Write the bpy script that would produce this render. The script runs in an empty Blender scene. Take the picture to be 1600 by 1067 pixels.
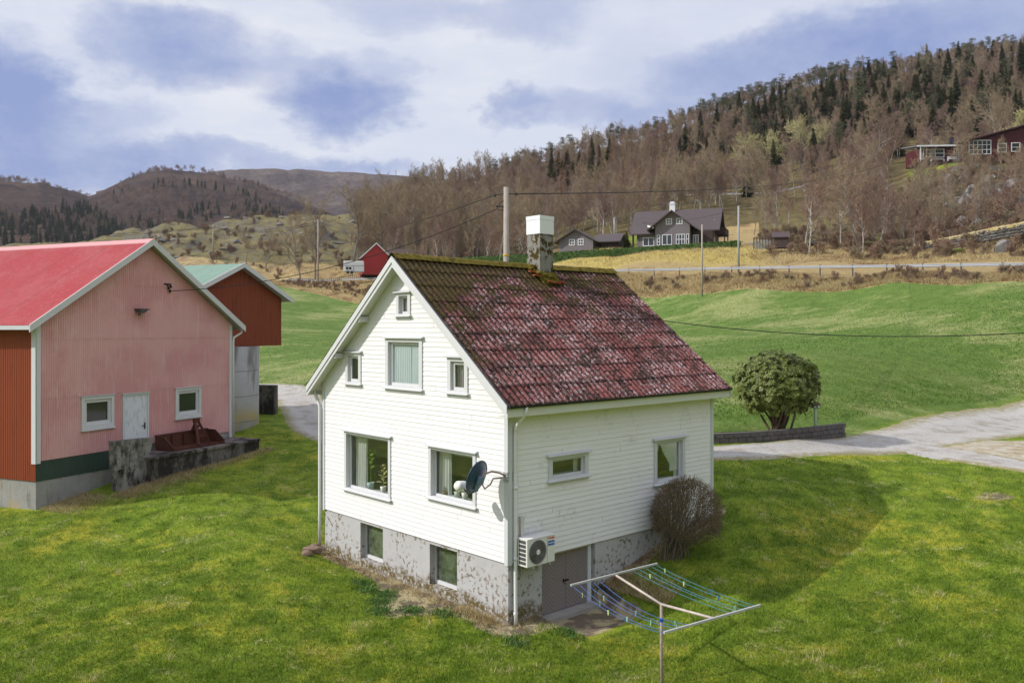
import bpy, math, random
import numpy as np
from mathutils import Vector, Matrix
R=math.radians
random.seed(7); rng=np.random.default_rng(11)
S=bpy.context.scene
COL=S.collection
F=1323.4; HZ=515.6; CZ=7.62
# ------------------------------------------------------------------ helpers
def link(o): COL.objects.link(o); return o
def empty(name,loc=(0,0,0),rz=0.0,label=None,cat=None,group=None):
    o=bpy.data.objects.new(name,None); link(o); o.location=loc; o.rotation_euler=(0,0,rz); o.empty_display_size=.2
    return tag(o,label,cat,group)
def tag(o,label=None,cat=None,group=None,kind=None):
    if label: o['label']=label
    if cat: o['category']=cat
    if group: o['group']=group
    if kind: o['kind']=kind
    return o
class MB:
    def __init__(s): s.v=[]; s.f=[]; s.uv=[]
    def quad(s,a,b,c,d,uv=None):
        n=len(s.v); s.v+=[a,b,c,d]; s.f.append((n,n+1,n+2,n+3)); return s
    def poly(s,pts):
        n=len(s.v); s.v+=list(pts); s.f.append(tuple(range(n,n+len(pts)))); return s
    def box(s,x0,x1,y0,y1,z0,z1):
        n=len(s.v)
        s.v+=[(x0,y0,z0),(x1,y0,z0),(x1,y1,z0),(x0,y1,z0),(x0,y0,z1),(x1,y0,z1),(x1,y1,z1),(x0,y1,z1)]
        s.f+=[tuple(n+i for i in q) for q in ((0,3,2,1),(4,5,6,7),(0,1,5,4),(1,2,6,5),(2,3,7,6),(3,0,4,7))]; return s
    def hexa(s,p):   # 8 points bottom ring then top ring
        n=len(s.v); s.v+=list(p)
        s.f+=[tuple(n+i for i in q) for q in ((0,3,2,1),(4,5,6,7),(0,1,5,4),(1,2,6,5),(2,3,7,6),(3,0,4,7))]; return s
    def obar(s,a,b,w,h,up=(0,0,1)):   # oriented bar from a to b, w across, h along up
        a=Vector(a); b=Vector(b); d=(b-a).normalized(); u=Vector(up)
        r=d.cross(u); 
        if r.length<1e-5: r=d.cross(Vector((1,0,0)))
        r.normalize(); u=r.cross(d).normalized(); r*=w/2; u*=h/2
        return s.hexa([tuple(q) for q in (a-r-u,a+r-u,b+r-u,b-r-u,a-r+u,a+r+u,b+r+u,b-r+u)])
    def tube(s,pts,rad,n=6,caps=True):
        pts=[Vector(p) for p in pts]; k=len(pts)
        rads=rad if isinstance(rad,(list,tuple)) else [rad]*k
        base=len(s.v); prev=None
        for i,p in enumerate(pts):
            d=(pts[min(i+1,k-1)]-pts[max(i-1,0)]).normalized()
            if prev is None:
                r=d.cross(Vector((0,0,1)))
                if r.length<1e-3: r=d.cross(Vector((1,0,0)))
            else: r=prev-d*prev.dot(d)
            r.normalize(); prev=r; q=d.cross(r)
            for j in range(n):
                t=2*math.pi*j/n; s.v.append(tuple(p+(r*math.cos(t)+q*math.sin(t))*rads[i]))
        for i in range(k-1):
            for j in range(n):
                a=base+i*n+j; b=base+i*n+(j+1)%n
                s.f.append((a,b,b+n,a+n))
        if caps:
            s.f.append(tuple(base+j for j in reversed(range(n)))); s.f.append(tuple(base+(k-1)*n+j for j in range(n)))
        return s
    def lathe(s,prof,cx=0,cy=0,n=24,cap=True):
        base=len(s.v); k=len(prof)
        for r,z in prof:
            for j in range(n):
                t=2*math.pi*j/n; s.v.append((cx+r*math.cos(t),cy+r*math.sin(t),z))
        for i in range(k-1):
            for j in range(n):
                a=base+i*n+j; b=base+i*n+(j+1)%n; s.f.append((a,b,b+n,a+n))
        if cap:
            s.f.append(tuple(base+j for j in reversed(range(n)))); s.f.append(tuple(base+(k-1)*n+j for j in range(n)))
        return s
    def ico(s,c,r,seed=0,sub=2,sq=(1,1,1),amp=.2):
        V,Fc=ICO[sub]; n=len(s.v); rr=random.Random(seed); off=rr.random()*50
        for v in V:
            k=1+amp*(math.sin(v[0]*3+off)+math.sin(v[1]*4.1+off*1.7)+math.sin(v[2]*3.7+off*.6)+.6*math.sin(v[0]*9+v[1]*7+off))/3
            s.v.append((c[0]+v[0]*r*sq[0]*k,c[1]+v[1]*r*sq[1]*k,c[2]+v[2]*r*sq[2]*k))
        s.f+=[tuple(n+i for i in f) for f in Fc]; return s
    def xf(s,M,start=0):
        for i in range(start,len(s.v)): s.v[i]=tuple(M@Vector(s.v[i]))
        return s
    def build(s,name,mat,parent=None,smooth=False,loc=None):
        me=bpy.data.meshes.new(name); me.from_pydata(s.v,[],s.f); me.update()
        if mat: me.materials.append(mat)
        if smooth: me.polygons.foreach_set('use_smooth',[True]*len(me.polygons))
        o=bpy.data.objects.new(name,me); link(o)
        if parent: o.parent=parent
        if loc: o.location=loc
        return o
def _ico(sub):
    import bmesh
    bm=bmesh.new(); bmesh.ops.create_icosphere(bm,subdivisions=sub,radius=1)
    V=[tuple(v.co) for v in bm.verts]; Fc=[tuple(v.index for v in f.verts) for f in bm.faces]; bm.free(); return V,Fc
ICO={k:_ico(k) for k in (1,2,3)}
def npmesh(name,V,Fq,mat,parent=None,smooth=False,attrs=None,nside=None):
    """mesh from numpy arrays: V (n,3), Fq (m,k)"""
    V=np.ascontiguousarray(V,np.float32); Fq=np.ascontiguousarray(Fq,np.int32); k=Fq.shape[1]
    me=bpy.data.meshes.new(name); me.vertices.add(len(V)); me.vertices.foreach_set('co',V.ravel())
    me.loops.add(Fq.size); me.loops.foreach_set('vertex_index',Fq.ravel())
    me.polygons.add(len(Fq)); me.polygons.foreach_set('loop_start',np.arange(0,Fq.size,k,dtype=np.int32))
    try: me.polygons.foreach_set('loop_total',np.full(len(Fq),k,np.int32))
    except Exception: pass
    me.polygons.foreach_set('use_smooth',np.full(len(Fq),bool(smooth)))
    if mat: me.materials.append(mat)
    for nm,arr in (attrs or {}).items():
        if arr.ndim==1:
            a=me.attributes.new(nm,'FLOAT','POINT'); a.data.foreach_set('value',np.ascontiguousarray(arr,np.float32))
        else:
            a=me.attributes.new(nm,'FLOAT_COLOR','POINT'); a.data.foreach_set('color',np.ascontiguousarray(arr,np.float32).ravel())
    me.update(calc_edges=True); me.validate()
    o=bpy.data.objects.new(name,me); link(o)
    if parent: o.parent=parent
    return o
# ------------------------------------------------------------------ noise
def _h(ix,iy,seed):
    h=(ix.astype(np.int64)*374761393+iy.astype(np.int64)*668265263+seed*974711)&0x7fffffff
    h=((h^(h>>13))*1274126177)&0x7fffffff
    return ((h^(h>>16))&0xffff)/65535.0
def vnoise(x,y,seed=0):
    ix=np.floor(x);iy=np.floor(y);fx=x-ix;fy=y-iy;fx=fx*fx*(3-2*fx);fy=fy*fy*(3-2*fy)
    return (_h(ix,iy,seed)*(1-fx)+_h(ix+1,iy,seed)*fx)*(1-fy)+(_h(ix,iy+1,seed)*(1-fx)+_h(ix+1,iy+1,seed)*fx)*fy
def fbm(x,y,sc,oct=4,seed=0,gain=.5):
    x=np.asarray(x,float)/sc;y=np.asarray(y,float)/sc;a=1.;t=0.;r=0.
    for o in range(oct):
        r=r+a*(vnoise(x,y,seed+o*17)-.5);t+=a*.5;a*=gain;x=x*2.03+7.1;y=y*2.03-3.7
    return r/t   # about -1..1
# ------------------------------------------------------------------ terrain
UR=[-500,300,430,520,650,800,950,1200,1400,1600,2100]
ROADY=[215,205,200,190,170,148,123,106,94,84,66]
ROADP=[440,438,440,441,436,432,428,424,422,420,415]
UF=[-500,300,430,497,558,800,1010,1100,1600,2100]
FLDY=[185,180,178,168,158,132,110,103,79,62]
FLDP=[440,440,446,460,474,475,466,459,441,430]
def zof(py,Y): return CZ+(HZ-py)/F*Y
CP=[]
def c(u,Y,z): CP.append((u,Y,z))
def cp(u,Y,py): CP.append((u,Y,zof(py,Y)))
for u,z in ((-500,-.4),(0,-.4),(400,-.3),(800,-.15),(1200,.0),(1600,.25),(2100,.6)):
    c(u,8,z-.05); c(u,13,z); c(u,17,z)
for a in ((0,22,-.2),(300,22,-.1),(794,21.8,0),(650,21.5,-.05),(1000,22.0,-.02),(1250,23,.45),(1600,22,.66),(2100,22,1.1),
 (505,28.64,.21),(640,25.5,.1),(860,22.7,.1),(930,23.9,.2),(975,24.7,.52),(995,25.3,.72),(1035,26,1.02),(1113,28,1.45),(1050,24.6,.78),(1120,28,1.55),(1150,25,.95),(1170,21.5,.3),
 (1115,33,2.47),(1115,36.5,2.62),(1215,36.4,2.62),(1314,26.7,1.0),(1440,38.2,2.3),(1600,30.4,1.9),(1600,39.6,2.4),(1600,55,2.95),(1300,35.3,2.45),(1300,40.4,2.5),
 (1600,25.5,1.15),(1400,26,1.05),(2100,35,2.4),(2100,50,3.2),(1215,45,3.4),(1100,42,3.1),
 (1300,60,5.6),(1600,63,6.0),(1000,52,4.3),(1300,48,3.7),(1300,82,8.6),(800,60,4.2),(800,42,2.9),(600,75,5.1),(480,85,4.9),(430,75,3.3),(430,66,3.1),(505,48,1.95),
 (505,40,1.55),(450,36,1.0),(300,33,.98),(200,30.5,.36),(100,31,.48),(55,33,.6),(0,33.2,.5),(250,28,.3),(250,22.6,0.),(0,26,.06),(450,28.2,.45),(388,41.5,1.55),(400,48,2.3),(300,40,1.5),(200,36,1.1),
 (-500,35,.5),(-500,60,2),(-200,50,1.5),(100,60,2.5),(0,110,6),(300,110,8),(-500,110,6)): c(*a)
for u in (-500,430,497,558,700,900,1010,1100,1225,1350,1475,1600,2100): cp(u,float(np.interp(u,UF,FLDY)),float(np.interp(u,UF,FLDP)))
for u in (-500,300,430,520,650,800,950,1100,1200,1400,1600,2100): cp(u,float(np.interp(u,UR,ROADY)),float(np.interp(u,UR,ROADP))); cp(u,float(np.interp(u,UR,ROADY))*1.045,float(np.interp(u,UR,ROADP))-1.5)
for u,L in {2100:[(75,395),(100,345),(140,300),(185,235),(260,180),(400,20),(520,-10)],
 1600:[(95,402),(112,372),(125,350),(150,295),(172,262),(200,256),(225,252),(290,190),(420,88)],
 1500:[(100,403),(118,378),(135,355),(165,290),(190,257),(205,253),(230,250),(290,195),(420,102)],
 1400:[(110,402),(130,378),(165,335),(205,272),(225,255),(290,205),(420,118)],
 1300:[(112,400),(130,385),(165,350),(210,295),(260,255),(330,200),(425,128)],
 1200:[(118,402),(138,383),(160,372),(195,335),(235,303),(300,258),(420,155)],
 1100:[(124,398),(135,388),(145,385),(170,362),(205,330),(250,305),(310,270),(420,188)],
 1000:[(136,397),(146,388),(152,385),(180,366),(215,342),(260,314),(330,275),(420,222)],
 900:[(144,403),(152,391),(170,384),(210,368),(260,335),(330,295),(420,240)],
 800:[(165,418),(190,405),(220,390),(270,355),(340,312),(420,268)],
 700:[(178,424),(200,412),(240,396),(290,370),(360,325),(430,286)],
 620:[(190,426),(215,410),(250,398),(310,365),(400,322),(450,300)],
 540:[(200,428),(215,418),(235,402),(265,372),(300,345),(330,338),(420,352)],
 460:[(208,424),(225,410),(245,385),(275,350),(300,333),(340,350)],
 380:[(212,424),(235,403),(258,378),(285,354),(310,346),(350,362)],
 300:[(215,424),(240,400),(265,378),(290,360),(315,354),(355,372)],
 200:[(225,420),(260,395),(300,372),(330,365),(380,380)],
 100:[(240,415),(300,392),(400,386)],-100:[(240,420),(300,400),(400,392)],-500:[(240,420),(300,400),(400,392)]}.items():
    for Y,p in L: cp(u,Y,p)
for u,z in ((-500,25),(0,28),(250,30),(420,34),(560,40),(700,60),(900,70),(1200,90),(1600,100),(2100,100)):
    c(u,650,z); c(u,1500,z*.9); c(u,5000,z*.8)
CP=np.array(CP); 
def _wp(u,Y): return np.stack([u/330.,np.log(Y)*2.2],-1)
def _k(r2): return .5*r2*np.log(r2+1e-12)
_P=_wp(CP[:,0],CP[:,1]); _n=len(_P)
_A=np.zeros((_n+3,_n+3)); _A[:_n,:_n]=_k(((_P[:,None]-_P[None])**2).sum(-1))+np.eye(_n)*2e-4
_A[:_n,_n]=1;_A[:_n,_n+1:]=_P;_A[_n,:_n]=1;_A[_n+1:,:_n]=_P.T
_W=np.linalg.solve(_A,np.concatenate([CP[:,2]/CP[:,1],[0,0,0]]))
def tps(u,Y):
    sh=np.shape(u); q=_wp(np.ravel(u).astype(float),np.ravel(Y).astype(float)); out=np.empty(len(q))
    for i in range(0,len(q),20000):
        b=q[i:i+20000]; out[i:i+20000]=_k(((b[:,None]-_P[None])**2).sum(-1))@_W[:_n]+_W[_n]+b@_W[_n+1:]
    return out.reshape(sh)
def sstep(a,b,x): t=np.clip((x-a)/(b-a),0,1); return t*t*(3-2*t)
HX,HY,HT=-.1,21.8,R(42.51); HW,HL=9.28,9.105
hr=(math.cos(HT),math.sin(HT)); hg=(-math.sin(HT),math.cos(HT))
def hloc(x,y):  # world to house-local
    dx=x-HX;dy=y-HY; return dx*hr[0]+dy*hr[1], dx*hg[0]+dy*hg[1]
def uY(x,y):
    th=np.clip(np.arctan2(x,y),-.78,.78); Yp=np.hypot(x,y)*np.cos(th)
    return np.clip(800+F*np.tan(th),-500,2100), np.clip(Yp,8,5000)
def H(x,y,fine=True):
    x=np.asarray(x,float);y=np.asarray(y,float)
    u,Y=uY(x,y); z=tps(u,Y)*Y
    if fine:
        ry=np.interp(u,UR,ROADY); fy=np.interp(u,UF,FLDY)
        lawn=1-sstep(40,60,Y)
        z=z+lawn*(fbm(x,y,2.2,3,5)*.05+fbm(x,y,6,2,8)*.06*sstep(0,3,np.hypot(x-2,y-26)-6))
        z=z+(1-lawn)*(1-sstep(fy-3,fy+2,Y))*fbm(x,y,7,3,6)*.12
        bank=sstep(fy-1,fy+3,Y)*(1-sstep(ry-4,ry-1,Y))+sstep(ry+7,ry+11,Y)*(1-sstep(ry+30,ry+45,Y))
        z=z+bank*fbm(x,y,3.0,4,9)*.35
        hill=sstep(ry+12,ry+40,Y)
        z=z+hill*fbm(x,y,14,5,10)*1.1
        kn=sstep(215,250,Y)*(1-sstep(330,420,Y))*(1-sstep(560,640,u))
        z=z+kn*(np.abs(fbm(x,y,26,5,21))*5.5-1.5+fbm(x,y,8,4,23)*1.6)
        cl=sstep(118,135,Y)*(1-sstep(178,192,Y))*sstep(1440,1510,u)
        z=z+cl*(np.abs(fbm(x,y,11,5,31))*4.0-1.0)
    # flat sunk place in front of the cellar door
    s,o=hloc(x,y); o=-o
    pit=sstep(.95,1.35,s)*(1-sstep(3.3,3.55,s))*(1-sstep(1.1,2.2,o))*sstep(-3,-2.5,o)
    z=z*(1-pit)+(-.2)*pit
    return z
def h1(x,y): return float(H(np.array([x]),np.array([y]))[0])
def at(u,Y): return ((u-800)/F*Y, Y)
def gp(u,Y,dz=0):
    x,y=at(u,Y); return (x,y,h1(x,y)+dz)
# ------------------------------------------------------------------ node helper
class NT:
    def __init__(s,name,world=False):
        if world:
            s.idb=bpy.data.worlds.new(name); s.idb.use_nodes=True
        else:
            s.idb=bpy.data.materials.new(name); s.idb.use_nodes=True
        s.t=s.idb.node_tree; s.t.nodes.clear(); s.cache={}
    def n(s,ty,**kw):
        x=s.t.nodes.new(ty)
        for k,v in kw.items(): setattr(x,k,v)
        return x
    def set(s,sock,v):
        if isinstance(v,bpy.types.NodeSocket): s.t.links.new(v,sock)
        elif v is not None:
            if sock.type=='RGBA' and not isinstance(v,(int,float)): v=tuple(v)+((1,) if len(v)==3 else ())
            sock.default_value=v
    def coord(s,k='Object'):
        if k not in s.cache:
            if k=='Position': s.cache[k]=s.n('ShaderNodeNewGeometry').outputs['Position']
            elif k=='Random': s.cache[k]=s.n('ShaderNodeObjectInfo').outputs['Random']
            elif k=='UV': s.cache[k]=s.n('ShaderNodeUVMap').outputs[0]
            else: s.cache[k]=s.n('ShaderNodeTexCoord').outputs[k]
        return s.cache[k]
    def attr(s,name,ch='Color'):
        x=s.n('ShaderNodeAttribute',attribute_name=name); return x.outputs[ch]
    def sep(s,v):
        x=s.n('ShaderNodeSeparateXYZ'); s.set(x.inputs[0],v); return x.outputs
    def comb(s,a,b,cc):
        x=s.n('ShaderNodeCombineXYZ')
        for i,v in enumerate((a,b,cc)): s.set(x.inputs[i],v)
        return x.outputs[0]
    def scl(s,v,sc):
        x=s.n('ShaderNodeVectorMath',operation='MULTIPLY'); s.set(x.inputs[0],v); x.inputs[1].default_value=sc; return x.outputs[0]
    def noise(s,scale,detail=4,rough=.55,vec=None,dist=0,out='Fac'):
        x=s.n('ShaderNodeTexNoise'); s.set(x.inputs['Vector'],vec if vec is not None else s.coord()); x.inputs['Scale'].default_value=scale
        x.inputs['Detail'].default_value=detail; x.inputs['Roughness'].default_value=rough; x.inputs['Distortion'].default_value=dist
        return x.outputs[out]
    def vor(s,scale,vec=None,out='Distance',feature='F1'):
        x=s.n('ShaderNodeTexVoronoi',feature=feature); s.set(x.inputs['Vector'],vec if vec is not None else s.coord()); x.inputs['Scale'].default_value=scale
        return x.outputs[out]
    def m(s,op,a,b=None,cc=None):
        x=s.n('ShaderNodeMath',operation=op); s.set(x.inputs[0],a)
        if b is not None: s.set(x.inputs[1],b)
        if cc is not None: s.set(x.inputs[2],cc)
        return x.outputs[0]
    def mr(s,v,a,b,cc=0.,d=1.,smooth=True):
        x=s.n('ShaderNodeMapRange'); x.interpolation_type='SMOOTHSTEP' if smooth else 'LINEAR'
        s.set(x.inputs[0],v); x.inputs[1].default_value=a;x.inputs[2].default_value=b;x.inputs[3].default_value=cc;x.inputs[4].default_value=d
        return x.outputs[0]
    def mix(s,f,a,b,mode='MIX'):
        x=s.n('ShaderNodeMix',data_type='RGBA',blend_type=mode); x.clamp_factor=True
        s.set(x.inputs[0],f); s.set(x.inputs[6],a); s.set(x.inputs[7],b); return x.outputs[2]
    def ramp(s,f,stops):
        x=s.n('ShaderNodeValToRGB'); s.set(x.inputs[0],f); e=x.color_ramp.elements
        while len(e)<len(stops): e.new(.5)
        for i,(p,col) in enumerate(stops): e[i].position=p; e[i].color=tuple(col)+((1,) if len(col)==3 else ())
        return x.outputs[0]
    def bump(s,h,strength=.5,dist=.02,normal=None):
        x=s.n('ShaderNodeBump'); s.set(x.inputs['Height'],h); x.inputs['Strength'].default_value=strength; x.inputs['Distance'].default_value=dist
        if normal is not None: s.set(x.inputs['Normal'],normal)
        return x.outputs[0]
    def out(s,col,rough=.7,normal=None,spec=.3,metal=0.,trans=None):
        b=s.n('ShaderNodeBsdfPrincipled'); s.set(b.inputs['Base Color'],col); s.set(b.inputs['Roughness'],rough); s.set(b.inputs['Specular IOR Level'],spec)
        s.set(b.inputs['Metallic'],metal)
        if normal is not None: s.set(b.inputs['Normal'],normal)
        o=s.n('ShaderNodeOutputMaterial'); sh=b.outputs[0]
        if trans is not None:
            t=s.n('ShaderNodeBsdfTranslucent'); s.set(t.inputs[0],col); mx=s.n('ShaderNodeMixShader'); mx.inputs[0].default_value=trans
            s.t.links.new(sh,mx.inputs[1]); s.t.links.new(t.outputs[0],mx.inputs[2]); sh=mx.outputs[0]
        s.t.links.new(sh,o.inputs[0]); return s.idb
def plain(name,col,rough=.6,var=.12,scale=6,metal=0.,spec=.3,bump=0.,coord='Object',rnd=0.):
    n=NT(name); f=n.noise(scale,5,.6,n.coord(coord))
    cc=n.mix(f,[x*(1-var) for x in col],[min(1,x*(1+var)) for x in col])
    if rnd:
        cc=n.mix(n.coord('Random'),n.mix(1.,cc,(1-rnd,1-rnd,1-rnd),'MULTIPLY'),cc)
    nr=n.bump(n.noise(scale*6,4,.6,n.coord(coord)),.4,bump) if bump else None
    return n.out(cc,rough,nr,spec,metal)
# ------------------------------------------------------------------ camera, sun, sky
cam=bpy.data.cameras.new('camera'); co=bpy.data.objects.new('camera',cam); link(co)
co.location=(0,0,CZ); co.rotation_euler=(R(90),0,0); cam.lens=F/1600*36; cam.sensor_width=36; cam.shift_y=-(533.5-HZ)/1600; cam.clip_start=.1; cam.clip_end=20000
S.camera=co
S.render.resolution_x=1024; S.render.resolution_y=682
S.view_settings.view_transform='Standard'; S.view_settings.look='None'; S.view_settings.exposure=0; S.view_settings.gamma=1
EL=R(36.5); SD=Vector((-math.cos(EL)*.985,-math.cos(EL)*.172,math.sin(EL))).normalized()
sl=bpy.data.lights.new('sun','SUN'); sl.energy=4.0; sl.angle=R(.55); sl.color=(1,.96,.91)
so=bpy.data.objects.new('sun',sl); link(so); so.rotation_euler=SD.to_track_quat('Z','Y').to_euler(); so.location=(-60,0,80)
w=NT('World',True); S.world=w.idb
sky=w.n('ShaderNodeTexSky'); sky.sky_type='NISHITA'; sky.sun_disc=False; sky.sun_elevation=EL; sky.sun_rotation=math.atan2(SD.x,SD.y); sky.altitude=100
d=w.sep(w.coord('Generated')); dx,dy,dz=d[0],d[1],d[2]
az=w.m('ARCTAN2',dx,dy); el=w.m('ARCSINE',dz)
vec=w.comb(az,w.m('MULTIPLY',el,1.7),0.)
wn=w.n('ShaderNodeTexNoise'); w.set(wn.inputs['Vector'],vec); wn.inputs['Scale'].default_value=9; wn.inputs['Detail'].default_value=10; wn.inputs['Roughness'].default_value=.66
ws=w.sep(wn.outputs['Color'])
az2=w.m('ADD',az,w.m('MULTIPLY',w.m('SUBTRACT',ws[0],.5),.17)); el2=w.m('ADD',el,w.m('MULTIPLY',w.m('SUBTRACT',ws[1],.5),.085))
acc=None
for (px,py,rx,ry,st) in [(30,165,100,60,1.0),(5,140,90,70,.8),(150,175,90,32,.55),(255,75,105,50,.85),(330,70,90,38,.4),(470,125,80,45,.55),(540,165,95,42,.95),(575,110,65,35,.45),
    (150,258,160,40,.95),(90,275,150,35,.6),(400,245,190,20,.6),(560,262,140,16,.55),(620,15,120,30,.45),(830,20,120,40,.5),(800,172,45,30,.6),(900,172,110,30,.6),(1020,180,90,24,.45),
    (1240,105,170,52,.8),(1330,70,150,50,.6),(1120,150,120,60,.4),(1480,75,200,60,.55),(1560,25,160,45,.45),(1000,100,90,50,.2),(1850,90,260,80,.7),(-250,120,220,80,.7),(-600,200,300,60,.6),(2250,180,260,60,.6)]:
    a0=math.atan((px-800)/F); e0=math.atan((HZ-py)/F*math.cos(a0))
    q=w.m('ADD',w.m('POWER',w.m('MULTIPLY',w.m('SUBTRACT',az2,a0),F/rx),2.),w.m('POWER',w.m('MULTIPLY',w.m('SUBTRACT',el2,e0),F/ry),2.))
    b=w.m('MULTIPLY',w.mr(q,0.,1.9,1.,0.),st)
    acc=b if acc is None else w.m('SUBTRACT',w.m('ADD',acc,b),w.m('MULTIPLY',acc,b))
# clouds elsewhere in the sky (overhead and behind the viewer)
oth=w.m('MULTIPLY',w.mr(w.noise(2.3,6,.6,w.coord('Generated')),.5,.75),w.mr(el,.42,.6))
acc=w.m('MAXIMUM',acc,w.m('MULTIPLY',oth,.7))
wisp=w.mr(w.noise(5,7,.62,w.comb(az,w.m('MULTIPLY',el,3.2),3.)),.38,.72)
soft=w.mr(w.m('MULTIPLY',acc,w.m('ADD',.30,w.m('MULTIPLY',w.noise(8,10,.70,vec),1.3))),.04,1.02,0.,1.,False)
base=w.mix(wisp,(.78,.83,.96),(.92,.935,1.0))
base=w.mix(w.mr(az,-.1,.5,0,.5),base,(.63,.70,.90))
cl=w.mix(soft,base,(.27,.36,.68))
ov=w.mr(el,.42,.95,.95,1.35)
cl2=w.n('ShaderNodeVectorMath',operation='SCALE'); w.set(cl2.inputs[0],cl); w.set(cl2.inputs['Scale'],ov)
bg1=w.n('ShaderNodeBackground'); w.set(bg1.inputs[0],sky.outputs[0]); bg1.inputs[1].default_value=.08
bg2=w.n('ShaderNodeBackground'); w.set(bg2.inputs[0],cl2.outputs[0]); bg2.inputs[1].default_value=1.0
mx=w.n('ShaderNodeMixShader'); mx.inputs[0].default_value=.93
w.t.links.new(bg1.outputs[0],mx.inputs[1]); w.t.links.new(bg2.outputs[0],mx.inputs[2])
wo=w.n('ShaderNodeOutputWorld'); w.t.links.new(mx.outputs[0],wo.inputs[0])
S.cycles.max_bounces=6; S.cycles.diffuse_bounces=2; S.cycles.glossy_bounces=3; S.cycles.transparent_max_bounces=12; S.cycles.transmission_bounces=4
S.cycles.use_denoising=True
# ------------------------------------------------------------------ ground
def grass_nodes(n,P):
    """lawn colour from world position: greens, mossy yellow, pale dry tufts"""
    a=n.noise(.28,4,.6,P,.4); b=n.noise(1.1,5,.65,P,.3); f=n.noise(9,4,.7,P); g=n.noise(46,3,.7,P)
    green=n.mix(n.mr(b,.3,.7),(.094,.150,.013),(.222,.296,.028))
    green=n.mix(n.mr(g,.3,.75),n.mix(1.,green,(.62,.66,.6),'MULTIPLY'),n.mix(1.,green,(1.3,1.25,1.25),'MULTIPLY'))
    yel=n.mix(n.mr(g,.3,.7),(.29,.25,.022),(.49,.42,.05))
    col=n.mix(n.m('MULTIPLY',n.mr(n.m('ADD',n.m('ADD',n.m('MULTIPLY',a,.5),n.m('MULTIPLY',b,.35)),n.m('MULTIPLY',n.noise(4.2,5,.75,P,.5),.3)),.565,.74),.8),green,yel)
    st=n.mix(g,(.40,.34,.15),(.66,.57,.32))
    sm=n.m('MULTIPLY',n.mr(n.noise(.75,8,.78,P,1.0),.545,.66),n.mr(f,.42,.62))
    dk=n.mr(n.noise(1.3,7,.75,P,.5),.55,.66,0.,.42); col=n.mix(dk,col,n.mix(1.,col,(.55,.62,.6),'MULTIPLY'))
    col=n.mix(n.m('MULTIPLY',sm,.85),col,st)
    return col,g,f
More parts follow.
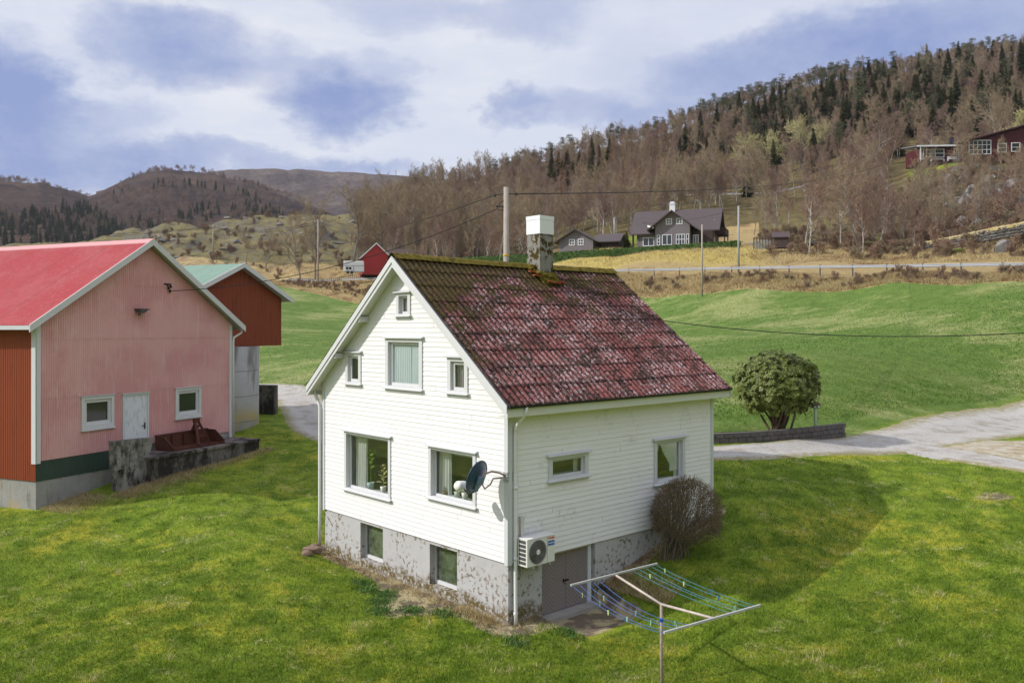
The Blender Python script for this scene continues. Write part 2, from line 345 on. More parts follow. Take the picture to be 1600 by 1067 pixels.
def ground_mat():
    n=NT('grassland'); P=n.coord('Position')
    z1=n.sep(n.attr('zone')); z2=n.sep(n.attr('zone_b'))
    lawn,g,f=grass_nodes(n,P)
    # hay field
    ps=n.scl(P,(.6,1.,1.))
    fa=n.noise(.09,5,.6,ps,.5); fb=n.noise(.8,6,.7,P); fc=n.noise(5,4,.75,P)
    fld=n.mix(n.mr(fb,.3,.75),(.085,.145,.026),(.145,.215,.045))
    fld=n.mix(n.mr(fc,.3,.75),n.mix(1.,fld,(.72,.75,.7),'MULTIPLY'),n.mix(1.,fld,(1.22,1.2,1.3),'MULTIPLY'))
    fld=n.mix(n.m('MULTIPLY',n.mr(n.m('ADD',n.m('MULTIPLY',fa,.65),n.m('MULTIPLY',n.noise(.5,7,.75,ps,.8),.5)),.545,.70),n.mr(fc,.35,.6,.2,.62)),fld,(.40,.38,.17))
    # dry straw banks
    da=n.noise(.22,5,.65,P,.6); db=n.noise(1.6,6,.75,P,.8); dc=n.noise(7,4,.8,P)
    dry=n.ramp(n.m('ADD',n.m('MULTIPLY',db,.65),n.m('MULTIPLY',dc,.35)),[(.25,(.17,.11,.05)),(.45,(.40,.29,.13)),(.62,(.52,.40,.20)),(.8,(.62,.52,.30))])
    dry=n.mix(n.mr(da,.52,.66,0.,.7),dry,(.20,.11,.06))
    dry=n.mix(n.m('MULTIPLY',z2[2],n.mr(db,.25,.6,.45,1.)),dry,n.mix(dc,(.42,.32,.07),(.66,.54,.18)))
    # forest floor and heath
    fo=n.ramp(n.noise(.35,7,.72,P,.7),[(.28,(.045,.035,.018)),(.43,(.12,.085,.04)),(.55,(.17,.14,.055)),(.66,(.15,.085,.05)),(.8,(.26,.20,.10))])
    hk=n.ramp(n.noise(.16,8,.75,P,.9),[(.3,(.05,.042,.022)),(.43,(.14,.115,.055)),(.53,(.21,.18,.07)),(.63,(.25,.195,.10)),(.8,(.36,.30,.18))])
    fo=n.mix(z2[1],fo,hk)
    # bare rock
    rv=n.noise(.7,8,.75,n.scl(P,(1,1,.45)),1.0)
    rock=n.ramp(rv,[(.3,(.03,.028,.028)),(.45,(.10,.092,.085)),(.6,(.19,.175,.165)),(.78,(.36,.34,.32))])
    geo=n.n('ShaderNodeNewGeometry'); nz=n.sep(geo.outputs['Normal'])[2]
    rm=n.m('MULTIPLY',z2[0],n.mr(n.m('ADD',n.m('MULTIPLY',nz,.8),n.m('MULTIPLY',n.noise(.45,5,.7,P),.6)),1.10,.90))
    soil=n.mix(n.noise(14,4,.7,P),(.09,.065,.045),(.24,.19,.14))
    dirt=n.attr('soil','Fac')
    col=n.mix(z1[1],lawn,fld)
    jag=n.m('MULTIPLY',n.m('SUBTRACT',n.noise(1.3,5,.7,P),.5),.9)
    col=n.mix(n.mr(n.m('ADD',z1[0],jag),.4,.6),col,dry)
    col=n.mix(n.mr(n.m('ADD',z1[2],jag),.4,.6),col,fo)
    col=n.mix(rm,col,rock)
    col=n.mix(n.mr(n.m('ADD',dirt,jag),.45,.7),col,n.mix(n.mr(n.noise(1.9,4,.6,P),.42,.58),soil,(.40,.33,.19)))
    hgt=n.m('ADD',n.m('MULTIPLY',f,.7),n.m('MULTIPLY',g,.4))
    nb=n.bump(hgt,.75,.07)
    far=n.m('MAXIMUM',n.m('MAXIMUM',z1[0],z1[2]),z1[1])
    hb=n.n('ShaderNodeBump'); n.set(hb.inputs['Height'],n.noise(.9,8,.8,P)); n.set(hb.inputs['Strength'],n.m('MULTIPLY',n.m('MAXIMUM',z1[0],z1[2]),.9)); hb.inputs['Distance'].default_value=.7; n.set(hb.inputs['Normal'],nb)
    return n.out(col,.9,hb.outputs[0],.12)
uu=np.concatenate([np.linspace(-520,-130,20,endpoint=False),np.arange(-130,1732,3.6),np.linspace(1735,2150,20)])
thf=np.arctan((uu-800)/F); a0,a1=thf[0],thf[-1]
th=np.concatenate([thf,np.linspace(a1,2*math.pi+a0,40)[1:-1]])
yy=np.concatenate([[1.0,4,8,12],np.exp(np.arange(math.log(15),math.log(58),.0075)),np.exp(np.arange(math.log(58),math.log(480),.0105)),np.exp(np.linspace(math.log(480),math.log(4200),50))])
TH,YY=np.meshgrid(th,yy); cz=np.cos(np.clip(((TH+math.pi)%(2*math.pi))-math.pi,-.78,.78)); RR=YY/cz
GX=RR*np.sin(TH);GY=RR*np.cos(TH); GZ=H(GX,GY)
nr,nc=GX.shape
idx=np.arange(nr*nc).reshape(nr,nc); nx=np.roll(idx,-1,1)
Fq=np.stack([idx[:-1],nx[:-1],nx[1:],idx[1:]],-1).reshape(-1,4)[:,::-1]
uG,YG=uY(GX,GY); rY=np.interp(uG,UR,ROADY); fY=np.interp(uG,UF,FLDY)
lawnEdge=np.interp(uG,[-500,420,520,900,1100,1320,1600,2100],[60,72,44,40,36.6,40.2,56,70])
field=sstep(-1,1,YG-lawnEdge)
dry=sstep(-2,2,YG-fY)
forest=sstep(22,30,YG-rY+6*fbm(GX,GY,20,3,77))
kn=sstep(205,225,YG)*(1-sstep(560,640,uG))
opn=np.where((uG>840)&(uG<1185),1-sstep(176,184,YG),0)     # open grass round the dark houses
forest=forest*(1-opn)
roofl=sstep(1400,1425,uG)*sstep(183,190,YG)*(1-sstep(212,222,YG))
ghouse=((uG>930)&(uG<1010)).astype(float)*sstep(146,150,YG)*(1-sstep(172,180,YG))
gl=np.maximum(roofl,ghouse)
zone=np.stack([dry*(1-gl),field*(1-gl),forest*(1-.55*gl),np.ones_like(dry)],-1)
rockm=np.clip(kn+.72*sstep(1440,1500,uG)*sstep(112,122,YG)*(1-sstep(190,198,YG))+.5*sstep(1330,1420,uG)*sstep(118,128,YG)*(1-sstep(185,195,YG)),0,1)*(1-gl)
hk=np.clip(kn+.75*sstep(1150,1250,uG)*(1-sstep(170,200,YG))*sstep(0,10,YG-rY)*(1-.75*sstep(1330,1420,uG)),0,1)
ybank=sstep(840,880,uG)*(1-sstep(1150,1230,uG))*sstep(6,9,YG-rY)*(1-sstep(26,32,YG-rY))
zone_b=np.stack([rockm,hk,ybank,np.ones_like(hk)],-1)
s_,o_=hloc(GX,GY)
dg=np.maximum(np.maximum(-s_-.0,0),np.maximum(s_-HL,0)); dy_=np.maximum(np.maximum(-o_,0),np.maximum(o_-HW,0)); dh=np.hypot(dg,dy_)
wid=.45+.5*(fbm(GX,GY,1.6,3,41)+.3)
wid=wid+1.5*np.exp(-((o_-3.1)/1.3)**2)*(s_<0)+.5*np.exp(-(np.hypot(s_-1,o_)/1.2)**2)
soil=(1-sstep(wid*.55,wid*1.25,dh))
soil=np.maximum(soil,(sstep(.95,1.35,s_)*(1-sstep(3.3,3.7,s_))*(1-sstep(1.2,2.3,-o_))*(o_<.5)))
px_,py_=gp(1552,29.6)[:2]; soil=np.maximum(soil,np.exp(-(np.hypot((GX-px_)/.8,(GY-py_)/.5))**2))
gtri=np.stack([np.interp(uG,[1440,1800],[0,1]),],-1)[...,0]
GM=ground_mat()
ground=npmesh('ground',np.stack([GX,GY,GZ],-1).reshape(-1,3),Fq,GM,smooth=True,attrs={'zone':zone.reshape(-1,4),'zone_b':zone_b.reshape(-1,4),'soil':soil.ravel()})
tag(ground,'rolling spring lawn, green hay field and brown wooded hillside','ground',kind='structure')
# ------------------------------------------------------------------ gravel drive and main road
def gravel_mat():
    n=NT('gravel'); P=n.coord('Position')
    a=n.noise(60,4,.75,P); b=n.noise(.9,5,.65,P,.3); v=n.vor(34,P,'Color')
    col=n.ramp(n.m('ADD',n.m('MULTIPLY',a,.6),n.m('MULTIPLY',n.sep(v)[0],.35)),[(.2,(.19,.172,.152)),(.45,(.41,.385,.35)),(.75,(.59,.565,.53))])
    col=n.mix(n.mr(b,.47,.66,0.,.7),col,(.27,.225,.17)); col=n.mix(n.mr(n.noise(7,5,.75,P),.55,.68,0.,.5),col,(.20,.185,.165))
    e=n.attr('edge','Fac'); col=n.mix(n.mr(n.m('ADD',e,n.m('MULTIPLY',n.m('SUBTRACT',n.noise(2.2,6,.78,P),.5),1.6)),.54,.95),col,n.mix(n.noise(11,4,.7,P),(.10,.12,.03),(.42,.34,.18)))
    w2=n.attr('wheel','Fac'); col=n.mix(n.m('MULTIPLY',w2,.28),col,(.55,.525,.49))
    return n.out(col,.9,n.bump(a,.7,.03),.15)
GRV=gravel_mat()
def catmull(P,k=12):
    P=[np.array(p,float) for p in P]; out=[]
    for i in range(len(P)-1):
        p0=P[max(i-1,0)];p1=P[i];p2=P[i+1];p3=P[min(i+2,len(P)-1)]
        for t in np.linspace(0,1,k,endpoint=False):
            out.append(.5*((2*p1)+(-p0+p2)*t+(2*p0-5*p1+4*p2-p3)*t*t+(-p0+3*p1-3*p2+p3)*t**3))
    out.append(P[-1]); return np.array(out)
def strip(name,pts,mat,lift=.05,nw=14,k=30,flat=False):
    """pts (x,y,half-width)"""
    C=catmull(pts,k); d=np.gradient(C[:,:2],axis=0); d/=np.linalg.norm(d,axis=1)[:,None]; nrm=np.stack([-d[:,1],d[:,0]],-1)
    t=np.linspace(-1,1,nw); X=C[:,0:1]+nrm[:,0:1]*t*C[:,2:3]; Y=C[:,1:2]+nrm[:,1:2]*t*C[:,2:3]
    j=1+.10*fbm(X,Y,1.1,3,3)*np.abs(t); X=C[:,0:1]+(X-C[:,0:1])*j; Y=C[:,1:2]+(Y-C[:,1:2])*j
    Z=H(X,Y)+lift
    if flat=='road':
        uc=C[:,0]/C[:,1]*F+800; ry=np.interp(uc,UR,ROADY); Z=np.repeat((CZ+(HZ-np.interp(uc,UR,ROADP))/F*ry)[:,None],nw,1)-.55
    elif flat: Z=np.repeat(H(C[:,0],C[:,1],False)[:,None],nw,1)+lift
    Z=Z-(np.abs(t)>.99)*(lift+.05)
    m,nn=X.shape; ix=np.arange(m*nn).reshape(m,nn); Fs=np.stack([ix[:-1,:-1],ix[:-1,1:],ix[1:,1:],ix[1:,:-1]],-1).reshape(-1,4)
    ed=np.array(np.broadcast_to(np.abs(t),X.shape));
    if name=='gravel_path': ed[:int(m*.30)]*=.3
    wh=np.broadcast_to(np.exp(-((np.abs(t)-.5)/.16)**2),X.shape)
    return npmesh(name,np.stack([X,Y,Z],-1).reshape(-1,3),Fs[:,::-1],mat,smooth=True,attrs={'edge':ed.ravel(),'wheel':wh.ravel()})
drive=strip('gravel_road',[(-34,74,1.8),(-25,72,1.8),(-18.6,66.5,1.8),(-13.4,55,1.8),(-10.2,47,1.8),(-4,41.2,1.9),(3,37,1.7),(8.3,34.7,1.6),(13,36.6,1.7),(19.5,40.6,2.4),(26,46.0,3.2),(33,51.2,3.5),(45,60,2.8)],GRV)
tag(drive,'pale grey gravel drive curving behind the white house','road',kind='structure')
br=strip('gravel_path',[(17.2,39.4,1.2),(18.8,36.6,1.4),(20.5,33.4,1.15),(23,29.5,1.0),(27,24,1.0)],GRV,.065)
tag(br,'narrow gravel track branching down from the drive','path',kind='structure')
def dirt_patch():
    n=NT('dry_gravel_verge'); P=n.coord('Position')
    col=n.ramp(n.noise(1.7,7,.75,P,.6),[(.32,(.16,.12,.07)),(.45,(.36,.30,.19)),(.6,(.44,.40,.34)),(.8,(.5,.48,.46))])
    return n.out(col,.9,n.bump(n.noise(12,5,.75,P),.6,.05),.1)
vg=strip('verge',[(19.3,39.1,.7),(21.7,37.9,2.6),(24.9,36.1,5.0),(28.6,33.6,6.6),(34,30,7.5)],dirt_patch(),.035,k=20)
tag(vg,'dry earthy verge between the two gravel tracks','verge',kind='structure')
ASP=plain('asphalt',(.06,.06,.062),.85,.25,3,coord='Position',bump=.01)
rp=[(*at(u,float(np.interp(u,UR,ROADY))+4.6),3.1) for u in (-300,0,300,430,520,650,800,950,1200,1400,1600,1900)]
rd=strip('road',rp,ASP,.12,8,14,'road')
tag(rd,'asphalt main road behind the steel guardrail','road',kind='structure')
# ------------------------------------------------------------------ distant hills
def hill_mat(name,a,b,cc,dd):
    n=NT(name); P=n.coord('Position'); q=n.scl(P,(1,1,1.6))
    f=n.m('ADD',n.m('MULTIPLY',n.noise(.006,7,.7,q,.5),.55),n.m('MULTIPLY',n.noise(.045,6,.75,q,.4),.45))
    col=n.ramp(f,[(.33,a),(.46,b),(.56,cc),(.7,dd)])
    sp=n.mr(n.noise(.11,4,.7,q),.53,.64); col=n.mix(n.m('MULTIPLY',sp,.7),col,(.030,.028,.03))
    return n.out(col,.95,n.bump(n.noise(.05,8,.8,P),1.,9.),.05)
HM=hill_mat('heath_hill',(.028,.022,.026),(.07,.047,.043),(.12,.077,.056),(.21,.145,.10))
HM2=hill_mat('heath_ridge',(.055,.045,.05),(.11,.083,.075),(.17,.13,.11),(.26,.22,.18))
HILLF=[]
def hills(name,us,ps,Y0,Yc,base,mat,label,seed,rough=10):
    U=np.arange(us[0],us[-1]+1,4.); T=np.linspace(0,1.25,70); UU,TT=np.meshgrid(U,T)
    def hz(UU,TT):
        pc=np.interp(UU,us,ps); Yv=Y0+(Yc-Y0)*TT; prof=np.where(TT<=1,np.sin(np.clip(TT,0,1)*math.pi/2)**.9,1)
        X=(UU-800)/F*Yv; zc=CZ+(HZ-pc)/F*Yc; zb=CZ+(HZ-base)/F*Y0-12
        Z=zb+(zc-zb)*prof-np.clip(TT-1,0,1)*260; am=np.sin(np.clip(TT,0,1)*math.pi)**.6
        k_=getattr(hz,'fac',None); k_=1. if k_ is None else np.interp(UU,U,k_)
        return X,Yv,zb+k_*(Z-zb+am*(fbm(X,Yv,170,6,seed)*rough*2.6-np.abs(fbm(X,Yv,90,4,seed+3))*rough)+np.clip(TT,0,1)**8*fbm(X,Yv,45,4,seed+9)*3.5)
    def hf(u,Y):
        t=(Y-Y0)/(Yc-Y0)
        if not(us[0]<=u<=us[-1] and 0<=t<=1.25): return -1e9
        return float(hz(np.array([float(u)]),np.array([t]))[2][0])
    fac=np.ones(len(U))
    for _ in range(3):
        X,Yv,Z=hz(UU,TT); sk=((Z-CZ)/Yv).max(0); tg=(HZ-np.interp(U,us,ps)+fbm(U,U*0+seed,34,4,seed)*3.+fbm(U,U*0+seed,9,2,seed+1)*.9)/F; zb_=CZ+(HZ-base)/F*Y0-12; fac_=(tg*Yc+CZ-zb_)/(np.maximum(sk*Yc+CZ-zb_,5)); fac=fac*np.clip(fac_,.5,1.1); hz.fac=fac
    HILLF.append(hf); X,Yv,Z=hz(UU,TT)
    m,nn=X.shape; ix=np.arange(m*nn).reshape(m,nn); Fs=np.stack([ix[:-1,:-1],ix[:-1,1:],ix[1:,1:],ix[1:,:-1]],-1).reshape(-1,4)
    o=npmesh(name,np.stack([X,Yv,Z],-1).reshape(-1,3),Fs,mat,smooth=True); tag(o,label,'hill',kind='structure'); return o
hills('hills',[-500,-250,0,60,110,140,165,210],[262,268,283,286,297,306,330,372],720,1450,384,HM,'brown heather hill behind the red barn',3)
hills('hills',[120,137,150,180,200,230,260,300,330,380,440,520,620,760],[330,308,303,288,279,270,266,268,273,284,305,335,360,380],800,1650,380,HM,'dark rounded moor hill with a fringe of trees',13,12)
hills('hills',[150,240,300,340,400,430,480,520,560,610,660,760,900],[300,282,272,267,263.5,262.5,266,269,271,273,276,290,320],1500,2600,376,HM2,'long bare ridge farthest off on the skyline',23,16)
# ------------------------------------------------------------------ white house
def paint(name,col=(.82,.805,.81),grime=.35,streak=(.6,.6,3.),gcol=(.30,.29,.27)):
    n=NT(name); P=n.coord('Object')
    a=n.noise(1.1,6,.7,P,.4); b=n.noise(9,5,.75,n.scl(P,streak)); cc=n.noise(.45,4,.6,P)
    g=n.m('MULTIPLY',n.mr(n.m('ADD',n.m('MULTIPLY',a,.5),n.m('MULTIPLY',b,.5)),.52,.72),n.mr(cc,.35,.65,.35,1.))
    k=n.mix(n.noise(60,3,.7,P),[x*.965 for x in col],col)
    k=n.mix(n.m('MULTIPLY',g,grime),k,gcol)
    return n.out(k,.55,n.bump(n.noise(40,4,.7,n.scl(P,(.4,.4,3))),.18,.01),.3)
WP=paint('white_paint',grime=.30)
WPS=paint('weathered_white_paint',grime=.75)
TRIM=paint('white_trim',(.63,.63,.64),.35)
TRG=paint('grey_trim',(.60,.61,.62),.4)
def foundation_mat():
    n=NT('flaking_grey_plaster'); P=n.coord('Object'); z=n.sep(P)[2]
    base=n.mix(n.noise(2.2,5,.65,P),(.40,.39,.39),(.52,.51,.51))
    k=n.noise(7.5,5,.66,P); big=n.noise(.75,4,.6,P)
    chips=n.m('MULTIPLY',n.mr(k,.55,.575),n.mr(n.m('ADD',big,n.mr(z,1.5,.3,-.02,.08)),.44,.54))
    col=n.mix(chips,base,n.mix(n.noise(20,3,.6,P),(.16,.125,.09),(.30,.25,.21)))
    low=n.m('ADD',z,n.m('MULTIPLY',n.m('SUBTRACT',n.noise(1.6,5,.7,P),.5),1.0))
    col=n.mix(n.m('MULTIPLY',n.mr(low,.55,.25),n.mr(n.noise(9,5,.8,P),.40,.52)),col,(.13,.095,.03))
    col=n.mix(n.mr(z,.2,.02,0.,.6),col,(.33,.30,.25))
    return n.out(col,.9,n.bump(n.m('SUBTRACT',n.noise(25,4,.7,P),n.m('MULTIPLY',chips,1.4)),.5,.02),.15)
FND=foundation_mat()
def glass(name,tint=(.92,.95,.93)):
    n=NT(name); g=n.n('ShaderNodeBsdfGlossy'); g.inputs['Roughness'].default_value=.02; g.inputs[0].default_value=(.9,.95,.93,1)
    t=n.n('ShaderNodeBsdfTransparent'); t.inputs[0].default_value=tint+(1,)
    wv=n.bump(n.noise(1.6,2,.5,n.coord('Object')),.02,.05)
    n.set(g.inputs['Normal'],wv)
    lw=n.n('ShaderNodeLayerWeight'); lw.inputs[0].default_value=.5
    mx=n.n('ShaderNodeMixShader'); n.set(mx.inputs[0],n.m('ADD',n.m('MULTIPLY',n.m('POWER',lw.outputs[1],4.),.7),.15)); n.t.links.new(t.outputs[0],mx.inputs[1]); n.t.links.new(g.outputs[0],mx.inputs[2])
    o=n.n('ShaderNodeOutputMaterial'); n.t.links.new(mx.outputs[0],o.inputs[0]); return n.idb
GLS=glass('window_glass')
def dust_reflection():
    n=NT('dust_and_reflection_tint'); d=n.n('ShaderNodeBsdfDiffuse'); n.set(d.inputs[0],n.mix(n.noise(5,5,.7),(.16,.22,.12),(.34,.40,.28))); g=n.n('ShaderNodeBsdfGlossy'); g.inputs['Roughness'].default_value=.12; t=n.n('ShaderNodeBsdfTransparent')  # green-grey diffuse layer: dust plus a green reflection painted into the pane colour
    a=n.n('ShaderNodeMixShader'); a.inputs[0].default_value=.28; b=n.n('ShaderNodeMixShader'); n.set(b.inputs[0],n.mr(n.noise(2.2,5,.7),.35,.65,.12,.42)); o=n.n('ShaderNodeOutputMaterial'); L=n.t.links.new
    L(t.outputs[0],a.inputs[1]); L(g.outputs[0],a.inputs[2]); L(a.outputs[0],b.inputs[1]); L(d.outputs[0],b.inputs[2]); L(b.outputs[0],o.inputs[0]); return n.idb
DUST_REFL=dust_reflection()
DGL=plain('dark_window_glass',(.02,.024,.026),.08,.3,1.,spec=.8)
def cloth(name,col,tr=.35):
    n=NT(name); P=n.coord('Object'); k=n.mix(n.noise(30,3,.7,P),[x*.85 for x in col],col); return n.out(k,.9,None,.05,trans=tr)
LACE=cloth('net_curtain',(.88,.88,.86),.2); BLUEC=cloth('pale_blue_curtain',(.80,.87,.92),.15); MAUV=cloth('mauve_curtain',(.58,.50,.56),.2)
INT=plain('room_plaster',(.42,.43,.38),.9,.15,1.5); WOODF=plain('floor_boards',(.22,.15,.09),.5,.2,2)
house=empty('white_house',(HX,HY,0),HT,'white weatherboard house with a mossy red corrugated roof','house')
def gmap(a,o,z): return (-o,a,z)
def smap(a,o,z): return (a,-o,z)
def siding(mb,mp,lo,hi,z0,z1,holes,step=.1385,thick=.013,cuts=(),joints=0):
    zb=z0
    jr=random.Random(5)
    while zb<z1-1e-4:
        zt=min(zb+step,z1)
        t0=thick+jr.uniform(-.003,.003)
        cs=[zb,zt]
        for h in holes: cs+= [q for q in (h[2],h[3]) if zb<q<zt]
        cs+=[q for q in cuts if zb<q<zt]; cs=sorted(set(cs))
        off=lambda z: t0*(1-(z-zb)/step)+.003
        jn=[]
        for _ in range(jr.choice((0,1,1,2))): ja=jr.uniform(.6,8.6); jn.append((ja-.0035,ja+.0035,zb-.1,zt+.1))
        for za,zc in zip(cs[:-1],cs[1:]):
            zm=(za+zc)/2; segs=[(None,None)]
            iv=[[lo(zm),hi(zm),True,True]]
            for h in list(holes)+jn:
                if h[2]<zm<h[3]:
                    ni=[]
                    for i in iv:
                        if h[1]<=i[0] or h[0]>=i[1]: ni.append(i); continue
                        if h[0]>i[0]: ni.append([i[0],h[0],i[2],False])
                        if h[1]<i[1]: ni.append([h[1],i[1],False,i[3]])
                    iv=ni
            for a,b,ea,eb in iv:
                a0,a1=(lo(za),lo(zc)) if ea else (a,a)
                b0,b1=(hi(za),hi(zc)) if eb else (b,b)
                if b0-a0<.005: continue
                mb.quad(mp(a0,off(za),za),mp(b0,off(za),za),mp(b1,off(zc),zc),mp(a1,off(zc),zc))
                if za==zb: mb.quad(mp(a0,off(za),za),mp(a0,0,za),mp(b0,0,za),mp(b0,off(za),za))
        zb=zt
def rect_wall(mb,mp,a0,a1,z0,z1,holes,o=0.,depth=.25):
    A=sorted({a0,a1,*[h[0] for h in holes],*[h[1] for h in holes]}); Z=sorted({z0,z1,*[h[2] for h in holes],*[h[3] for h in holes]})
    for i in range(len(A)-1):
        for j in range(len(Z)-1):
            am,zm=(A[i]+A[i+1])/2,(Z[j]+Z[j+1])/2
            if any(h[0]<am<h[1] and h[2]<zm<h[3] for h in holes): continue
            mb.quad(mp(A[i],o,Z[j]),mp(A[i+1],o,Z[j]),mp(A[i+1],o,Z[j+1]),mp(A[i],o,Z[j+1]))
    for h in holes:
        p=[(h[0],h[2]),(h[1],h[2]),(h[1],h[3]),(h[0],h[3])]
        for (x0,y0),(x1,y1) in zip(p,p[1:]+p[:1]): mb.quad(mp(x0,o,y0),mp(x1,o,y1),mp(x1,o-depth,y1),mp(x0,o-depth,y0))
ZS,ZW=1.598,5.70; SL=4.1/5.09; ZR=9.85; HM_=W2=HW/2
under=lambda y: ZR-.21-SL*abs(y-W2)
def mbox(mb,mp,a0,a1,o0,o1,z0,z1):
    P=[mp(a,o,z) for z in (z0,z1) for a,o in ((a0,o0),(a1,o0),(a1,o1),(a0,o1))]; mb.hexa(P)
def curtain_mesh(mp,a0,a1,z0,z1,o,amp=.03,wl=.11,shape=None,seed=0):
    rr=random.Random(seed); n=max(12,int((a1-a0)/.018)); mb=MB(); m=14
    for j in range(m+1):
        t=j/m
        for i in range(n+1):
            s=i/n; a=a0+(a1-a0)*s
            b=o+amp*math.sin(2*math.pi*(a/wl)+seed+.8*math.sin(a*7))*(.5+.5*t)
            z=z1+(z0-z1)*t
            if shape: a,z=shape(s,t,a,z)
            mb.v.append(mp(a,b,z))
    for j in range(m):
        for i in range(n):
            q=j*(n+1)+i; mb.f.append((q,q+1,q+n+2,q+n+1))
    return mb
HOLES_G=[];HOLES_S=[]
def house_window(mp,holes,a0,a1,z0,z1,cw=.13,rec=.07,sash=.06,curt=None,casing=None,label=None,sillmat=None,mull=0):
    cz0=z0+.09; cz1=z1-.05
    ia0,ia1,iz0,iz1=a0+.05+cw,a1-.05-cw,cz0+cw*.55,cz1-cw*.8
    holes.append((ia0,ia1,iz0,iz1))
    mb=MB(); b0,b1=a0+.05,a1-.05
    mbox(mb,mp,b0,ia0,.0,.045,cz0,cz1); mbox(mb,mp,ia1,b1,.0,.045,cz0,cz1)
    mbox(mb,mp,ia0,ia1,.0,.043,iz1,cz1); mbox(mb,mp,ia0,ia1,.0,.043,cz0,iz0)
    # reveal lining
    for q in ((ia0-.012,ia0,iz0,iz1),(ia1,ia1+.012,iz0,iz1)): mbox(mb,mp,q[0],q[1],-rec-.05,.0,q[2],q[3])
    mbox(mb,mp,ia0,ia1,-rec-.05,.0,iz1,iz1+.012); mbox(mb,mp,ia0,ia1,-rec-.05,.0,iz0-.012,iz0)
    w=mb.build('window',casing or TRIM,house)
    if label: w['label']=label
    mb=MB(); mp_=mp     # sloping drip cap over the head
    P=[mp(a0-.02,.0,cz1),mp(a1+.02,.0,cz1),mp(a1+.02,.125,cz1-.015),mp(a0-.02,.125,cz1-.015),mp(a0-.02,.0,cz1+.06),mp(a1+.02,.0,cz1+.06),mp(a1+.02,.125,cz1+.012),mp(a0-.02,.125,cz1+.012)]
    mb.hexa(P); mb.build('drip_cap',sillmat or TRG,w)
    mb=MB(); P=[mp(a0-.01,.046,cz0-.005),mp(a1+.01,.046,cz0-.005),mp(a1+.01,.12,cz0-.02),mp(a0-.01,.12,cz0-.02),mp(a0-.01,.046,cz0+.04),mp(a1+.01,.046,cz0+.04),mp(a1+.01,.12,cz0+.008),mp(a0-.01,.12,cz0+.008)]
    mb.hexa(P); mbox(mb,mp,b0,b1,0.,.04,cz0-.10,cz0-.003); mb.build('sill',sillmat or TRIM,w)
    mb=MB(); o0,o1=-rec-.045,-rec; e=.002
    for q in ((ia0+e,ia0+sash,iz0+e,iz1-e),(ia1-sash,ia1-e,iz0+e,iz1-e),(ia0+sash,ia1-sash,iz0+e,iz0+sash),(ia0+sash,ia1-sash,iz1-sash,iz1-e)): mbox(mb,mp,q[0],q[1],o0,o1,q[2],q[3])
    for k in range(mull):
        am=ia0+(ia1-ia0)*(k+1)/(mull+1); mbox(mb,mp,am-.025,am+.025,o0+.004,o1-.004,iz0+sash,iz1-sash)
    mb.build('sash',TRIM,w)
    mb=MB(); om=-rec-.03; mb.quad(mp(ia0+sash-.005,om,iz0+sash-.005),mp(ia1-sash+.005,om,iz0+sash-.005),mp(ia1-sash+.005,om,iz1-sash+.005),mp(ia0+sash-.005,om,iz1-sash+.005)); mb.build('pane',GLS,w)
    mb=MB(); mbox(mb,mp,ia0-.1,ia1+.1,-.42,-rec-.06,iz0-.05,iz0+.03); mb.build('inner_sill',TRIM,w)
    for cm in (curt or []):
        cm(mp,ia0,ia1,iz0,iz1).build('curtain',cm.mat,w,smooth=True)
    return w,(ia0,ia1,iz0,iz1)
class Cur:
    def __init__(s,f0,f1,mat,o=-.3,amp=.035,wl=.12,t0=0.,t1=1.,shape=None,seed=0): s.__dict__.update(locals())
    def __call__(s,mp,a0,a1,z0,z1):
        L=a1-a0; Hh=z1-z0
        return curtain_mesh(mp,a0+s.f0*L,a0+s.f1*L,z0+.03+s.t0*Hh,z0+s.t1*Hh,s.o,s.amp,s.wl,s.shape,s.seed)
W_1,r1=house_window(gmap,HOLES_G,5.217,7.956,2.363,4.413,.12,.09,.07,[Cur(.72,.99,LACE,-.32,.05,.13,seed=1),Cur(-.1,.0,LACE,-.32,.05,.13,seed=2)])
W_2,r2=house_window(gmap,HOLES_G,1.206,3.411,2.747,4.376,.12,.09,.06,[Cur(.74,1.0,LACE,-.3,.05,.13,seed=3),Cur(-.1,.7,LACE,-.42,.02,.06,.86,1.,seed=4)])
W_3,_=house_window(gmap,HOLES_G,3.6075,5.593,5.773,7.432,.15,.06,.09,[Cur(.02,.36,BLUEC,-.13,.03,.1,seed=5),Cur(.38,.98,BLUEC,-.13,.03,.11,seed=6)])
W_4,_=house_window(gmap,HOLES_G,6.866,7.88,5.79,6.956,.14,.05,.09,None)
W_5,_=house_window(gmap,HOLES_G,1.544,2.54,5.78,6.927,.15,.04,.09,[Cur(0.,.5,MAUV,-.2,.02,.1,seed=7),Cur(.56,1.,MAUV,-.2,.02,.1,seed=8)])
W_6,_=house_window(gmap,HOLES_G,4.196,5.012,7.94,8.79,.13,.06,.07,[Cur(.45,1.,MAUV,-.16,.01,.2,seed=9)])
fr=[Cur(.02,.9,LACE,-.12,.012,.09,.84,1.,seed=10),Cur(.86,1.0,LACE,-.25,.02,.1,seed=13)]
W_7,_=house_window(smap,HOLES_S,1.397,3.068,3.451,4.27,.14,.04,.06,fr,TRG)
def tied(dirn):
    def f(s,t,a,z): return (a+dirn*(-.0),z)
    return f
def sweep(sgn,wd):
    def f(s,t,a,z):
        k=s if sgn>0 else 1-s
        # inner edge drawn aside towards the tie, outer edge straight
        pull=wd*(1-k)*(min(1,t/.75)**1.3)
        return a+sgn*pull, z+(1-k)*.0
    return f
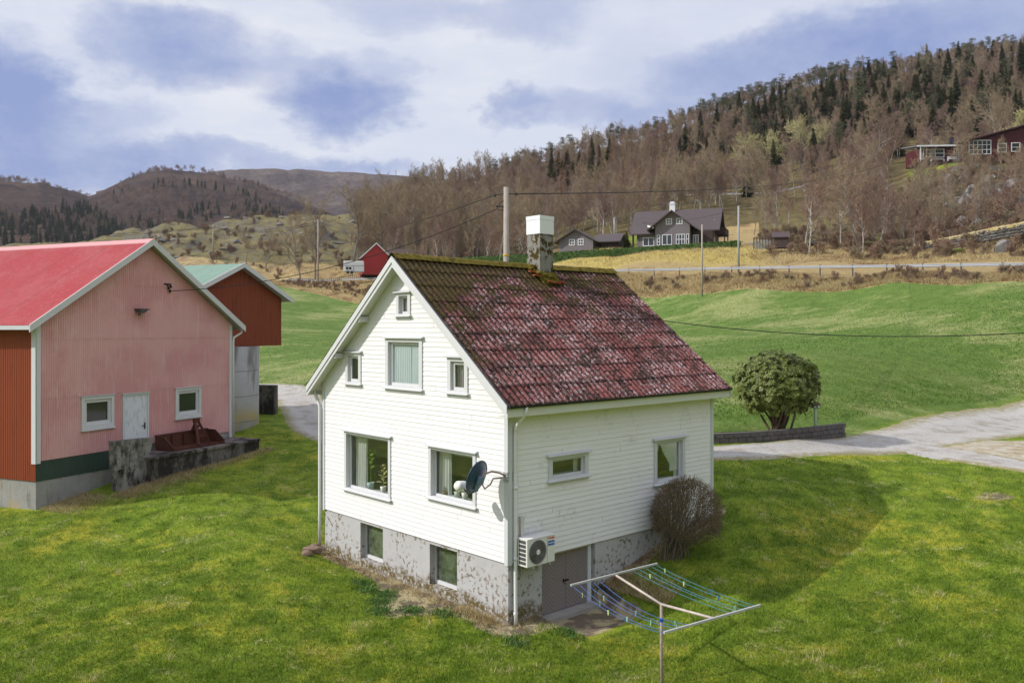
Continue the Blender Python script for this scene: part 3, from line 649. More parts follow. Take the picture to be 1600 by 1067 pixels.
W_8,r8=house_window(smap,HOLES_S,5.948,7.607,2.79,4.31,.13,.05,.07,[Cur(.24,.98,LACE,-.13,.02,.1,.18,1.,sweep(1,.5),11),Cur(0.02,.24,LACE,-.13,.02,.1,.25,1.,sweep(-1,.25),12),Cur(.84,.98,LACE,-.17,.02,.1,seed=14)],TRG)
# walls
mb=MB(); lo=lambda z: max(.0, W2-(ZR-.21-z)/SL) if z>under(0) else .0
hi=lambda z: HW-lo(z)
siding(mb,gmap,lo,hi,ZS,under(W2)-.02,HOLES_G,cuts=(under(0),))
mb.build('wall',WP,house)
mb=MB(); siding(mb,smap,lambda z:0.,lambda z:HL,ZS,ZW+.12,HOLES_S); mb.build('wall',WPS,house)
mb=MB()
siding(mb,lambda a,o,z:(HL+o,a,z),lo,hi,ZS,under(W2)-.02,[],cuts=(under(0),)); siding(mb,lambda a,o,z:(a,HW+o,z),lambda z:0.,lambda z:HL,ZS,ZW+.12,[])
mb.build('wall',WP,house)
cbt=.037
for pr in (((-cbt,.0,-.025,.11),(0.,.11,-cbt,-.0)),((HL-.11,HL+.0,-cbt,0.),(HL,HL+cbt,-.025,.11)),((-cbt,.0,HW-.11,HW+.0),(-cbt,.11,HW,HW+cbt))):
    mb=MB()
    for (x0,x1,y0,y1) in pr: mb.box(x0,x1,y0,y1,ZS-.04,under(0)-.02)
    mb.build('corner_board',TRG,house)
# cellar
BG=[(5.766,7.035,.361,1.4985),(2.128,3.38,.341,1.494)]; DS=[(1.25,3.37,-.14,1.56)]
mb=MB(); rect_wall(mb,gmap,.03,HW-.03,-1.2,ZS,BG,-.03,.26); rect_wall(mb,smap,.03,HL-.03,-1.2,ZS,DS,-.03,.22)
mb.quad((HL-.03,.03,-1.2),(HL-.03,HW-.03,-1.2),(HL-.03,HW-.03,ZS),(HL-.03,.03,ZS)); mb.quad((.03,HW-.03,-1.2),(HL-.03,HW-.03,-1.2),(HL-.03,HW-.03,ZS),(.03,HW-.03,ZS))
mb.quad((.04,.04,ZS-.002),(HL-.04,.04,ZS-.002),(HL-.04,HW-.04,ZS-.002),(.04,HW-.04,ZS-.002))
mb.build('foundation',FND,house)
for h in BG:
    mb=MB(); a0,a1,z0,z1=h; o0,o1=-.28,-.22; t=.075
    for q in ((a0+.002,a0+t,z0+.002,z1-.002),(a1-t*.4,a1-.002,z0+.002,z1-.002),(a0+t,a1-t*.4,z0+.002,z0+.10),(a0+t,a1-t*.4,z1-.05,z1-.002)): mbox(mb,gmap,q[0],q[1],o0,o1,q[2],q[3])
    w_=mb.build('window',TRIM,house)
    mb=MB(); mb.quad(gmap(a0+.05,-.26,z0+.07),gmap(a1-.02,-.26,z0+.07),gmap(a1-.02,-.26,z1-.03),gmap(a0+.05,-.26,z1-.03)); mb.build('pane',DUST_REFL,w_)
# cellar double door with herringbone boards
def door_mat():
    n=NT('taupe_boarded_door'); P=n.coord('Object'); s=n.sep(P); x=s[0]; z=s[2]
    tri=n.m('PINGPONG',n.m('SUBTRACT',x,.04),.53)
    f=n.m('FRACT',n.m('MULTIPLY',n.m('ADD',z,n.m('MULTIPLY',tri,1.0)),8.2))
    gr=n.mr(n.m('ABSOLUTE',n.m('SUBTRACT',f,.5)),.40,.48)
    seam=n.mr(n.m('ABSOLUTE',n.m('SUBTRACT',x,1.05)),.012,.004)
    k=n.mix(n.noise(5,5,.7,P),(.205,.175,.165),(.265,.232,.22))
    k=n.mix(n.m('MULTIPLY',n.m('MAXIMUM',gr,seam),.75),k,(.09,.075,.07))
    return n.out(k,.6,n.bump(n.m('SUBTRACT',1.,n.m('MAXIMUM',gr,seam)),.7,.012),.25)
a0,a1,z0,z1=DS[0]
mb=MB(); mb.hexa([(0.03,.0,.07),(a1-a0-.22,.0,.07),(a1-a0-.22,.05,.07),(.03,.05,.07),(.03,.0,z1-z0-.06),(a1-a0-.22,.0,z1-z0-.06),(a1-a0-.22,.05,z1-z0-.06),(.03,.05,z1-z0-.06)])
dr=mb.build('door',door_mat(),house); dr.location=(a0,.16,z0); dr['label']='taupe double cellar door with herringbone boards'
mb=MB(); mb.box(.93,1.14,-.035,-.02,.83,.87); mb.box(.94,.96,-.02,0,.8,.9); mb.tube([(1.0,-.005,.76),(1.0,-.03,.76)],.012); mb.build('handle',plain('black_iron',(.02,.02,.02),.4,metal=.6),dr)
mb=MB(); mbox(mb,smap,a1-.2,a1-.06,-.20,-.12,z0,z1-.03); mbox(mb,smap,a0+.0,a1-.2,-.19,-.13,z1-.055,z1-.005); mb.build('door_frame',TRG,house)
mb=MB(); mbox(mb,smap,a0-.0,a1-.02,-.24,.22,z0-.2,z0+.05); mb.build('doorstep',plain('doorstep_concrete',(.30,.28,.25),.9,.3,3,bump=.02),house)
# rooms behind the windows
mb=MB(); mb.box(.14,HL-.1,.14,HW-.1,ZS-.12,ZS+.02); mb.box(.14,HL-.1,.14,HW-.1,4.62,4.78); mb.build('floor_slab',WOODF,house)
mb=MB(); mb.box(4.2,4.3,.14,HW-.1,ZS+.02,4.62); mb.box(.14,4.2,4.35,4.43,ZS+.02,4.62); mb.poly([(3.4,.3,4.78),(3.4,HW-.3,4.78),(3.4,HW-.3,5.6),(3.4,W2,9.2),(3.4,.3,5.6)]); mb.box(.1,HL-.1,4.5,4.6,-.9,1.47); mb.box(3.0,3.1,4.6,HW-.1,-.9,1.47); mb.box(3.0,3.1,.3,4.5,-.9,1.47); mb.build('partition',INT,house)
# ---- roof
def roof_mat():
    n=NT('mossy_red_tiles'); P=n.coord('UV'); s=n.sep(P); uu_,vv=s[0],s[1]     # uu_ along the eave, vv down the slope from the ridge, metres
    el_=n.scl(P,(2.3,1.,1.))
    crs=n.m('FLOOR',n.m('DIVIDE',vv,.722)); cell=n.m('FLOOR',n.m('DIVIDE',uu_,.86))
    wn_=n.n('ShaderNodeTexWhiteNoise'); n.set(wn_.inputs[0],n.comb(cell,crs,0.)); sh=wn_.outputs[0]
    pr=n.noise(1.0,4,.65,P); 
    red=n.ramp(n.m('ADD',n.m('MULTIPLY',sh,.22),n.m('MULTIPLY',pr,.78)),[(.2,(.13,.036,.032)),(.45,(.215,.062,.055)),(.65,(.275,.095,.085)),(.85,(.33,.145,.13))])
    # pale lichen and bleached streaks running down the slope
    li=n.noise(7.5,6,.8,el_,.3); lz=n.noise(.85,4,.6,P,.3); l2=n.noise(24,4,.75,n.scl(P,(1.6,1.,1.)))
    lich=n.m('MULTIPLY',n.mr(li,.47,.57),n.mr(n.m('ADD',n.m('MULTIPLY',lz,.9),n.m('MULTIPLY',sh,.1)),.40,.60,.10,.9))
    col=n.mix(lich,red,n.mix(l2,(.36,.24,.24),(.78,.68,.69)))
    dots=n.m('MULTIPLY',n.mr(n.noise(15,3,.6,el_,.2),.665,.70),n.mr(lz,.3,.6,.55,1.)); col=n.mix(dots,col,(.66,.60,.58))
    val=n.m('COSINE',n.m('MULTIPLY',uu_,2*math.pi/.214)); col=n.mix(n.mr(n.m('ADD',val,n.m('MULTIPLY',n.m('SUBTRACT',n.noise(5,5,.7,P),.5),1.6)),.0,-.9,0.,.72),col,(.045,.022,.018))  # rib valleys darkened: painted shade to bring out the ribs, broken up like dirt
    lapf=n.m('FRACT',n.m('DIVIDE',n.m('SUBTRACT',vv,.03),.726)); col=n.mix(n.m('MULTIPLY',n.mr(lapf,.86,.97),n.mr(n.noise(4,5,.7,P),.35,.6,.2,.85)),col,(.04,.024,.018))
    # dark holes and blots
    dk=n.mr(n.noise(8.,3,.6,n.scl(P,(1.5,1.,1.)),.2),.565,.60); dz=n.mr(n.noise(1.15,5,.7,P,.5),.48,.60)
    col=n.mix(n.m('MULTIPLY',dk,.97),col,(.016,.010,.009)); col=n.mix(n.m('MULTIPLY',dz,n.mr(n.noise(6,5,.8,el_),.36,.56,0.,.95)),col,(.030,.020,.014))
    # moss: ridge, front verge, under the chimney
    mz=n.m('ADD',n.mr(vv,3.4,.0,.08,.66),n.m('MULTIPLY',n.mr(uu_,3.6,.0,0.,.60),n.mr(vv,6.2,1.,.35,1.)))
    st=n.m('MULTIPLY',n.mr(n.m('ABSOLUTE',n.m('SUBTRACT',uu_,5.3)),1.5,.1),n.mr(vv,3.1,.7,0.,.75))
    cn=n.m('MULTIPLY',n.mr(n.m('ABSOLUTE',n.m('SUBTRACT',uu_,6.5)),1.3,.1),n.mr(n.m('ABSOLUTE',n.m('SUBTRACT',vv,2.45)),.6,.1,0.,.5))
    mz=n.m('MAXIMUM',n.m('MAXIMUM',mz,st),cn)
    mzn=n.m('ADD',mz,n.m('MULTIPLY',n.m('SUBTRACT',n.m('ADD',n.m('MULTIPLY',n.noise(1.7,6,.7,P,.5),.6),n.m('MULTIPLY',n.noise(10,5,.8,el_),.4)),.5),4.4))
    moss=n.mr(mzn,.42,.62)
    mc=n.ramp(n.noise(13,5,.75,P),[(.25,(.014,.011,.005)),(.43,(.035,.025,.008)),(.58,(.085,.062,.010)),(.72,(.15,.115,.016)),(.9,(.22,.17,.025))])
    col=n.mix(n.m('MULTIPLY',moss,.93),col,mc)
    h=n.m('ADD',n.m('MULTIPLY',moss,n.noise(16,5,.75,P)),n.m('MULTIPLY',lich,.25))
    h=n.m('SUBTRACT',h,n.m('MULTIPLY',dk,.5))
    return n.out(col,.82,n.bump(h,.8,.035),.2)
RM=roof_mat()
def corr_roof(name,parent,mp,L,slen,per,amp,courses,mat,drop=.022,ncol=7,jit=0.006,seed=1,sag=0.,lapn=3):
    """mp(u,v,h): u along eave, v down slope, h lift -> local xyz"""
    nu=int(L/per*ncol)+1; u=np.linspace(0,L,nu); rows=[];cl=slen/courses
    for k in range(courses):
        for t in (0.,.5,1.): rows.append((k,k*cl+t*cl+(.035 if t==1. else 0),t))
    r_=np.random.default_rng(seed); shk=r_.uniform(-1,1,(courses,int(L/.86)+3))
    V=[];UV=[]
    for k,v,t in rows:
        ph=2*math.pi*u/per; h=amp*(np.abs(np.cos(ph/2))**.9*2-1)
        h=h+drop*(t)+.004*np.interp(u,np.arange(shk.shape[1])*.86,shk[k])+jit*fbm(u,np.full_like(u,v*3),.5,3,seed)
        h=h-sag*np.sin(np.pi*np.clip(u/L,0,1))
        vv=v+.012*np.interp(u,np.arange(shk.shape[1])*.86,shk[k])*(t==1.)
        for uu_,hh,v2 in zip(u,h,np.broadcast_to(vv,u.shape)): V.append(mp(uu_,v2,hh)); UV.append((uu_,v2))
    Fs=[]
    nrw=len(rows); ix=np.arange(nrw*nu).reshape(nrw,nu)
    q=np.stack([ix[:-1,:-1],ix[:-1,1:],ix[1:,1:],ix[1:,:-1]],-1).reshape(-1,4)
    o=npmesh(name,np.array(V),q,mat,parent,smooth=False)
    uvl=o.data.uv_layers.new(name='UVMap'); li=np.empty(len(o.data.loops),np.int32); o.data.loops.foreach_get('vertex_index',li)
    uvl.data.foreach_set('uv',np.array(UV,np.float32)[li].ravel()); return o
OV=.41; EV=.45; ca=math.atan(SL); SLn=(W2+EV)/math.cos(ca)
def rmap(sgn):
    def f(u,v,h):
        y=W2-sgn*(v*math.cos(ca)+h*-math.sin(ca)*-1*0) ; y=W2-sgn*(v*math.cos(ca)-(-h)*math.sin(ca))
        return (-OV+u, y, ZR-.04-v*math.sin(ca)+h*math.cos(ca))
    return f
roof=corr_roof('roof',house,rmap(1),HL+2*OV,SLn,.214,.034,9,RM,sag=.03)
mb=MB()   # far slope, seen only at its edge
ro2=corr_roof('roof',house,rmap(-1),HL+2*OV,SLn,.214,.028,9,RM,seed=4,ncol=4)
# ridge capping, lumpy with moss
nu=120; V=[];UVr=[];Fr=[]
for i in range(nu+1):
    x=-OV-.02+(HL+2*OV+.04)*i/nu; sg=-.03*math.sin(math.pi*i/nu)
    for j in range(9):
        a=(j-4)/4; y=W2-a*.235; z=ZR+.055-abs(a)**1.25*.185+sg+.018*float(fbm(np.array([x]),np.array([a*.5]),.22,4,5)[0])
        V.append((x,y,z)); UVr.append((i*.08,.05+.2*abs(a)))
for i in range(nu):
    for j in range(8): q=i*9+j; Fr.append((q,q+1,q+10,q+9))
def ridge_mat():
    n=NT('mossy_ridge'); P=n.coord('Object')
    col=n.ramp(n.noise(6,6,.75,P,.4),[(.3,(.03,.022,.008)),(.44,(.10,.078,.014)),(.56,(.19,.15,.025)),(.68,(.17,.075,.05)),(.82,(.30,.22,.16))])
    return n.out(col,.95,n.bump(n.noise(22,5,.8,P),.9,.04),.1)
RDG=ridge_mat(); rc=npmesh('ridge_cap',np.array(V),np.array(Fr),RDG,roof,smooth=True)
# verge boards, soffit, purlin ends, fascia, gutters
x0=-OV-.025
def rk(y,dz): return ZR-SL*abs(y-W2)+dz
for x in (x0,HL+OV-.005):
  for sg in (1,-1):
    ye=W2-sg*(W2+EV-.03); mb=MB()
    for (t0,t1,xa,xb) in ((-.055,-.225,x,x+.03),(-.225,-.36,x+.03,x+.055)):
        mb.hexa([(xa,W2,rk(W2,t1)-.02),(xb,W2,rk(W2,t1)-.02),(xb,ye,rk(ye,t1)-.02),(xa,ye,rk(ye,t1)-.02),(xa,W2,rk(W2,t0)),(xb,W2,rk(W2,t0)),(xb,ye,rk(ye,t0)),(xa,ye,rk(ye,t0))])
    mb.build('barge_board',TRIM,house)
mb=MB()
for sg in (1,-1):
    ye=W2-sg*(W2+EV-.06)
    for xa,xb in ((-OV+.03,HL+OV-.01),):
        mb.hexa([(xa,W2,rk(W2,-.25)),(xb,W2,rk(W2,-.25)),(xb,ye,rk(ye,-.25)),(xa,ye,rk(ye,-.25)),(xa,W2,rk(W2,-.10)),(xb,W2,rk(W2,-.10)),(xb,ye,rk(ye,-.10)),(xa,ye,rk(ye,-.10))])
mb.build('soffit',paint('soffit_paint',(.70,.70,.64),.2),house)
for y in (6.55,8.0): mb=MB(); mb.box(-OV+.05,.05,y-.06,y+.06,rk(y,-.44),rk(y,-.27)); mb.build('purlin_end',TRIM,house)
mb=MB(); mb.box(-OV+.03,HL+OV-.03,-EV+.04,-EV+.065,5.42,5.66); mb.box(-OV+.03,HL+OV-.03,-EV+.065,-.04,5.42,5.44); mb.box(-OV+.03,HL+OV-.03,HW+EV-.065,HW+EV-.04,5.42,5.66); mb.build('fascia',paint('fascia_paint',(.62,.63,.56),.3),house)
def gutter(y,sg,mat,x0,x1):
    mb=MB(); N=8
    pr=[(y-sg*.065*math.cos(math.pi*j/N)*1.0-sg*.02, 5.71-.075*math.sin(math.pi*j/N)) for j in range(N+1)]
    for x in (x0,x1):
        for p in pr: mb.v.append((x,p[0],p[1]))
    for j in range(N): mb.f.append((j,j+1,N+2+j,N+1+j))
    mb.poly([(x0,)+p for p in pr]); mb.poly([(x1,)+p for p in pr]); return mb.build('gutter',mat,house)
BLK=plain('black_gutter',(.025,.027,.028),.45,.3,4); gutter(-EV+.02,1,BLK,-OV+.02,HL+OV); gutter(HW+EV-.02,-1,TRIM,-OV+.02,HL+OV)
PIPE=paint('pipe_paint',(.74,.74,.72),.45)
mb=MB(); 
def arc(pts): return pts
mb.tube([(.22,-EV+.0,5.66),(.22,-EV+.02,5.5),(.19,-.14,5.17),(.185,-.085,5.05),(.185,-.085,3.6),(.18,-.085,1.7),(.18,-.095,.35),(.18,-.105,.03)],.05,12)
for z in (5.06,3.55,1.72,.3): mb.tube([(.184,-.086,z-.04),(.184,-.086,z+.04)],.058,12)
mb.build('downpipe',PIPE,house,smooth=True)
mb=MB(); mb.tube([(-.12,HW+EV-.06,5.66),(-.12,HW+EV-.1,5.45),(-.1,HW+.12,5.1),(-.1,HW+.085,4.98),(-.1,HW+.085,1.5),(-.1,HW+.1,.33)],.05,12); mb.build('downpipe',PIPE,house,smooth=True)
# chimney on the ridge
def chim_mat():
    n=NT('mossy_chimney_render'); P=n.coord('Object')
    col=n.mix(n.noise(3,5,.7,P),(.20,.185,.165),(.36,.345,.32))
    x=n.sep(P)
    m=n.m('MULTIPLY',n.mr(n.noise(5.5,5,.7,P,.5),.47,.52),n.mr(n.noise(1.5,3,.6,P),.36,.48))
    col=n.mix(m,col,n.mix(n.noise(20,4,.7,P),(.03,.025,.008),(.10,.075,.02)))
    col=n.mix(n.mr(n.noise(8,6,.8,n.scl(P,(1,1,.35))),.56,.66,0.,.8),col,(.07,.068,.065))
    return n.out(col,.95,n.bump(n.noise(18,5,.75,P),.7,.03),.1)
cx,cw=5.45,.31; W2c=W2; W2=W2-.25
mb=MB(); mb.box(cx-cw,cx+cw,W2-cw,W2+cw,8.6,10.84); chim=mb.build('chimney',chim_mat(),house)
mb=MB(); mb.box(cx-cw-.02,cx+cw+.02,W2-cw-.02,W2+cw+.02,10.841,11.45); mb.box(cx-cw-.028,cx+cw+.028,W2-cw-.028,W2+cw+.028,11.32,11.455)
mb.build('chimney_hood',paint('white_sheet_hood',(.80,.81,.83),.25,gcol=(.35,.2,.12)),chim)
mb=MB(); 
mb.hexa([(cx-cw-.1,W2-cw-.30,ZR-SL*(cw+.55)-.02),(cx+cw+.12,W2-cw-.30,ZR-SL*(cw+.55)-.02),(cx+cw+.12,W2-cw-.002,ZR-SL*(cw+.25)-.02),(cx-cw-.1,W2-cw-.002,ZR-SL*(cw+.25)-.02),
 (cx-cw-.05,W2-cw-.24,ZR-SL*(cw+.55)+.14),(cx+cw+.07,W2-cw-.24,ZR-SL*(cw+.55)+.14),(cx+cw+.07,W2-cw-.002,ZR-SL*(cw+.25)+.16),(cx-cw-.05,W2-cw-.002,ZR-SL*(cw+.25)+.16)])
for k,(ax,ay) in enumerate(((-.38,-.2),(-.42,.0),(-.35,-.33),(.36,-.35),(.0,-.46),(-.22,-.44),(.2,-.45),(-.5,-.12))): mb.ico((cx+ax,W2+ay,ZR-SL*abs(ay-.25)+.08+.03*(k%3)),.11,k,2,(1.3,1,.7))
mb.build('chimney_collar',RDG,chim)
BRT=plain('bare_red_tile',(.42,.10,.05),.8,.2,6)
for ax,ay in ((-.55,-.18),(-.5,-.34),(.15,-.62),(.42,-.58),(-.1,-.6)): mb=MB(); mb.obar((cx+ax-.12,W2+ay,ZR-SL*abs(ay-.25)+.07),(cx+ax+.12,W2+ay-.06,ZR-SL*abs(ay-.25)+.03),.16,.03); mb.build('ridge_tile',BRT,chim)
W2=W2c
# ------------------------------------------------------------------ pink and red barn
BA=math.atan2(.918,.397); bx,by=-18.56,33.0
barn=empty('barn',(bx,by,0),BA,'large barn with pink corrugated gable, rust red side wall and bright red roof','barn')
def bmap(a,o,z): return (a,-o,z)
BWd=10.85
def sheet(name,col,streak,grime,rough=.55,per_noise=6.,col2=None,spec=.3,rib=0):
    n=NT(name); P=n.coord('Object')
    a=n.noise(1.0,5,.65,P); b=n.noise(per_noise,5,.7,n.scl(P,(1,1,.12))); cc=n.noise(.35,4,.6,P)
    k=n.mix(a,[x*.9 for x in col],[min(1,x*1.08) for x in col])
    if col2: k=n.mix(n.mr(cc,.40,.62),k,col2)
    k=n.mix(n.m('MULTIPLY',n.mr(b,.5,.75),grime),k,streak)
    k=n.mix(n.m('MULTIPLY',n.mr(n.noise(22,4,.8,n.scl(P,(1,1,.4))),.6,.72),grime*.8),k,streak)
    return n.out(k,rough,n.bump(n.noise(30,3,.6,P),.1,.01),spec)
PINK=sheet('faded_pink_sheet',(.65,.315,.315),(.76,.53,.51),.7,col2=(.71,.40,.39))
RUST=sheet('rust_red_sheet',(.31,.066,.026),(.17,.035,.016),.55)
RUSTD=sheet('brown_red_sheet',(.26,.062,.030),(.09,.026,.018),.8)
GREENS=sheet('dark_green_sheet',(.045,.075,.058),(.10,.11,.10),.5)
def roofsheet(name,col,seam):
    n=NT(name); P=n.coord('Object'); s=n.sep(P)
    k=n.mix(n.noise(1.2,6,.7,P),[x*.86 for x in col],[min(1,x*1.1) for x in col])
    k=n.mix(n.mr(n.noise(.5,5,.65,P),.42,.66,0.,.22),k,(.52,.20,.19) if col[0]>.4 else (.30,.38,.32))
    k=n.mix(n.mr(n.noise(9,5,.75,n.scl(P,(.2,1,1))),.5,.75,0.,.3),k,(.62,.42,.40))
    sm=n.mr(n.m('ABSOLUTE',n.m('SUBTRACT',n.m('FRACT',n.m('DIVIDE',s[1],1.9)),.5)),.485,.496); k=n.mix(n.m('MULTIPLY',sm,.55),k,(.16,.03,.03))
    return n.out(k,.5,n.bump(n.noise(20,3,.6,P),.1,.01),.35)
RED=roofsheet('red_roof_sheet',(.42,.038,.042),0); GRN=roofsheet('green_roof_sheet',(.17,.29,.215),0)
def conc(name,col=(.36,.35,.33),moss=0.,dark=0.,yel=0.):
    n=NT(name); P=n.coord('Object')
    k=n.mix(n.noise(1.6,7,.75,P,.4),[x*.62 for x in col],[min(1,x*1.18) for x in col])
    k=n.mix(n.mr(n.noise(3.2,5,.75,n.scl(P,(1,1,.22))),.52,.72,0.,.65),k,(.11,.10,.09))
    if dark: k=n.mix(n.mr(n.m('ADD',n.noise(1.3,8,.8,n.scl(P,(1,1,.5))),dark*.1),.42,.60),k,(.035,.031,.026))
    if yel: k=n.mix(n.m('MULTIPLY',n.mr(n.noise(1.1,4,.6,P),.55,.7),yel),k,(.48,.34,.12))
    if moss: k=n.mix(n.m('MULTIPLY',n.mr(n.noise(5,5,.7,P),.54,.64),moss),k,(.03,.026,.012))
    return n.out(k,.92,n.bump(n.noise(9,6,.75,P),.6,.03),.15)
CONC=conc('weathered_concrete',yel=.45); CONM=conc('mossy_concrete',(.33,.31,.285),.35,.05); CONB=conc('blackened_concrete',(.20,.185,.165),.6,.45)
def corr_wall(mp,a0,a1,z0,z1f,holes,per=.105,amp=.018,o=0.):
    mb=MB(); n=int(round((a1-a0)/per)); A=[]
    for i in range(n):
        b=a0+(a1-a0)*i/n; p=(a1-a0)/n
        A+=[(b,0),(b+.30*p,0),(b+.42*p,1),(b+.88*p,1)]
    A.append((a1,0))
    for h in holes:
        for q in (h[0],h[1]): A.append((q,None))
    A.sort(key=lambda t:t[0]); last=0; B=[]
    for a,k in A:
        if k is None: k=last
        last=k; B.append((a,k))
    for (x0,k0),(x1,k1) in zip(B[:-1],B[1:]):
        if x1-x0<1e-6: continue
        xm=(x0+x1)/2; iv=[(z0,None)]
        hs=sorted([h for h in holes if h[0]<xm<h[1]],key=lambda h:h[2]); cur=z0
        def q(za,zb0,zb1): mb.quad(mp(x0,o+amp*k0,za),mp(x1,o+amp*k1,za),mp(x1,o+amp*k1,zb1),mp(x0,o+amp*k0,zb0))
        for h in hs:
            if h[2]>cur: q(cur,h[2],h[2])
            cur=h[3]
        q(cur,z1f(x0),z1f(x1))
    return mb
BZE,BZA=7.79,11.64; BOV=.55; bsl=(BZA-BZE)/(BWd/2+BOV)
brk=lambda a: BZA-bsl*abs(a-BWd/2)
hb1=(2.04,3.65,3.50,4.86); hbd=(4.11,5.55,2.36,4.83); hb2=(7.105,8.73,3.48,4.89)
ins=lambda h,e=.1:(h[0]+e,h[1]-e,h[2]+e,h[3]-e)
BSP=.62 # pink sheet courses
w_=corr_wall(bmap,0,BWd,2.49,lambda a:min(4.92,brk(a)-.2),[ins(hb1),ins(hbd),ins(hb2)]); o=w_.build('wall',PINK,barn)
w_=corr_wall(bmap,0,BWd,4.9,lambda a:7.26,[],o=.012); w_.build('wall',PINK,barn)
w_=corr_wall(bmap,0,BWd,7.24,lambda a:max(7.241,min(9.6,brk(a)-.2)),[],o=.024); w_.build('wall',PINK,barn)
w_=corr_wall(bmap,BWd/2-2.9,BWd/2+2.9,9.58,lambda a:max(9.581,brk(a)-.2),[],o=.036); w_.build('wall',PINK,barn)
corr_wall(bmap,0.01,3.9,1.70,lambda a:2.50,[],o=-.02).build('plinth_cladding',GREENS,barn)
def lmap(a,o,z): return (-o,a,z)
corr_wall(lmap,0,27,1.72,lambda a:BZE+.15,[]).build('wall',RUST,barn)
mb=MB(); mb.quad((BWd,0,1.5),(BWd,27,1.5),(BWd,27,BZE+.2),(BWd,0,BZE+.2)); mb.poly([(0,27,1.5),(BWd,27,1.5),(BWd,27,BZE+.2),(BWd/2,27,BZA-.2),(0,27,BZE+.2)]); mb.build('wall',RUST,barn)
mb=MB(); mb.box(.03,BWd-.03,.03,26.9,-1.5,2.47); mb.build('foundation',CONC,barn)
mb=MB(); mb.box(-.03,.17,-.06,-.0,2.40,brk(0)-.28); mb.box(-.06,-.0,-.06,.17,2.40,brk(0)-.28); mb.build('corner_board',TRIM,barn); mb=MB(); mb.box(BWd-.17,BWd+.03,-.06,0,2.1,brk(BWd)-.28); mb.build('corner_board',TRIM,barn)
def bwin(h,deep=.12):
    a0,a1,z0,z1=h; mb=MB(); t=.14
    for q in ((a0,a0+t,z0,z1),(a1-t,a1,z0,z1),(a0+t,a1-t,z1-t,z1),(a0+t,a1-t,z0,z0+t*1.25)): mbox(mb,bmap,q[0],q[1],-.03,.07,q[2],q[3])
    w=mb.build('window',TRIM,barn)
    mb=MB(); t2=.13
    for q in ((a0+t,a0+t+t2,z0+t*1.25,z1-t),(a1-t-t2,a1-t,z0+t*1.25,z1-t),(a0+t+t2,a1-t-t2,z1-t-t2,z1-t),(a0+t+t2,a1-t-t2,z0+t*1.25,z0+t*1.25+t2)): mbox(mb,bmap,q[0],q[1],-.09,.01,q[2],q[3])
    mb.build('sash',TRIM,w)
    mb=MB(); e=t+t2-.01; mb.quad(bmap(a0+e,-.05,z0+e),bmap(a1-e,-.05,z0+e),bmap(a1-e,-.05,z1-e),bmap(a0+e,-.05,z1-e)); mb.build('pane',DGL,w)
    mb=MB(); mbox(mb,bmap,a0-.04,a1+.04,.0,.12,z0-.06,z0-.005); mb.build('sill',TRIM,w)
    mb=MB(); mbox(mb,bmap,a0-.06,a1+.06,.0,.11,z1+.002,z1+.03); mb.build('drip_cap',TRG,w)
bwin(hb1); bwin(hb2)
n_=NT('flaking_white_door'); P_=n_.coord('Object')
dm=n_.out(n_.mix(n_.mr(n_.noise(7,6,.8,n_.scl(P_,(1.2,1.2,.25)),.4),.5,.66,0.,.75),(.70,.72,.76),(.36,.34,.33)),.6,None,.3)
a0,a1,z0,z1=hbd; mb=MB(); mbox(mb,bmap,a0+.09,a1-.09,-.03,.02,z0,z1-.09); bd=mb.build('door',dm,barn)
mb=MB(); mb.tube([bmap(a1-.22,.03,3.35),bmap(a1-.22,.07,3.35),bmap(a1-.40,.07,3.37)],.018); mbox(mb,bmap,a1-.26,a1-.19,.02,.035,3.2,3.5); mb.build('handle',plain('worn_iron',(.06,.05,.045),.5,metal=.5),bd)
mb=MB(); mbox(mb,bmap,a0,a0+.09,-.02,.06,z0,z1); mbox(mb,bmap,a1-.09,a1,-.02,.06,z0,z1); mbox(mb,bmap,a0+.09,a1-.09,-.02,.06,z1-.09,z1); mbox(mb,bmap,a0-.05,a1+.05,.0,.10,z1+.002,z1+.03); mb.build('door_frame',TRIM,barn)
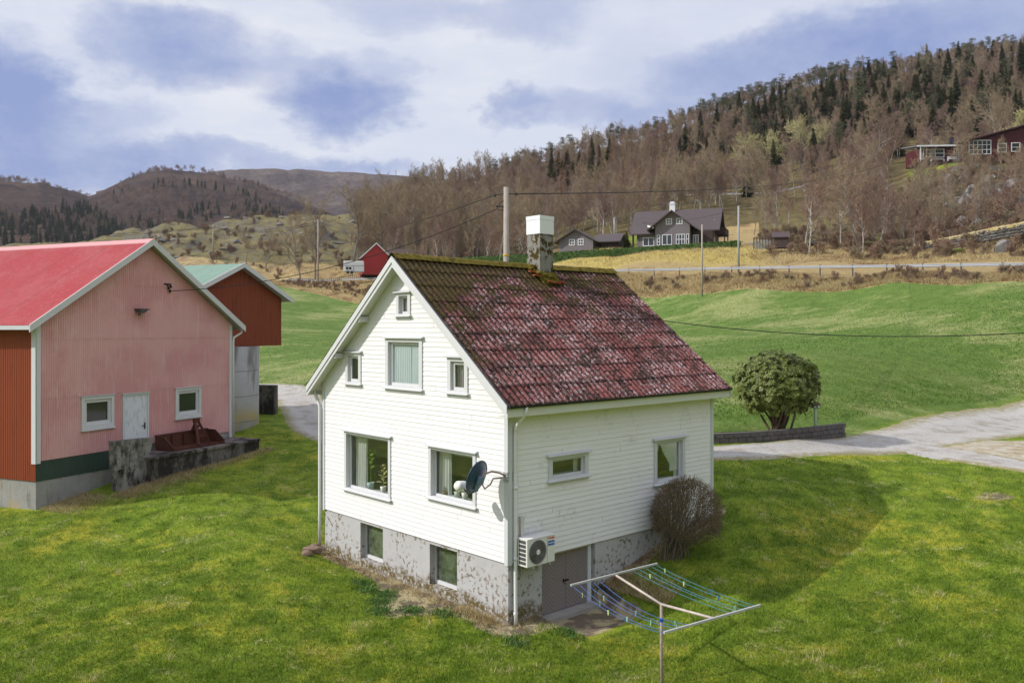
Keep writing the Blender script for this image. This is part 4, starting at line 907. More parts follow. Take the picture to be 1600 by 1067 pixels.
# roof
def groof(name,parent,W,ap,ez,ov,y0,y1,mat,per=.16,amp=.02,thick=.16,trimmat=None,trim=.24):
    sl=(ap-ez)/(W/2+ov); mbs=[]
    for sg in (-1,1):
        mb=MB(); n=int((y1-y0)/per)
        prof=[]
        for i in range(n):
            b=y0+(y1-y0)*i/n; p=(y1-y0)/n; prof+=[(b,0),(b+.3*p,0),(b+.42*p,1),(b+.88*p,1)]
        prof.append((y1,0)); e=W/2+sg*(W/2+ov)
        for (p0,k0),(p1,k1) in zip(prof[:-1],prof[1:]):
            mb.quad((W/2,p0,ap+amp*k0),(W/2,p1,ap+amp*k1),(e,p1,ez+amp*k1),(e,p0,ez+amp*k0))
        mb.build('roof',mat,parent)
    mb=MB(); rk_=lambda a,dz: ap-sl*abs(a-W/2)+dz
    for sg in (-1,1):
        e=W/2+sg*(W/2+ov)
        mb.hexa([(W/2,y0+.02,rk_(W/2,-.14)),(W/2,y1,rk_(W/2,-.14)),(e,y1,rk_(e,-.14)),(e,y0+.02,rk_(e,-.14)),(W/2,y0+.02,rk_(W/2,-.012)),(W/2,y1,rk_(W/2,-.012)),(e,y1,rk_(e,-.012)),(e,y0+.02,rk_(e,-.012))])
    mb.build('soffit',plain('grey_soffit_board',(.42,.42,.43),.8,.2,3),parent)
    mb=MB()
    for sg in (-1,1):
        e=W/2+sg*(W/2+ov+.03)
        mb.hexa([(W/2,y0-.03,rk_(W/2,-trim)),(W/2,y0+.015,rk_(W/2,-trim)),(e,y0+.015,rk_(e,-trim)),(e,y0-.03,rk_(e,-trim)),(W/2,y0-.03,rk_(W/2,.05)),(W/2,y0+.015,rk_(W/2,.05)),(e,y0+.015,rk_(e,.05)),(e,y0-.03,rk_(e,.05))])
    mb.build('barge_board',trimmat or TRG,parent)
    return sl
groof('roof',barn,BWd,BZA,BZE,BOV,-.42,27.4,RED,trimmat=paint('grey_barge_paint',(.62,.62,.62),.4))
mb=MB(); mb.box(-BOV-.03,-BOV+.03,-.4,27.3,BZE-.16,BZE+.0); mb.box(BWd+BOV-.03,BWd+BOV+.03,-.4,27.3,BZE-.16,BZE+.0); mb.build('gutter',TRG,barn)
mb=MB()
for sg in (-1,1): mb.hexa([(BWd/2,-.44,BZA+.02),(BWd/2,27.4,BZA+.02),(BWd/2+sg*.3,27.4,BZA-.185),(BWd/2+sg*.3,-.44,BZA-.185),(BWd/2,-.44,BZA+.06),(BWd/2,27.4,BZA+.06),(BWd/2+sg*.3,27.4,BZA-.145),(BWd/2+sg*.3,-.44,BZA-.145)])
mb.build('ridge_cap',plain('pale_pink_ridge',(.62,.30,.30),.5),barn)
mb=MB(); mb.tube([(BWd+BOV,-.2,BZE-.1),(BWd+BOV,-.2,BZE-.3),(BWd+.1,-.10,BZE-.55),(BWd+.06,-.10,BZE-.75),(BWd+.06,-.1,2.3)],.05,10); mb.build('downpipe',PIPE,barn,smooth=True)
mb=MB(); mb.box(4.72,5.25,-.42,-.02,8.52,8.56); mb.hexa([(4.78,-.38,8.36),(4.98,-.38,8.36),(4.98,-.05,8.42),(4.78,-.05,8.42),(4.76,-.4,8.52),(5.2,-.4,8.52),(5.2,-.04,8.52),(4.76,-.04,8.52)]); mb.tube([(4.86,-.2,8.36),(4.86,-.2,8.26)],.06,8); mb.build('yard_lamp',plain('grey_lamp_housing',(.10,.09,.10),.5),barn)
mb=MB(); mb.box(6.4,6.8,-.10,-.03,9.70,9.76); mb.tube([(6.6,-.06,9.7),(6.65,-.12,9.5),(6.72,-.2,9.42)],.025,6)
for k,(a,z) in enumerate(((6.62,9.55),(6.75,9.62),(6.7,9.40))): mb.lathe([(.03,z-.06),(.06,z-.03),(.03,z),(.06,z+.03),(.03,z+.06)],a,-.12,8)
mb.build('cable_bracket',plain('black_bracket',(.02,.018,.018),.5),barn)
# ---- raised red building on a concrete silo
silo=empty('silo_house',(bx,by,0),BA,'rust red shed with pale green roof perched on a round concrete silo','farm building')
gs,gy,gh=14.17,2.47,3.71; GE,GA_,GO=9.44,11.29,.52
gm=empty('x'); bpy.data.objects.remove(gm)
def gmap2(a,o,z): return (gs-gh+a,gy-o,z)
gsl=(GA_-GE)/(gh+GO); grk=lambda a: GA_-gsl*abs(a-gh)
corr_wall(gmap2,0,2*gh,6.71,lambda a:grk(a)-.18,[]).build('wall',RUSTD,silo)
mb=MB(); mb.quad((gs+gh,gy,6.71),(gs+gh,gy+9,6.71),(gs+gh,gy+9,GE),(gs+gh,gy,GE)); mb.quad((gs-gh,gy,6.71),(gs-gh,gy+9,6.71),(gs-gh,gy+9,GE),(gs-gh,gy,GE)); mb.poly([(gs-gh,gy+9,6.71),(gs+gh,gy+9,6.71),(gs+gh,gy+9,GE),(gs,gy+9,GA_-.2),(gs-gh,gy+9,GE)]); mb.quad((gs-gh,gy,6.715),(gs+gh,gy,6.715),(gs+gh,gy+9,6.715),(gs-gh,gy+9,6.715)); mb.build('wall',RUSTD,silo)
gro=empty('roof_frame',(gs-gh,gy,0)); gro.parent=silo
groof('roof',gro,2*gh,GA_,GE,GO,-.45,9.4,GRN,per=.4,amp=.02,trimmat=paint('white_barge_paint',(.66,.68,.70),.3),trim=.22)
for o in list(gro.children): o.parent=silo; o.location=(gs-gh,gy,0)
bpy.data.objects.remove(gro)
def silo_mat():
    n=NT('board_marked_silo'); P=n.coord('Object'); z=n.sep(P)[2]
    k=n.mix(n.noise(1.2,6,.7,P),(.27,.26,.245),(.47,.46,.44))
    k=n.mix(n.m('MULTIPLY',n.mr(n.noise(.9,4,.6,n.scl(P,(1,1,.2))),.52,.64),.75),k,(.12,.105,.08))
    l=n.mr(n.m('ABSOLUTE',n.m('SUBTRACT',n.m('FRACT',n.m('MULTIPLY',n.m('ADD',z,.2),.72)),.5)),.475,.49); k=n.mix(n.m('MULTIPLY',l,.6),k,(.12,.11,.1))
    k=n.mix(n.m('MULTIPLY',n.mr(z,3.9,2.6),n.mr(n.noise(1.3,4,.6,P),.4,.6)),k,(.45,.36,.17))
    return n.out(k,.9,n.bump(n.noise(8,5,.7,P),.4,.02),.15)
mb=MB(); mb.lathe([(2.95,-1.),(2.95,6.70)],gs-.1,gy+2.3,64); mb.build('silo',silo_mat(),silo,smooth=False)
for o in silo.children:
    if o.name.startswith('silo'): o.data.polygons.foreach_set('use_smooth',[len(p.vertices)==4 for p in o.data.polygons])
X=lambda s,y,z: tuple(barn_M@Vector((s,y,z)))
barn_M=Matrix.Translation((bx,by,0))@Matrix.Rotation(BA,4,'Z')
def bpt(s,o,z=0): p=barn_M@Vector((s,-o,z)); return p
# concrete loading platform, wall stub and slab
pl=empty('loading_platform',(bx,by,0),BA,'low mossy concrete loading platform under the pink gable','platform')
mb=MB(); mb.hexa([(3.9,-1.9,.2),(10.9,-1.75,.2),(10.9,-.05,.2),(3.9,-.05,.2),(3.9,-1.9,2.2),(10.9,-1.75,2.16),(10.9,-.05,2.16),(3.9,-.05,2.2)])
o=mb.build('platform_block',CONB,pl)
mb=MB(); mb.hexa([(3.85,-1.98,2.12),(10.95,-1.82,2.09),(10.95,-.04,2.09),(3.85,-.04,2.12),(3.85,-1.98,2.235),(10.95,-1.82,2.2),(10.95,-.04,2.2),(3.85,-.04,2.235)]); mb.build('platform_slab',conc('platform_top',(.25,.21,.195),.4,.3),pl)
st=empty('concrete_wall',(bx,by,0),BA,'short lichened concrete wall stub in front of the white barn door','wall')
mb=MB(); mb.hexa([(2.29,-1.62,1.9),(4.0,-1.62,1.9),(4.0,-1.34,1.9),(2.29,-1.34,1.9),(2.24,-1.63,3.1),(4.28,-1.63,3.02),(4.28,-1.33,3.02),(2.24,-1.33,3.1)]); mb.build('wall_slab',CONM,st)
mb=MB(); mb.hexa([(2.75,-1.66,.3),(4.05,-1.66,.3),(4.05,-.95,.3),(2.75,-.95,.3),(2.75,-1.64,1.9),(4.05,-1.64,1.9),(4.05,-.95,1.9),(2.75,-.95,1.9)]); mb.build('wall_base',CONM,st)
# rubble and dead growth at the corner
px,py=at(416,52); dk=MB(); dk.hexa([(-.75,-.3,-1),(.55,-.35,-1),(.55,.6,-1),(-.75,.6,-1),(-.75,-.3,1.75),(.55,-.35,1.72),(.55,.6,1.72),(-.75,.6,1.75)]); o=dk.build('stone_block',CONB); o.location=(px,py,h1(px,py)); tag(o,'blackened concrete block between the silo and the gravel drive','concrete block')
BROWN=plain('rust',(.085,.027,.015),.75,.45,5,bump=.01); 
# rusty tipping transport box for a tractor
bxm=empty('transport_box',tuple(bpt(5.6,1.42,2.225)),BA,'rusty tractor tipping box with A-frame lying on the loading platform','tractor box')
Lb=3.2
mb=MB(); mb.quad((0,0,.02),(Lb,0,.02),(Lb,1.0,.02),(0,1.0,.02)); mb.quad((0,0,.05),(Lb,0,.05),(Lb,1.,.05),(0,1.,.05)); mb.box(0,Lb,-.04,.0,.0,.10)
mb.build('floor_plate',BROWN,bxm)
mb=MB(); mb.hexa([(.05,.96,.03),(Lb,.96,.03),(Lb,1.0,.03),(.05,1.0,.03),(.05,1.04,.62),(Lb,1.04,.62),(Lb,1.08,.62),(.05,1.08,.62)]); mb.box(.02,Lb+.02,1.02,1.12,.60,.67)
for x in (.9,1.6,2.3): mb.box(x-.04,x+.04,.9,.97,.05,.6)
mb.build('back_plate',BROWN,bxm)
for x in (0.,Lb-.03):
    mb=MB(); mb.poly([(x,.0,.02),(x,1.05,.02),(x,1.08,.62),(x,.55,.60),(x,.0,.16)]); mb.poly([(x+.035,.0,.02),(x+.035,1.05,.02),(x+.035,1.08,.62),(x+.035,.55,.60),(x+.035,.0,.16)]); mb.obar((x+.017,0,.16),(x+.017,.55,.61),.06,.03); mb.obar((x+.017,.55,.61),(x+.017,1.08,.63),.06,.03); mb.build('side_plate',BROWN,bxm)
mb=MB(); mb.obar((1.75,.2,.08),(2.1,.75,1.16),.11,.11); mb.obar((2.65,.4,.08),(2.25,.75,1.16),.11,.11); mb.obar((2.02,.75,1.14),(2.32,.75,1.14),.16,.2); mb.obar((2.15,.75,1.1),(2.15,1.05,.5),.10,.10); mb.obar((2.3,.75,.9),(2.3,1.05,.4),.08,.08); mb.obar((1.9,.35,.45),(2.55,.45,.42),.07,.07); mb.build('hitch_frame',BROWN,bxm)
# ------------------------------------------------------------------ things on and around the house
MH=Matrix.Translation((HX,HY,0))@Matrix.Rotation(HT,4,'Z')
def hw(x,y,z): return tuple(MH@Vector((x,y,z)))
PLASW=plain('white_plastic',(.78,.77,.72),.45,.06,4); METAL=plain('galvanised_metal',(.45,.46,.47),.45,.2,5,metal=.4); BLACK=plain('black_plastic',(.018,.018,.02),.5)
def text_obj(name,txt,size,mat,parent,loc,rot,depth=.004,bold=0.):
    cu=bpy.data.curves.new(name,'FONT'); cu.body=txt; cu.size=size; cu.extrude=depth; cu.offset=bold; cu.align_x='CENTER'; cu.align_y='CENTER'
    t=bpy.data.objects.new(name+'_curve',cu); link(t); bpy.context.view_layer.update()
    me=bpy.data.meshes.new_from_object(t.evaluated_get(bpy.context.evaluated_depsgraph_get())); bpy.data.objects.remove(t)
    me.materials.clear(); me.materials.append(mat); o=bpy.data.objects.new(name,me); link(o); o.parent=parent; o.location=loc; o.rotation_euler=rot; return o
# heat pump: local x along the wall, y into the wall
hp=empty('heat_pump',hw(.233,-.47,1.53),HT,'white heat pump unit with round fan grille mounted above the cellar door','heat pump')
Wp,Dp,Hp=1.0,.36,.74
mb=MB(); 
mb.box(.0,Wp,.0,Dp,.02,Hp-.03); mb.box(-.012,Wp+.012,-.012,Dp+.01,Hp-.03,Hp); hb=mb.build('casing',plain('aged_white_casing',(.72,.71,.66),.5,.07,3),hp)
bv=hb.modifiers.new('bevel','BEVEL'); bv.width=.012; bv.segments=2
fcx,fcz,fr_=.37,.37,.305
mb=MB(); N=48
for i in range(N): t0,t1=2*math.pi*i/N,2*math.pi*(i+1)/N; mb.quad((fcx+fr_*math.cos(t0),-.004,fcz+fr_*math.sin(t0)),(fcx+fr_*math.cos(t1),-.004,fcz+fr_*math.sin(t1)),(fcx,-.004,fcz),(fcx,-.004,fcz))
mb.build('fan_recess',plain('fan_recess_dark',(.13,.125,.12),.6,.3,8),hp)
mb=MB()
for rr in np.linspace(.07,fr_,11): mb.tube([(fcx+rr*math.cos(t),-.022,fcz+rr*math.sin(t)) for t in np.linspace(0,2*math.pi,33)],.0042,4,False)
for k in range(20): t=2*math.pi*k/20; mb.obar((fcx+.06*math.cos(t),-.02,fcz+.06*math.sin(t)),(fcx+fr_*math.cos(t+.35),-.02,fcz+fr_*math.sin(t+.35)),.006,.006,(0,1,0))
mb.build('fan_grille',plain('grey_grille',(.20,.19,.18),.5),hp)
mb=MB(); 
for i in range(20): t0,t1=2*math.pi*i/20,2*math.pi*(i+1)/20; mb.quad((fcx+.068*math.cos(t0),-.028,fcz+.068*math.sin(t0)),(fcx+.068*math.cos(t1),-.028,fcz+.068*math.sin(t1)),(fcx,-.032,fcz),(fcx,-.032,fcz))
mb.build('fan_hub',PLASW,hp)
mb=MB()
for k in range(5):
    a=2*math.pi*k/5; pts=[]
    mb.quad((fcx+.06*math.cos(a),-.008,fcz+.06*math.sin(a)),(fcx+.26*math.cos(a-.3),-.010,fcz+.26*math.sin(a-.3)),(fcx+.27*math.cos(a+.4),-.016,fcz+.27*math.sin(a+.4)),(fcx+.06*math.cos(a+.6),-.014,fcz+.06*math.sin(a+.6)))
mb.build('fan_blade',plain('fan_blade_grey',(.08,.078,.075),.5),hp)
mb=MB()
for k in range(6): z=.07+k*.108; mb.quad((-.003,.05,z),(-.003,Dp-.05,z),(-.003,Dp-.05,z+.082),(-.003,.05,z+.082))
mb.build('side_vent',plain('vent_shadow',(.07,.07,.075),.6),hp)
mb=MB(); mb.box(.715,.722,-.006,-.001,.03,Hp-.04); mb.build('panel_seam',plain('seam_grey',(.30,.30,.28),.6),hp)
mb=MB(); mb.quad((.745,-.004,.46),(.985,-.004,.46),(.985,-.004,.585),(.745,-.004,.585)); mb.build('blue_label',plain('blue_label',(.02,.13,.42),.4,.05),hp)
RDT=plain('red_lettering',(.72,.06,.04),.5,.05); WHT=plain('white_lettering',(.85,.87,.9),.5,.03)
text_obj('lettering','TOSHIBA',.062,RDT,hp,(.862,-.006,.655),(R(90),0,0),.001,.002); text_obj('lettering','INVERTER',.046,WHT,hp,(.865,-.006,.522),(R(90),0,0),.001,.001)
mb=MB()
for x in (.2,.8): mb.obar((x,-.03,-.01),(x,.44,-.01),.04,.04); mb.obar((x,.44,-.01),(x,.44,-.3),.04,.03,(0,1,0))
mb.build('wall_bracket',METAL,hp)
mb=MB(); mb.box(.14,.24,.375,.45,.45,1.18); mb.box(.125,.255,.365,.45,1.12,1.25); mb.build('pipe_cover',plain('cream_trunking',(.62,.60,.55),.5),hp)
# satellite dish: seen from behind, pointing towards the sun side
dc=Vector(hw(-.70,.43,3.87))
dish=empty('satellite_dish',tuple(dc),0,'dark blue satellite dish with white receiver on the house corner','satellite dish')
aim=Vector((-.76,.52,.30)).normalized()
def frame(aim):
    z=aim.normalized(); x=Vector((0,0,1)).cross(z).normalized(); y=z.cross(x); return Matrix((x,y,z)).transposed().to_4x4()
Fm=frame(aim); DB=plain('dark_blue_enamel',(.028,.062,.125),.35,.2,4,spec=.5)
mb=MB(); N=48; rings=[(r,.42*r*r-.07) for r in np.linspace(0.02,.43,9)]
mb.lathe([(r,z) for r,z in rings]+[(.437,rings[-1][1]+.0),(.437,rings[-1][1]-.02),(.425,rings[-1][1]-.022)]+[(r,z-.012) for r,z in rings[::-1]],0,0,N,False)
for i in range(len(mb.v)): x,y,z=mb.v[i]; mb.v[i]=(x*.93,y*1.04,z)
mb.xf(Fm); mb.build('dish',DB,dish,smooth=True)
mb=MB(); s0=len(mb.v); mb.box(-.055,.055,-.36,.06,-.125,-.06); mb.box(-.09,.09,-.13,.07,-.2,-.12); mb.xf(Fm); mb.build('dish_bracket',plain('grey_blue_metal',(.16,.24,.33),.45),dish)
mb=MB(); mb.tube([(0,-.40,-.03),(0,-.52,.12),(0,-.40,.40)],.018,8); mb.xf(Fm); mb.build('feed_arm',BLACK,dish)
mb=MB(); mb.tube([(-.16,-.44,.36),(-.12,-.43,.37),(.12,-.41,.40),(.17,-.40,.41)],[.09,.13,.13,.10],14); mb.xf(Fm); mb.build('receiver',PLASW,dish,smooth=True)
T=lambda x,y,z: tuple(Fm@Vector((x,y,z)))
inv=lambda p: tuple(Vector(hw(*p))-dc)
b0=Vector(T(0,-.03,-.16))
mb=MB(); mb.tube([tuple(b0),tuple(b0+Vector((.06,-.03,.16))),inv((-.30,.30,3.98)),inv((-.2,.12,3.96)),inv((-.06,.06,3.88))],.026,10)
mb.tube([tuple(b0+Vector((0,0,-.05))),tuple(b0+Vector((.1,-.05,-.2))),inv((-.36,.28,3.66)),inv((-.28,.26,3.80)),inv((-.1,.1,3.82))],.022,10); mb.build('mast',plain('copper_grey_tube',(.33,.24,.20),.45,.3,6),dish,smooth=True)
mb=MB()
for z in (3.72,3.81,3.9): mb.box(-.055,.14,-.025,.13,z,z+.06)
mb.xf(MH); mb.xf(Matrix.Translation(-dc)); mb.build('wall_clamp',METAL,dish)
# plants and pots behind the panes
CER=plain('pale_blue_pot',(.50,.62,.64),.35); CERW=plain('white_pot',(.75,.74,.70),.4); SOIL=plain('potting_soil',(.05,.035,.02),.95)
LEAFY=plain('fresh_leaf',(.16,.30,.03),.45,.35,9); LEAFV=plain('variegated_leaf',(.55,.50,.22),.45,.3,14)
def leafblade(mb,p,dirv,L,wd,droop=.3):
    d=Vector(dirv).normalized(); s=d.cross(Vector((0,0,1))); 
    if s.length<.05: s=Vector((1,0,0))
    s.normalize(); p=Vector(p); pts=[]
    for t in (0,.35,.7,1.):
        c_=p+d*L*t+Vector((0,0,-droop*L*t*t)); wv=wd*math.sin(math.pi*min(.97,t*.9+.06)); pts.append((c_-s*wv,c_,c_+s*wv))
    for a,b in zip(pts[:-1],pts[1:]): mb.quad(tuple(a[0]),tuple(a[1]),tuple(b[1]),tuple(b[0])); mb.quad(tuple(a[1]),tuple(a[2]),tuple(b[2]),tuple(b[1]))
def pot_plant(loc,r,h,pot,leaf,stem,nl,L,wd,label,low=.25,rim=None,cat='house plant'):
    e=empty('potted_plant',loc,HT,label,cat)
    mb=MB(); mb.lathe([(r*.68,0),(r*.95,h*.8),(r*1.0,h),(r*.9,h),(r*.85,h*.85)],0,0,20); mb.build('pot',pot,e,smooth=True)
    mb=MB(); mb.lathe([(.01,h*.86),(r*.86,h*.86)],0,0,16,False); mb.build('soil',SOIL,e)
    mb=MB(); rr=random.Random(int(h*1000)+nl)
    mb.tube([(0,0,h*.8),(.01,.01,h+stem*.5),(.0,-.01,h+stem)],[.012,.009,.005],6)
    for k in range(nl):
        t=low+(1-low)*k/max(1,nl-1); a=k*2.4+rr.random()*.5; up=.35+.9*t
        leafblade(mb,(0,0,h+stem*t),(math.cos(a),math.sin(a),up),L*(1.1-.45*t)*rr.uniform(.85,1.15),wd,rr.uniform(.1,.45))
    mb.build('foliage',leaf,e); return e
zs1=r1[2]+.035; zs2=r2[2]+.035
pot_plant(hw(.25,r1[0]+.58*(r1[1]-r1[0]),zs1),.125,.22,CER,LEAFY,.98,12,.22,.06,'tall green house plant in a pale blue pot in the front room window',.45)
pot_plant(hw(.2,r1[0]+.25*(r1[1]-r1[0]),zs1),.105,.21,CERW,LEAFV,.62,17,.26,.05,'cream variegated house plant in a white pot in the front room window',.12)
pot_plant(hw(.28,r1[0]+.05*(r1[1]-r1[0]),zs1),.10,.19,CERW,LEAFY,.25,14,.2,.04,'small leafy plant at the edge of the front room window',.0)
pot_plant(hw(.2,r2[0]+.33*(r2[1]-r2[0]),zs2),.10,.2,CERW,LEAFY,.12,6,.14,.03,'plain white pot on the sill behind the satellite dish',.0)
pot_plant(hw(.24,r2[0]+.54*(r2[1]-r2[0]),zs2),.095,.17,CERW,LEAFY,.2,10,.2,.02,'small spiky plant in a cream pot on the sill beside the satellite dish',.0)
pot_plant(hw(.24,r2[0]+.84*(r2[1]-r2[0]),zs2),.10,.10,plain('straw_basket',(.40,.32,.24),.9,.3,12),plain('dried_flower',(.42,.36,.28),.9,.3,20),.10,10,.10,.02,'low basket of dried flowers on the sill by the lace curtain',.0)
# rotary-style clothes dryer
cl=empty('clothes_dryer',(3.27,18.55,0),0,'old metal clothes drying frame with blue lines on the lawn','clothes dryer')
def lc(p): return (p[0]-3.27,p[1]-18.55,p[2])
WOOD=plain('peeling_painted_tube',(.50,.42,.37),.6,.35,9,metal=.1,bump=.006); ALU=plain('grey_aluminium',(.48,.475,.47),.45,.2,9,metal=.25)
A0,A1=Vector((1.33,19.16,1.85)),Vector((3.59,20.95,1.85)); B0,B1=Vector((2.90,16.16,1.85)),Vector((5.21,17.78,1.85))
Am,Bm=Vector((2.46,20.0,1.83)),Vector((4.07,17.0,1.83)); Tp=Vector((3.27,18.55,1.62))
mb=MB(); mb.tube([lc((3.29,18.55,-.6)),lc((3.27,18.55,.6)),lc(Tp)],.032,12); mb.build('post',plain('rusty_post_tube',(.34,.27,.22),.7,.45,7,bump=.006),cl,smooth=True)
mb=MB(); mb.lathe([(.045,1.24),(.045,1.32)],0,0,10); mb.build('cleat',plain('blue_plastic',(.02,.08,.40),.4),cl)
for q in (Am,Bm):
    mb=MB(); mb.tube([lc(Tp),lc(q)],.028,10); mb.build('cross_arm',WOOD,cl,smooth=True)
for q0,q1 in ((A0,A1),(B0,B1)):
    mb=MB(); mb.obar(lc(q0),lc(q1),.042,.042); o=mb.build('line_bar',ALU,cl); 
LB=plain('blue_line',(.05,.13,.38),.6); LG=plain('teal_line',(.05,.22,.30),.6); PEGG=plain('mint_peg',(.30,.62,.42),.5,.05); PEGB=plain('blue_peg',(.05,.18,.42),.5,.05); PEGY=plain('lime_peg',(.55,.68,.25),.5,.05)
def lp(f,t,sag):
    a=A0.lerp(A1,f); b=B0.lerp(B1,f); p=a.lerp(b,t); p.z-=sag*4*t*(1-t); return p
fs=[.02,.09,.16,.23,.30,.70,.77,.85,.92,.985]; rr=random.Random(3)
lines={}
for i,f in enumerate(fs):
    sg=(.20 if f<.5 else .09)*(.6+.8*rr.random()); lines[i]=sg; mb=MB(); mb.tube([lc(lp(f,t,sg)-Vector((0,0,.03))) for t in np.linspace(0,1,12)],.0055,5); mb.build('line',LG if i>=5 else LB,cl)
    mb=MB(); 
for i,t,m_,nm in ((0,.12,PEGY,'lime'),(1,.25,PEGG,'mint'),(2,.22,PEGY,'lime'),(0,.42,PEGY,'lime'),(1,.55,PEGG,'mint'),(3,.50,PEGG,'mint'),(2,.72,PEGG,'mint'),(4,.82,PEGG,'mint'),(3,.9,PEGG,'mint'),(6,.13,PEGY,'lime'),(9,.10,PEGY,'lime'),(8,.36,PEGY,'lime'),(9,.58,PEGB,'blue'),(8,.70,PEGB,'blue'),(7,.9,PEGG,'mint')):
    p=lp(fs[i],t,lines[i])-Vector((0,0,.03)); mb=MB(); mb.obar((-.012,0,.03),(-.004,0,-.075),.014,.012,(0,1,0)); mb.obar((.012,0,.03),(.004,0,-.075),.014,.012,(0,1,0)); mb.tube([(-.012,0,.0),(.012,0,.0)],.006,6)
    o=mb.build('clothes_peg',m_); o.location=p; o.rotation_euler=(0,rr.uniform(-.15,.15),rr.uniform(0,3)); side='lines nearer the cellar door' if i<5 else 'outer lines over the lawn'
    tag(o,f'{nm} plastic clothes peg clipped on the dryer {side}','clothes peg',f'{nm} pegs on the dryer {side}')
# lamp post beside the rhododendron, retaining wall
px,py=at(1274,39.7); pz=h1(px,py)
lampo=empty('post_lamp',(px,py,pz+.38),.3,'pale green garden post with small roofed lamp beside the rhododendron','garden post')
mb=MB(); mb.box(-.055,.055,-.055,.055,-.7,1.02); mb.build('post',plain('pale_green_post',(.42,.50,.36),.6),lampo)
mb=MB(); mb.box(-.15,.15,-.12,.12,1.021,1.18); mb.build('lamp_box',plain('dark_lamp_box',(.03,.03,.035),.5),lampo)
mb=MB(); mb.box(-.155,-.03,-.13,-.121,1.04,1.15); mb.box(.04,.13,-.13,-.121,1.04,1.15); mb.build('lamp_glass',plain('frosted_panel',(.6,.62,.65),.4),lampo)
mb=MB(); mb.hexa([(-.22,-.19,1.18),(.22,-.19,1.18),(.22,.19,1.18),(-.22,.19,1.18),(-.17,-.04,1.30),(.17,-.04,1.30),(.17,.04,1.30),(-.17,.04,1.30)]); mb.build('lamp_roof',plain('brown_lamp_roof',(.10,.06,.05),.7),lampo)
rwp=catmull([(*at(1040,37.4),0),(*at(1112,37.0),0),(*at(1180,37.5),0),(*at(1250,38.6),0),(*at(1318,40.4),0)],30)
rw=empty('retaining_wall',(rwp[60][0],rwp[60][1],0),0,'low curved retaining wall of dark grey concrete blocks beside the drive','wall')
BLK2=plain('charcoal_block',(.125,.112,.108),.9,.4,3,bump=.015); mb=MB(); cap=MB()
sl_=np.concatenate([[0],np.cumsum(np.hypot(*np.diff(rwp[:,:2],axis=0).T))]); Lw=sl_[-1]; nb=int(Lw/.42); bz=[]
for row in range(3):
    for k in range(nb+1):
        s0=max(0,(k-.5*(row%2))*.42); s1=min(Lw,(k+1-.5*(row%2))*.42)
        if s1-s0<.06: continue
        a=np.array([np.interp(s0+.012,sl_,rwp[:,0]),np.interp(s0+.012,sl_,rwp[:,1])]);b=np.array([np.interp(s1-.012,sl_,rwp[:,0]),np.interp(s1-.012,sl_,rwp[:,1])])
        zb=2.54+.10*(s0/Lw)+row*.225-.1; j=rr.uniform(-.012,.012)
        mb.obar((a[0]-rwp[60][0],a[1]-rwp[60][1]+j,zb+.10),(b[0]-rwp[60][0],b[1]-rwp[60][1]+j,zb+.10),.26,.205)
mb.build('masonry',BLK2,rw)
# ------------------------------------------------------------------ vegetation
def segmesh(segs,sides):
    """segs: array (n,8) p0 p1 r0 r1 -> verts, quads"""
    A=np.asarray(segs,float); p0,p1,r0,r1=A[:,:3],A[:,3:6],A[:,6],A[:,7]
    d=p1-p0; d/=np.linalg.norm(d,axis=1)[:,None]+1e-9
    ref=np.where(np.abs(d[:,2:3])>.9,np.array([[1.,0,0]]),np.array([[0,0,1.]]))
    a=np.cross(d,ref); a/=np.linalg.norm(a,axis=1)[:,None]+1e-9; b=np.cross(d,a)
    t=2*np.pi*np.arange(sides)/sides
    ring=a[:,None]*np.cos(t)[None,:,None]+b[:,None]*np.sin(t)[None,:,None]
    V=np.concatenate([p0[:,None]+ring*r0[:,None,None],p1[:,None]+ring*r1[:,None,None]],1)   # n,2s,3
    n=len(A); base=(np.arange(n)*2*sides)[:,None]; j=np.arange(sides)
    Fq=np.stack([base+j,base+(j+1)%sides,base+sides+(j+1)%sides,base+sides+j],-1).reshape(-1,4)
    return V.reshape(-1,3),Fq
def rot_about(v,axis,ang):
    return Matrix.Rotation(ang,3,axis)@v
def grow(rr,p,d,L,r,lvl,P,out):
    n=P['steps'][lvl]; st=L/n; pts=[p]; rs=[r]; dirs=[d]
    for i in range(n):
        d=(d+Vector((rr.gauss(0,1),rr.gauss(0,1),rr.gauss(0,.6)))*P['wig'][lvl]+Vector((0,0,P['up'][lvl]))).normalized()
        p=p+d*st; pts.append(p); rs.append(max(r*(1-(i+1)/n*P['taper'][lvl]),P['rmin'])); dirs.append(d)
        out[lvl].append((*pts[-2],*p,rs[-2],rs[-1]))
    if lvl+1<P['levels']:
        k=P['kids'][lvl]; k=int(k*rr.uniform(.8,1.2)+.5); t0=P['start'][lvl]
        for i in range(k):
            t=t0+(1-t0)*((i+rr.random())/k)**P.get('pow',.9); f=t*n; q=min(int(f),n-1); fr=f-q
            pp=pts[q].lerp(pts[q+1],fr); dd=dirs[q+1]
            ax=dd.cross(Vector((rr.gauss(0,1),rr.gauss(0,1),rr.gauss(0,1))))
            if ax.length<.05: continue
            nd=rot_about(dd,ax.normalized(),R(rr.uniform(*P['ang'][lvl])))
            ll=L*P['ratio'][lvl]*rr.uniform(.65,1.15)*(1-P['short'][lvl]*(t-t0)/(1-t0+1e-6))
            grow(rr,pp,nd,ll,max(min(r*P['rr'][lvl],rs[q]*.8),P['rmin']),lvl+1,P,out)
def skeleton(seed,H_,r,P):
    rr=random.Random(seed); out=[[] for _ in range(P['levels'])]
    grow(rr,Vector((0,0,-.4)),Vector((rr.gauss(0,.04),rr.gauss(0,.04),1)).normalized(),H_,r,0,P,out); return out
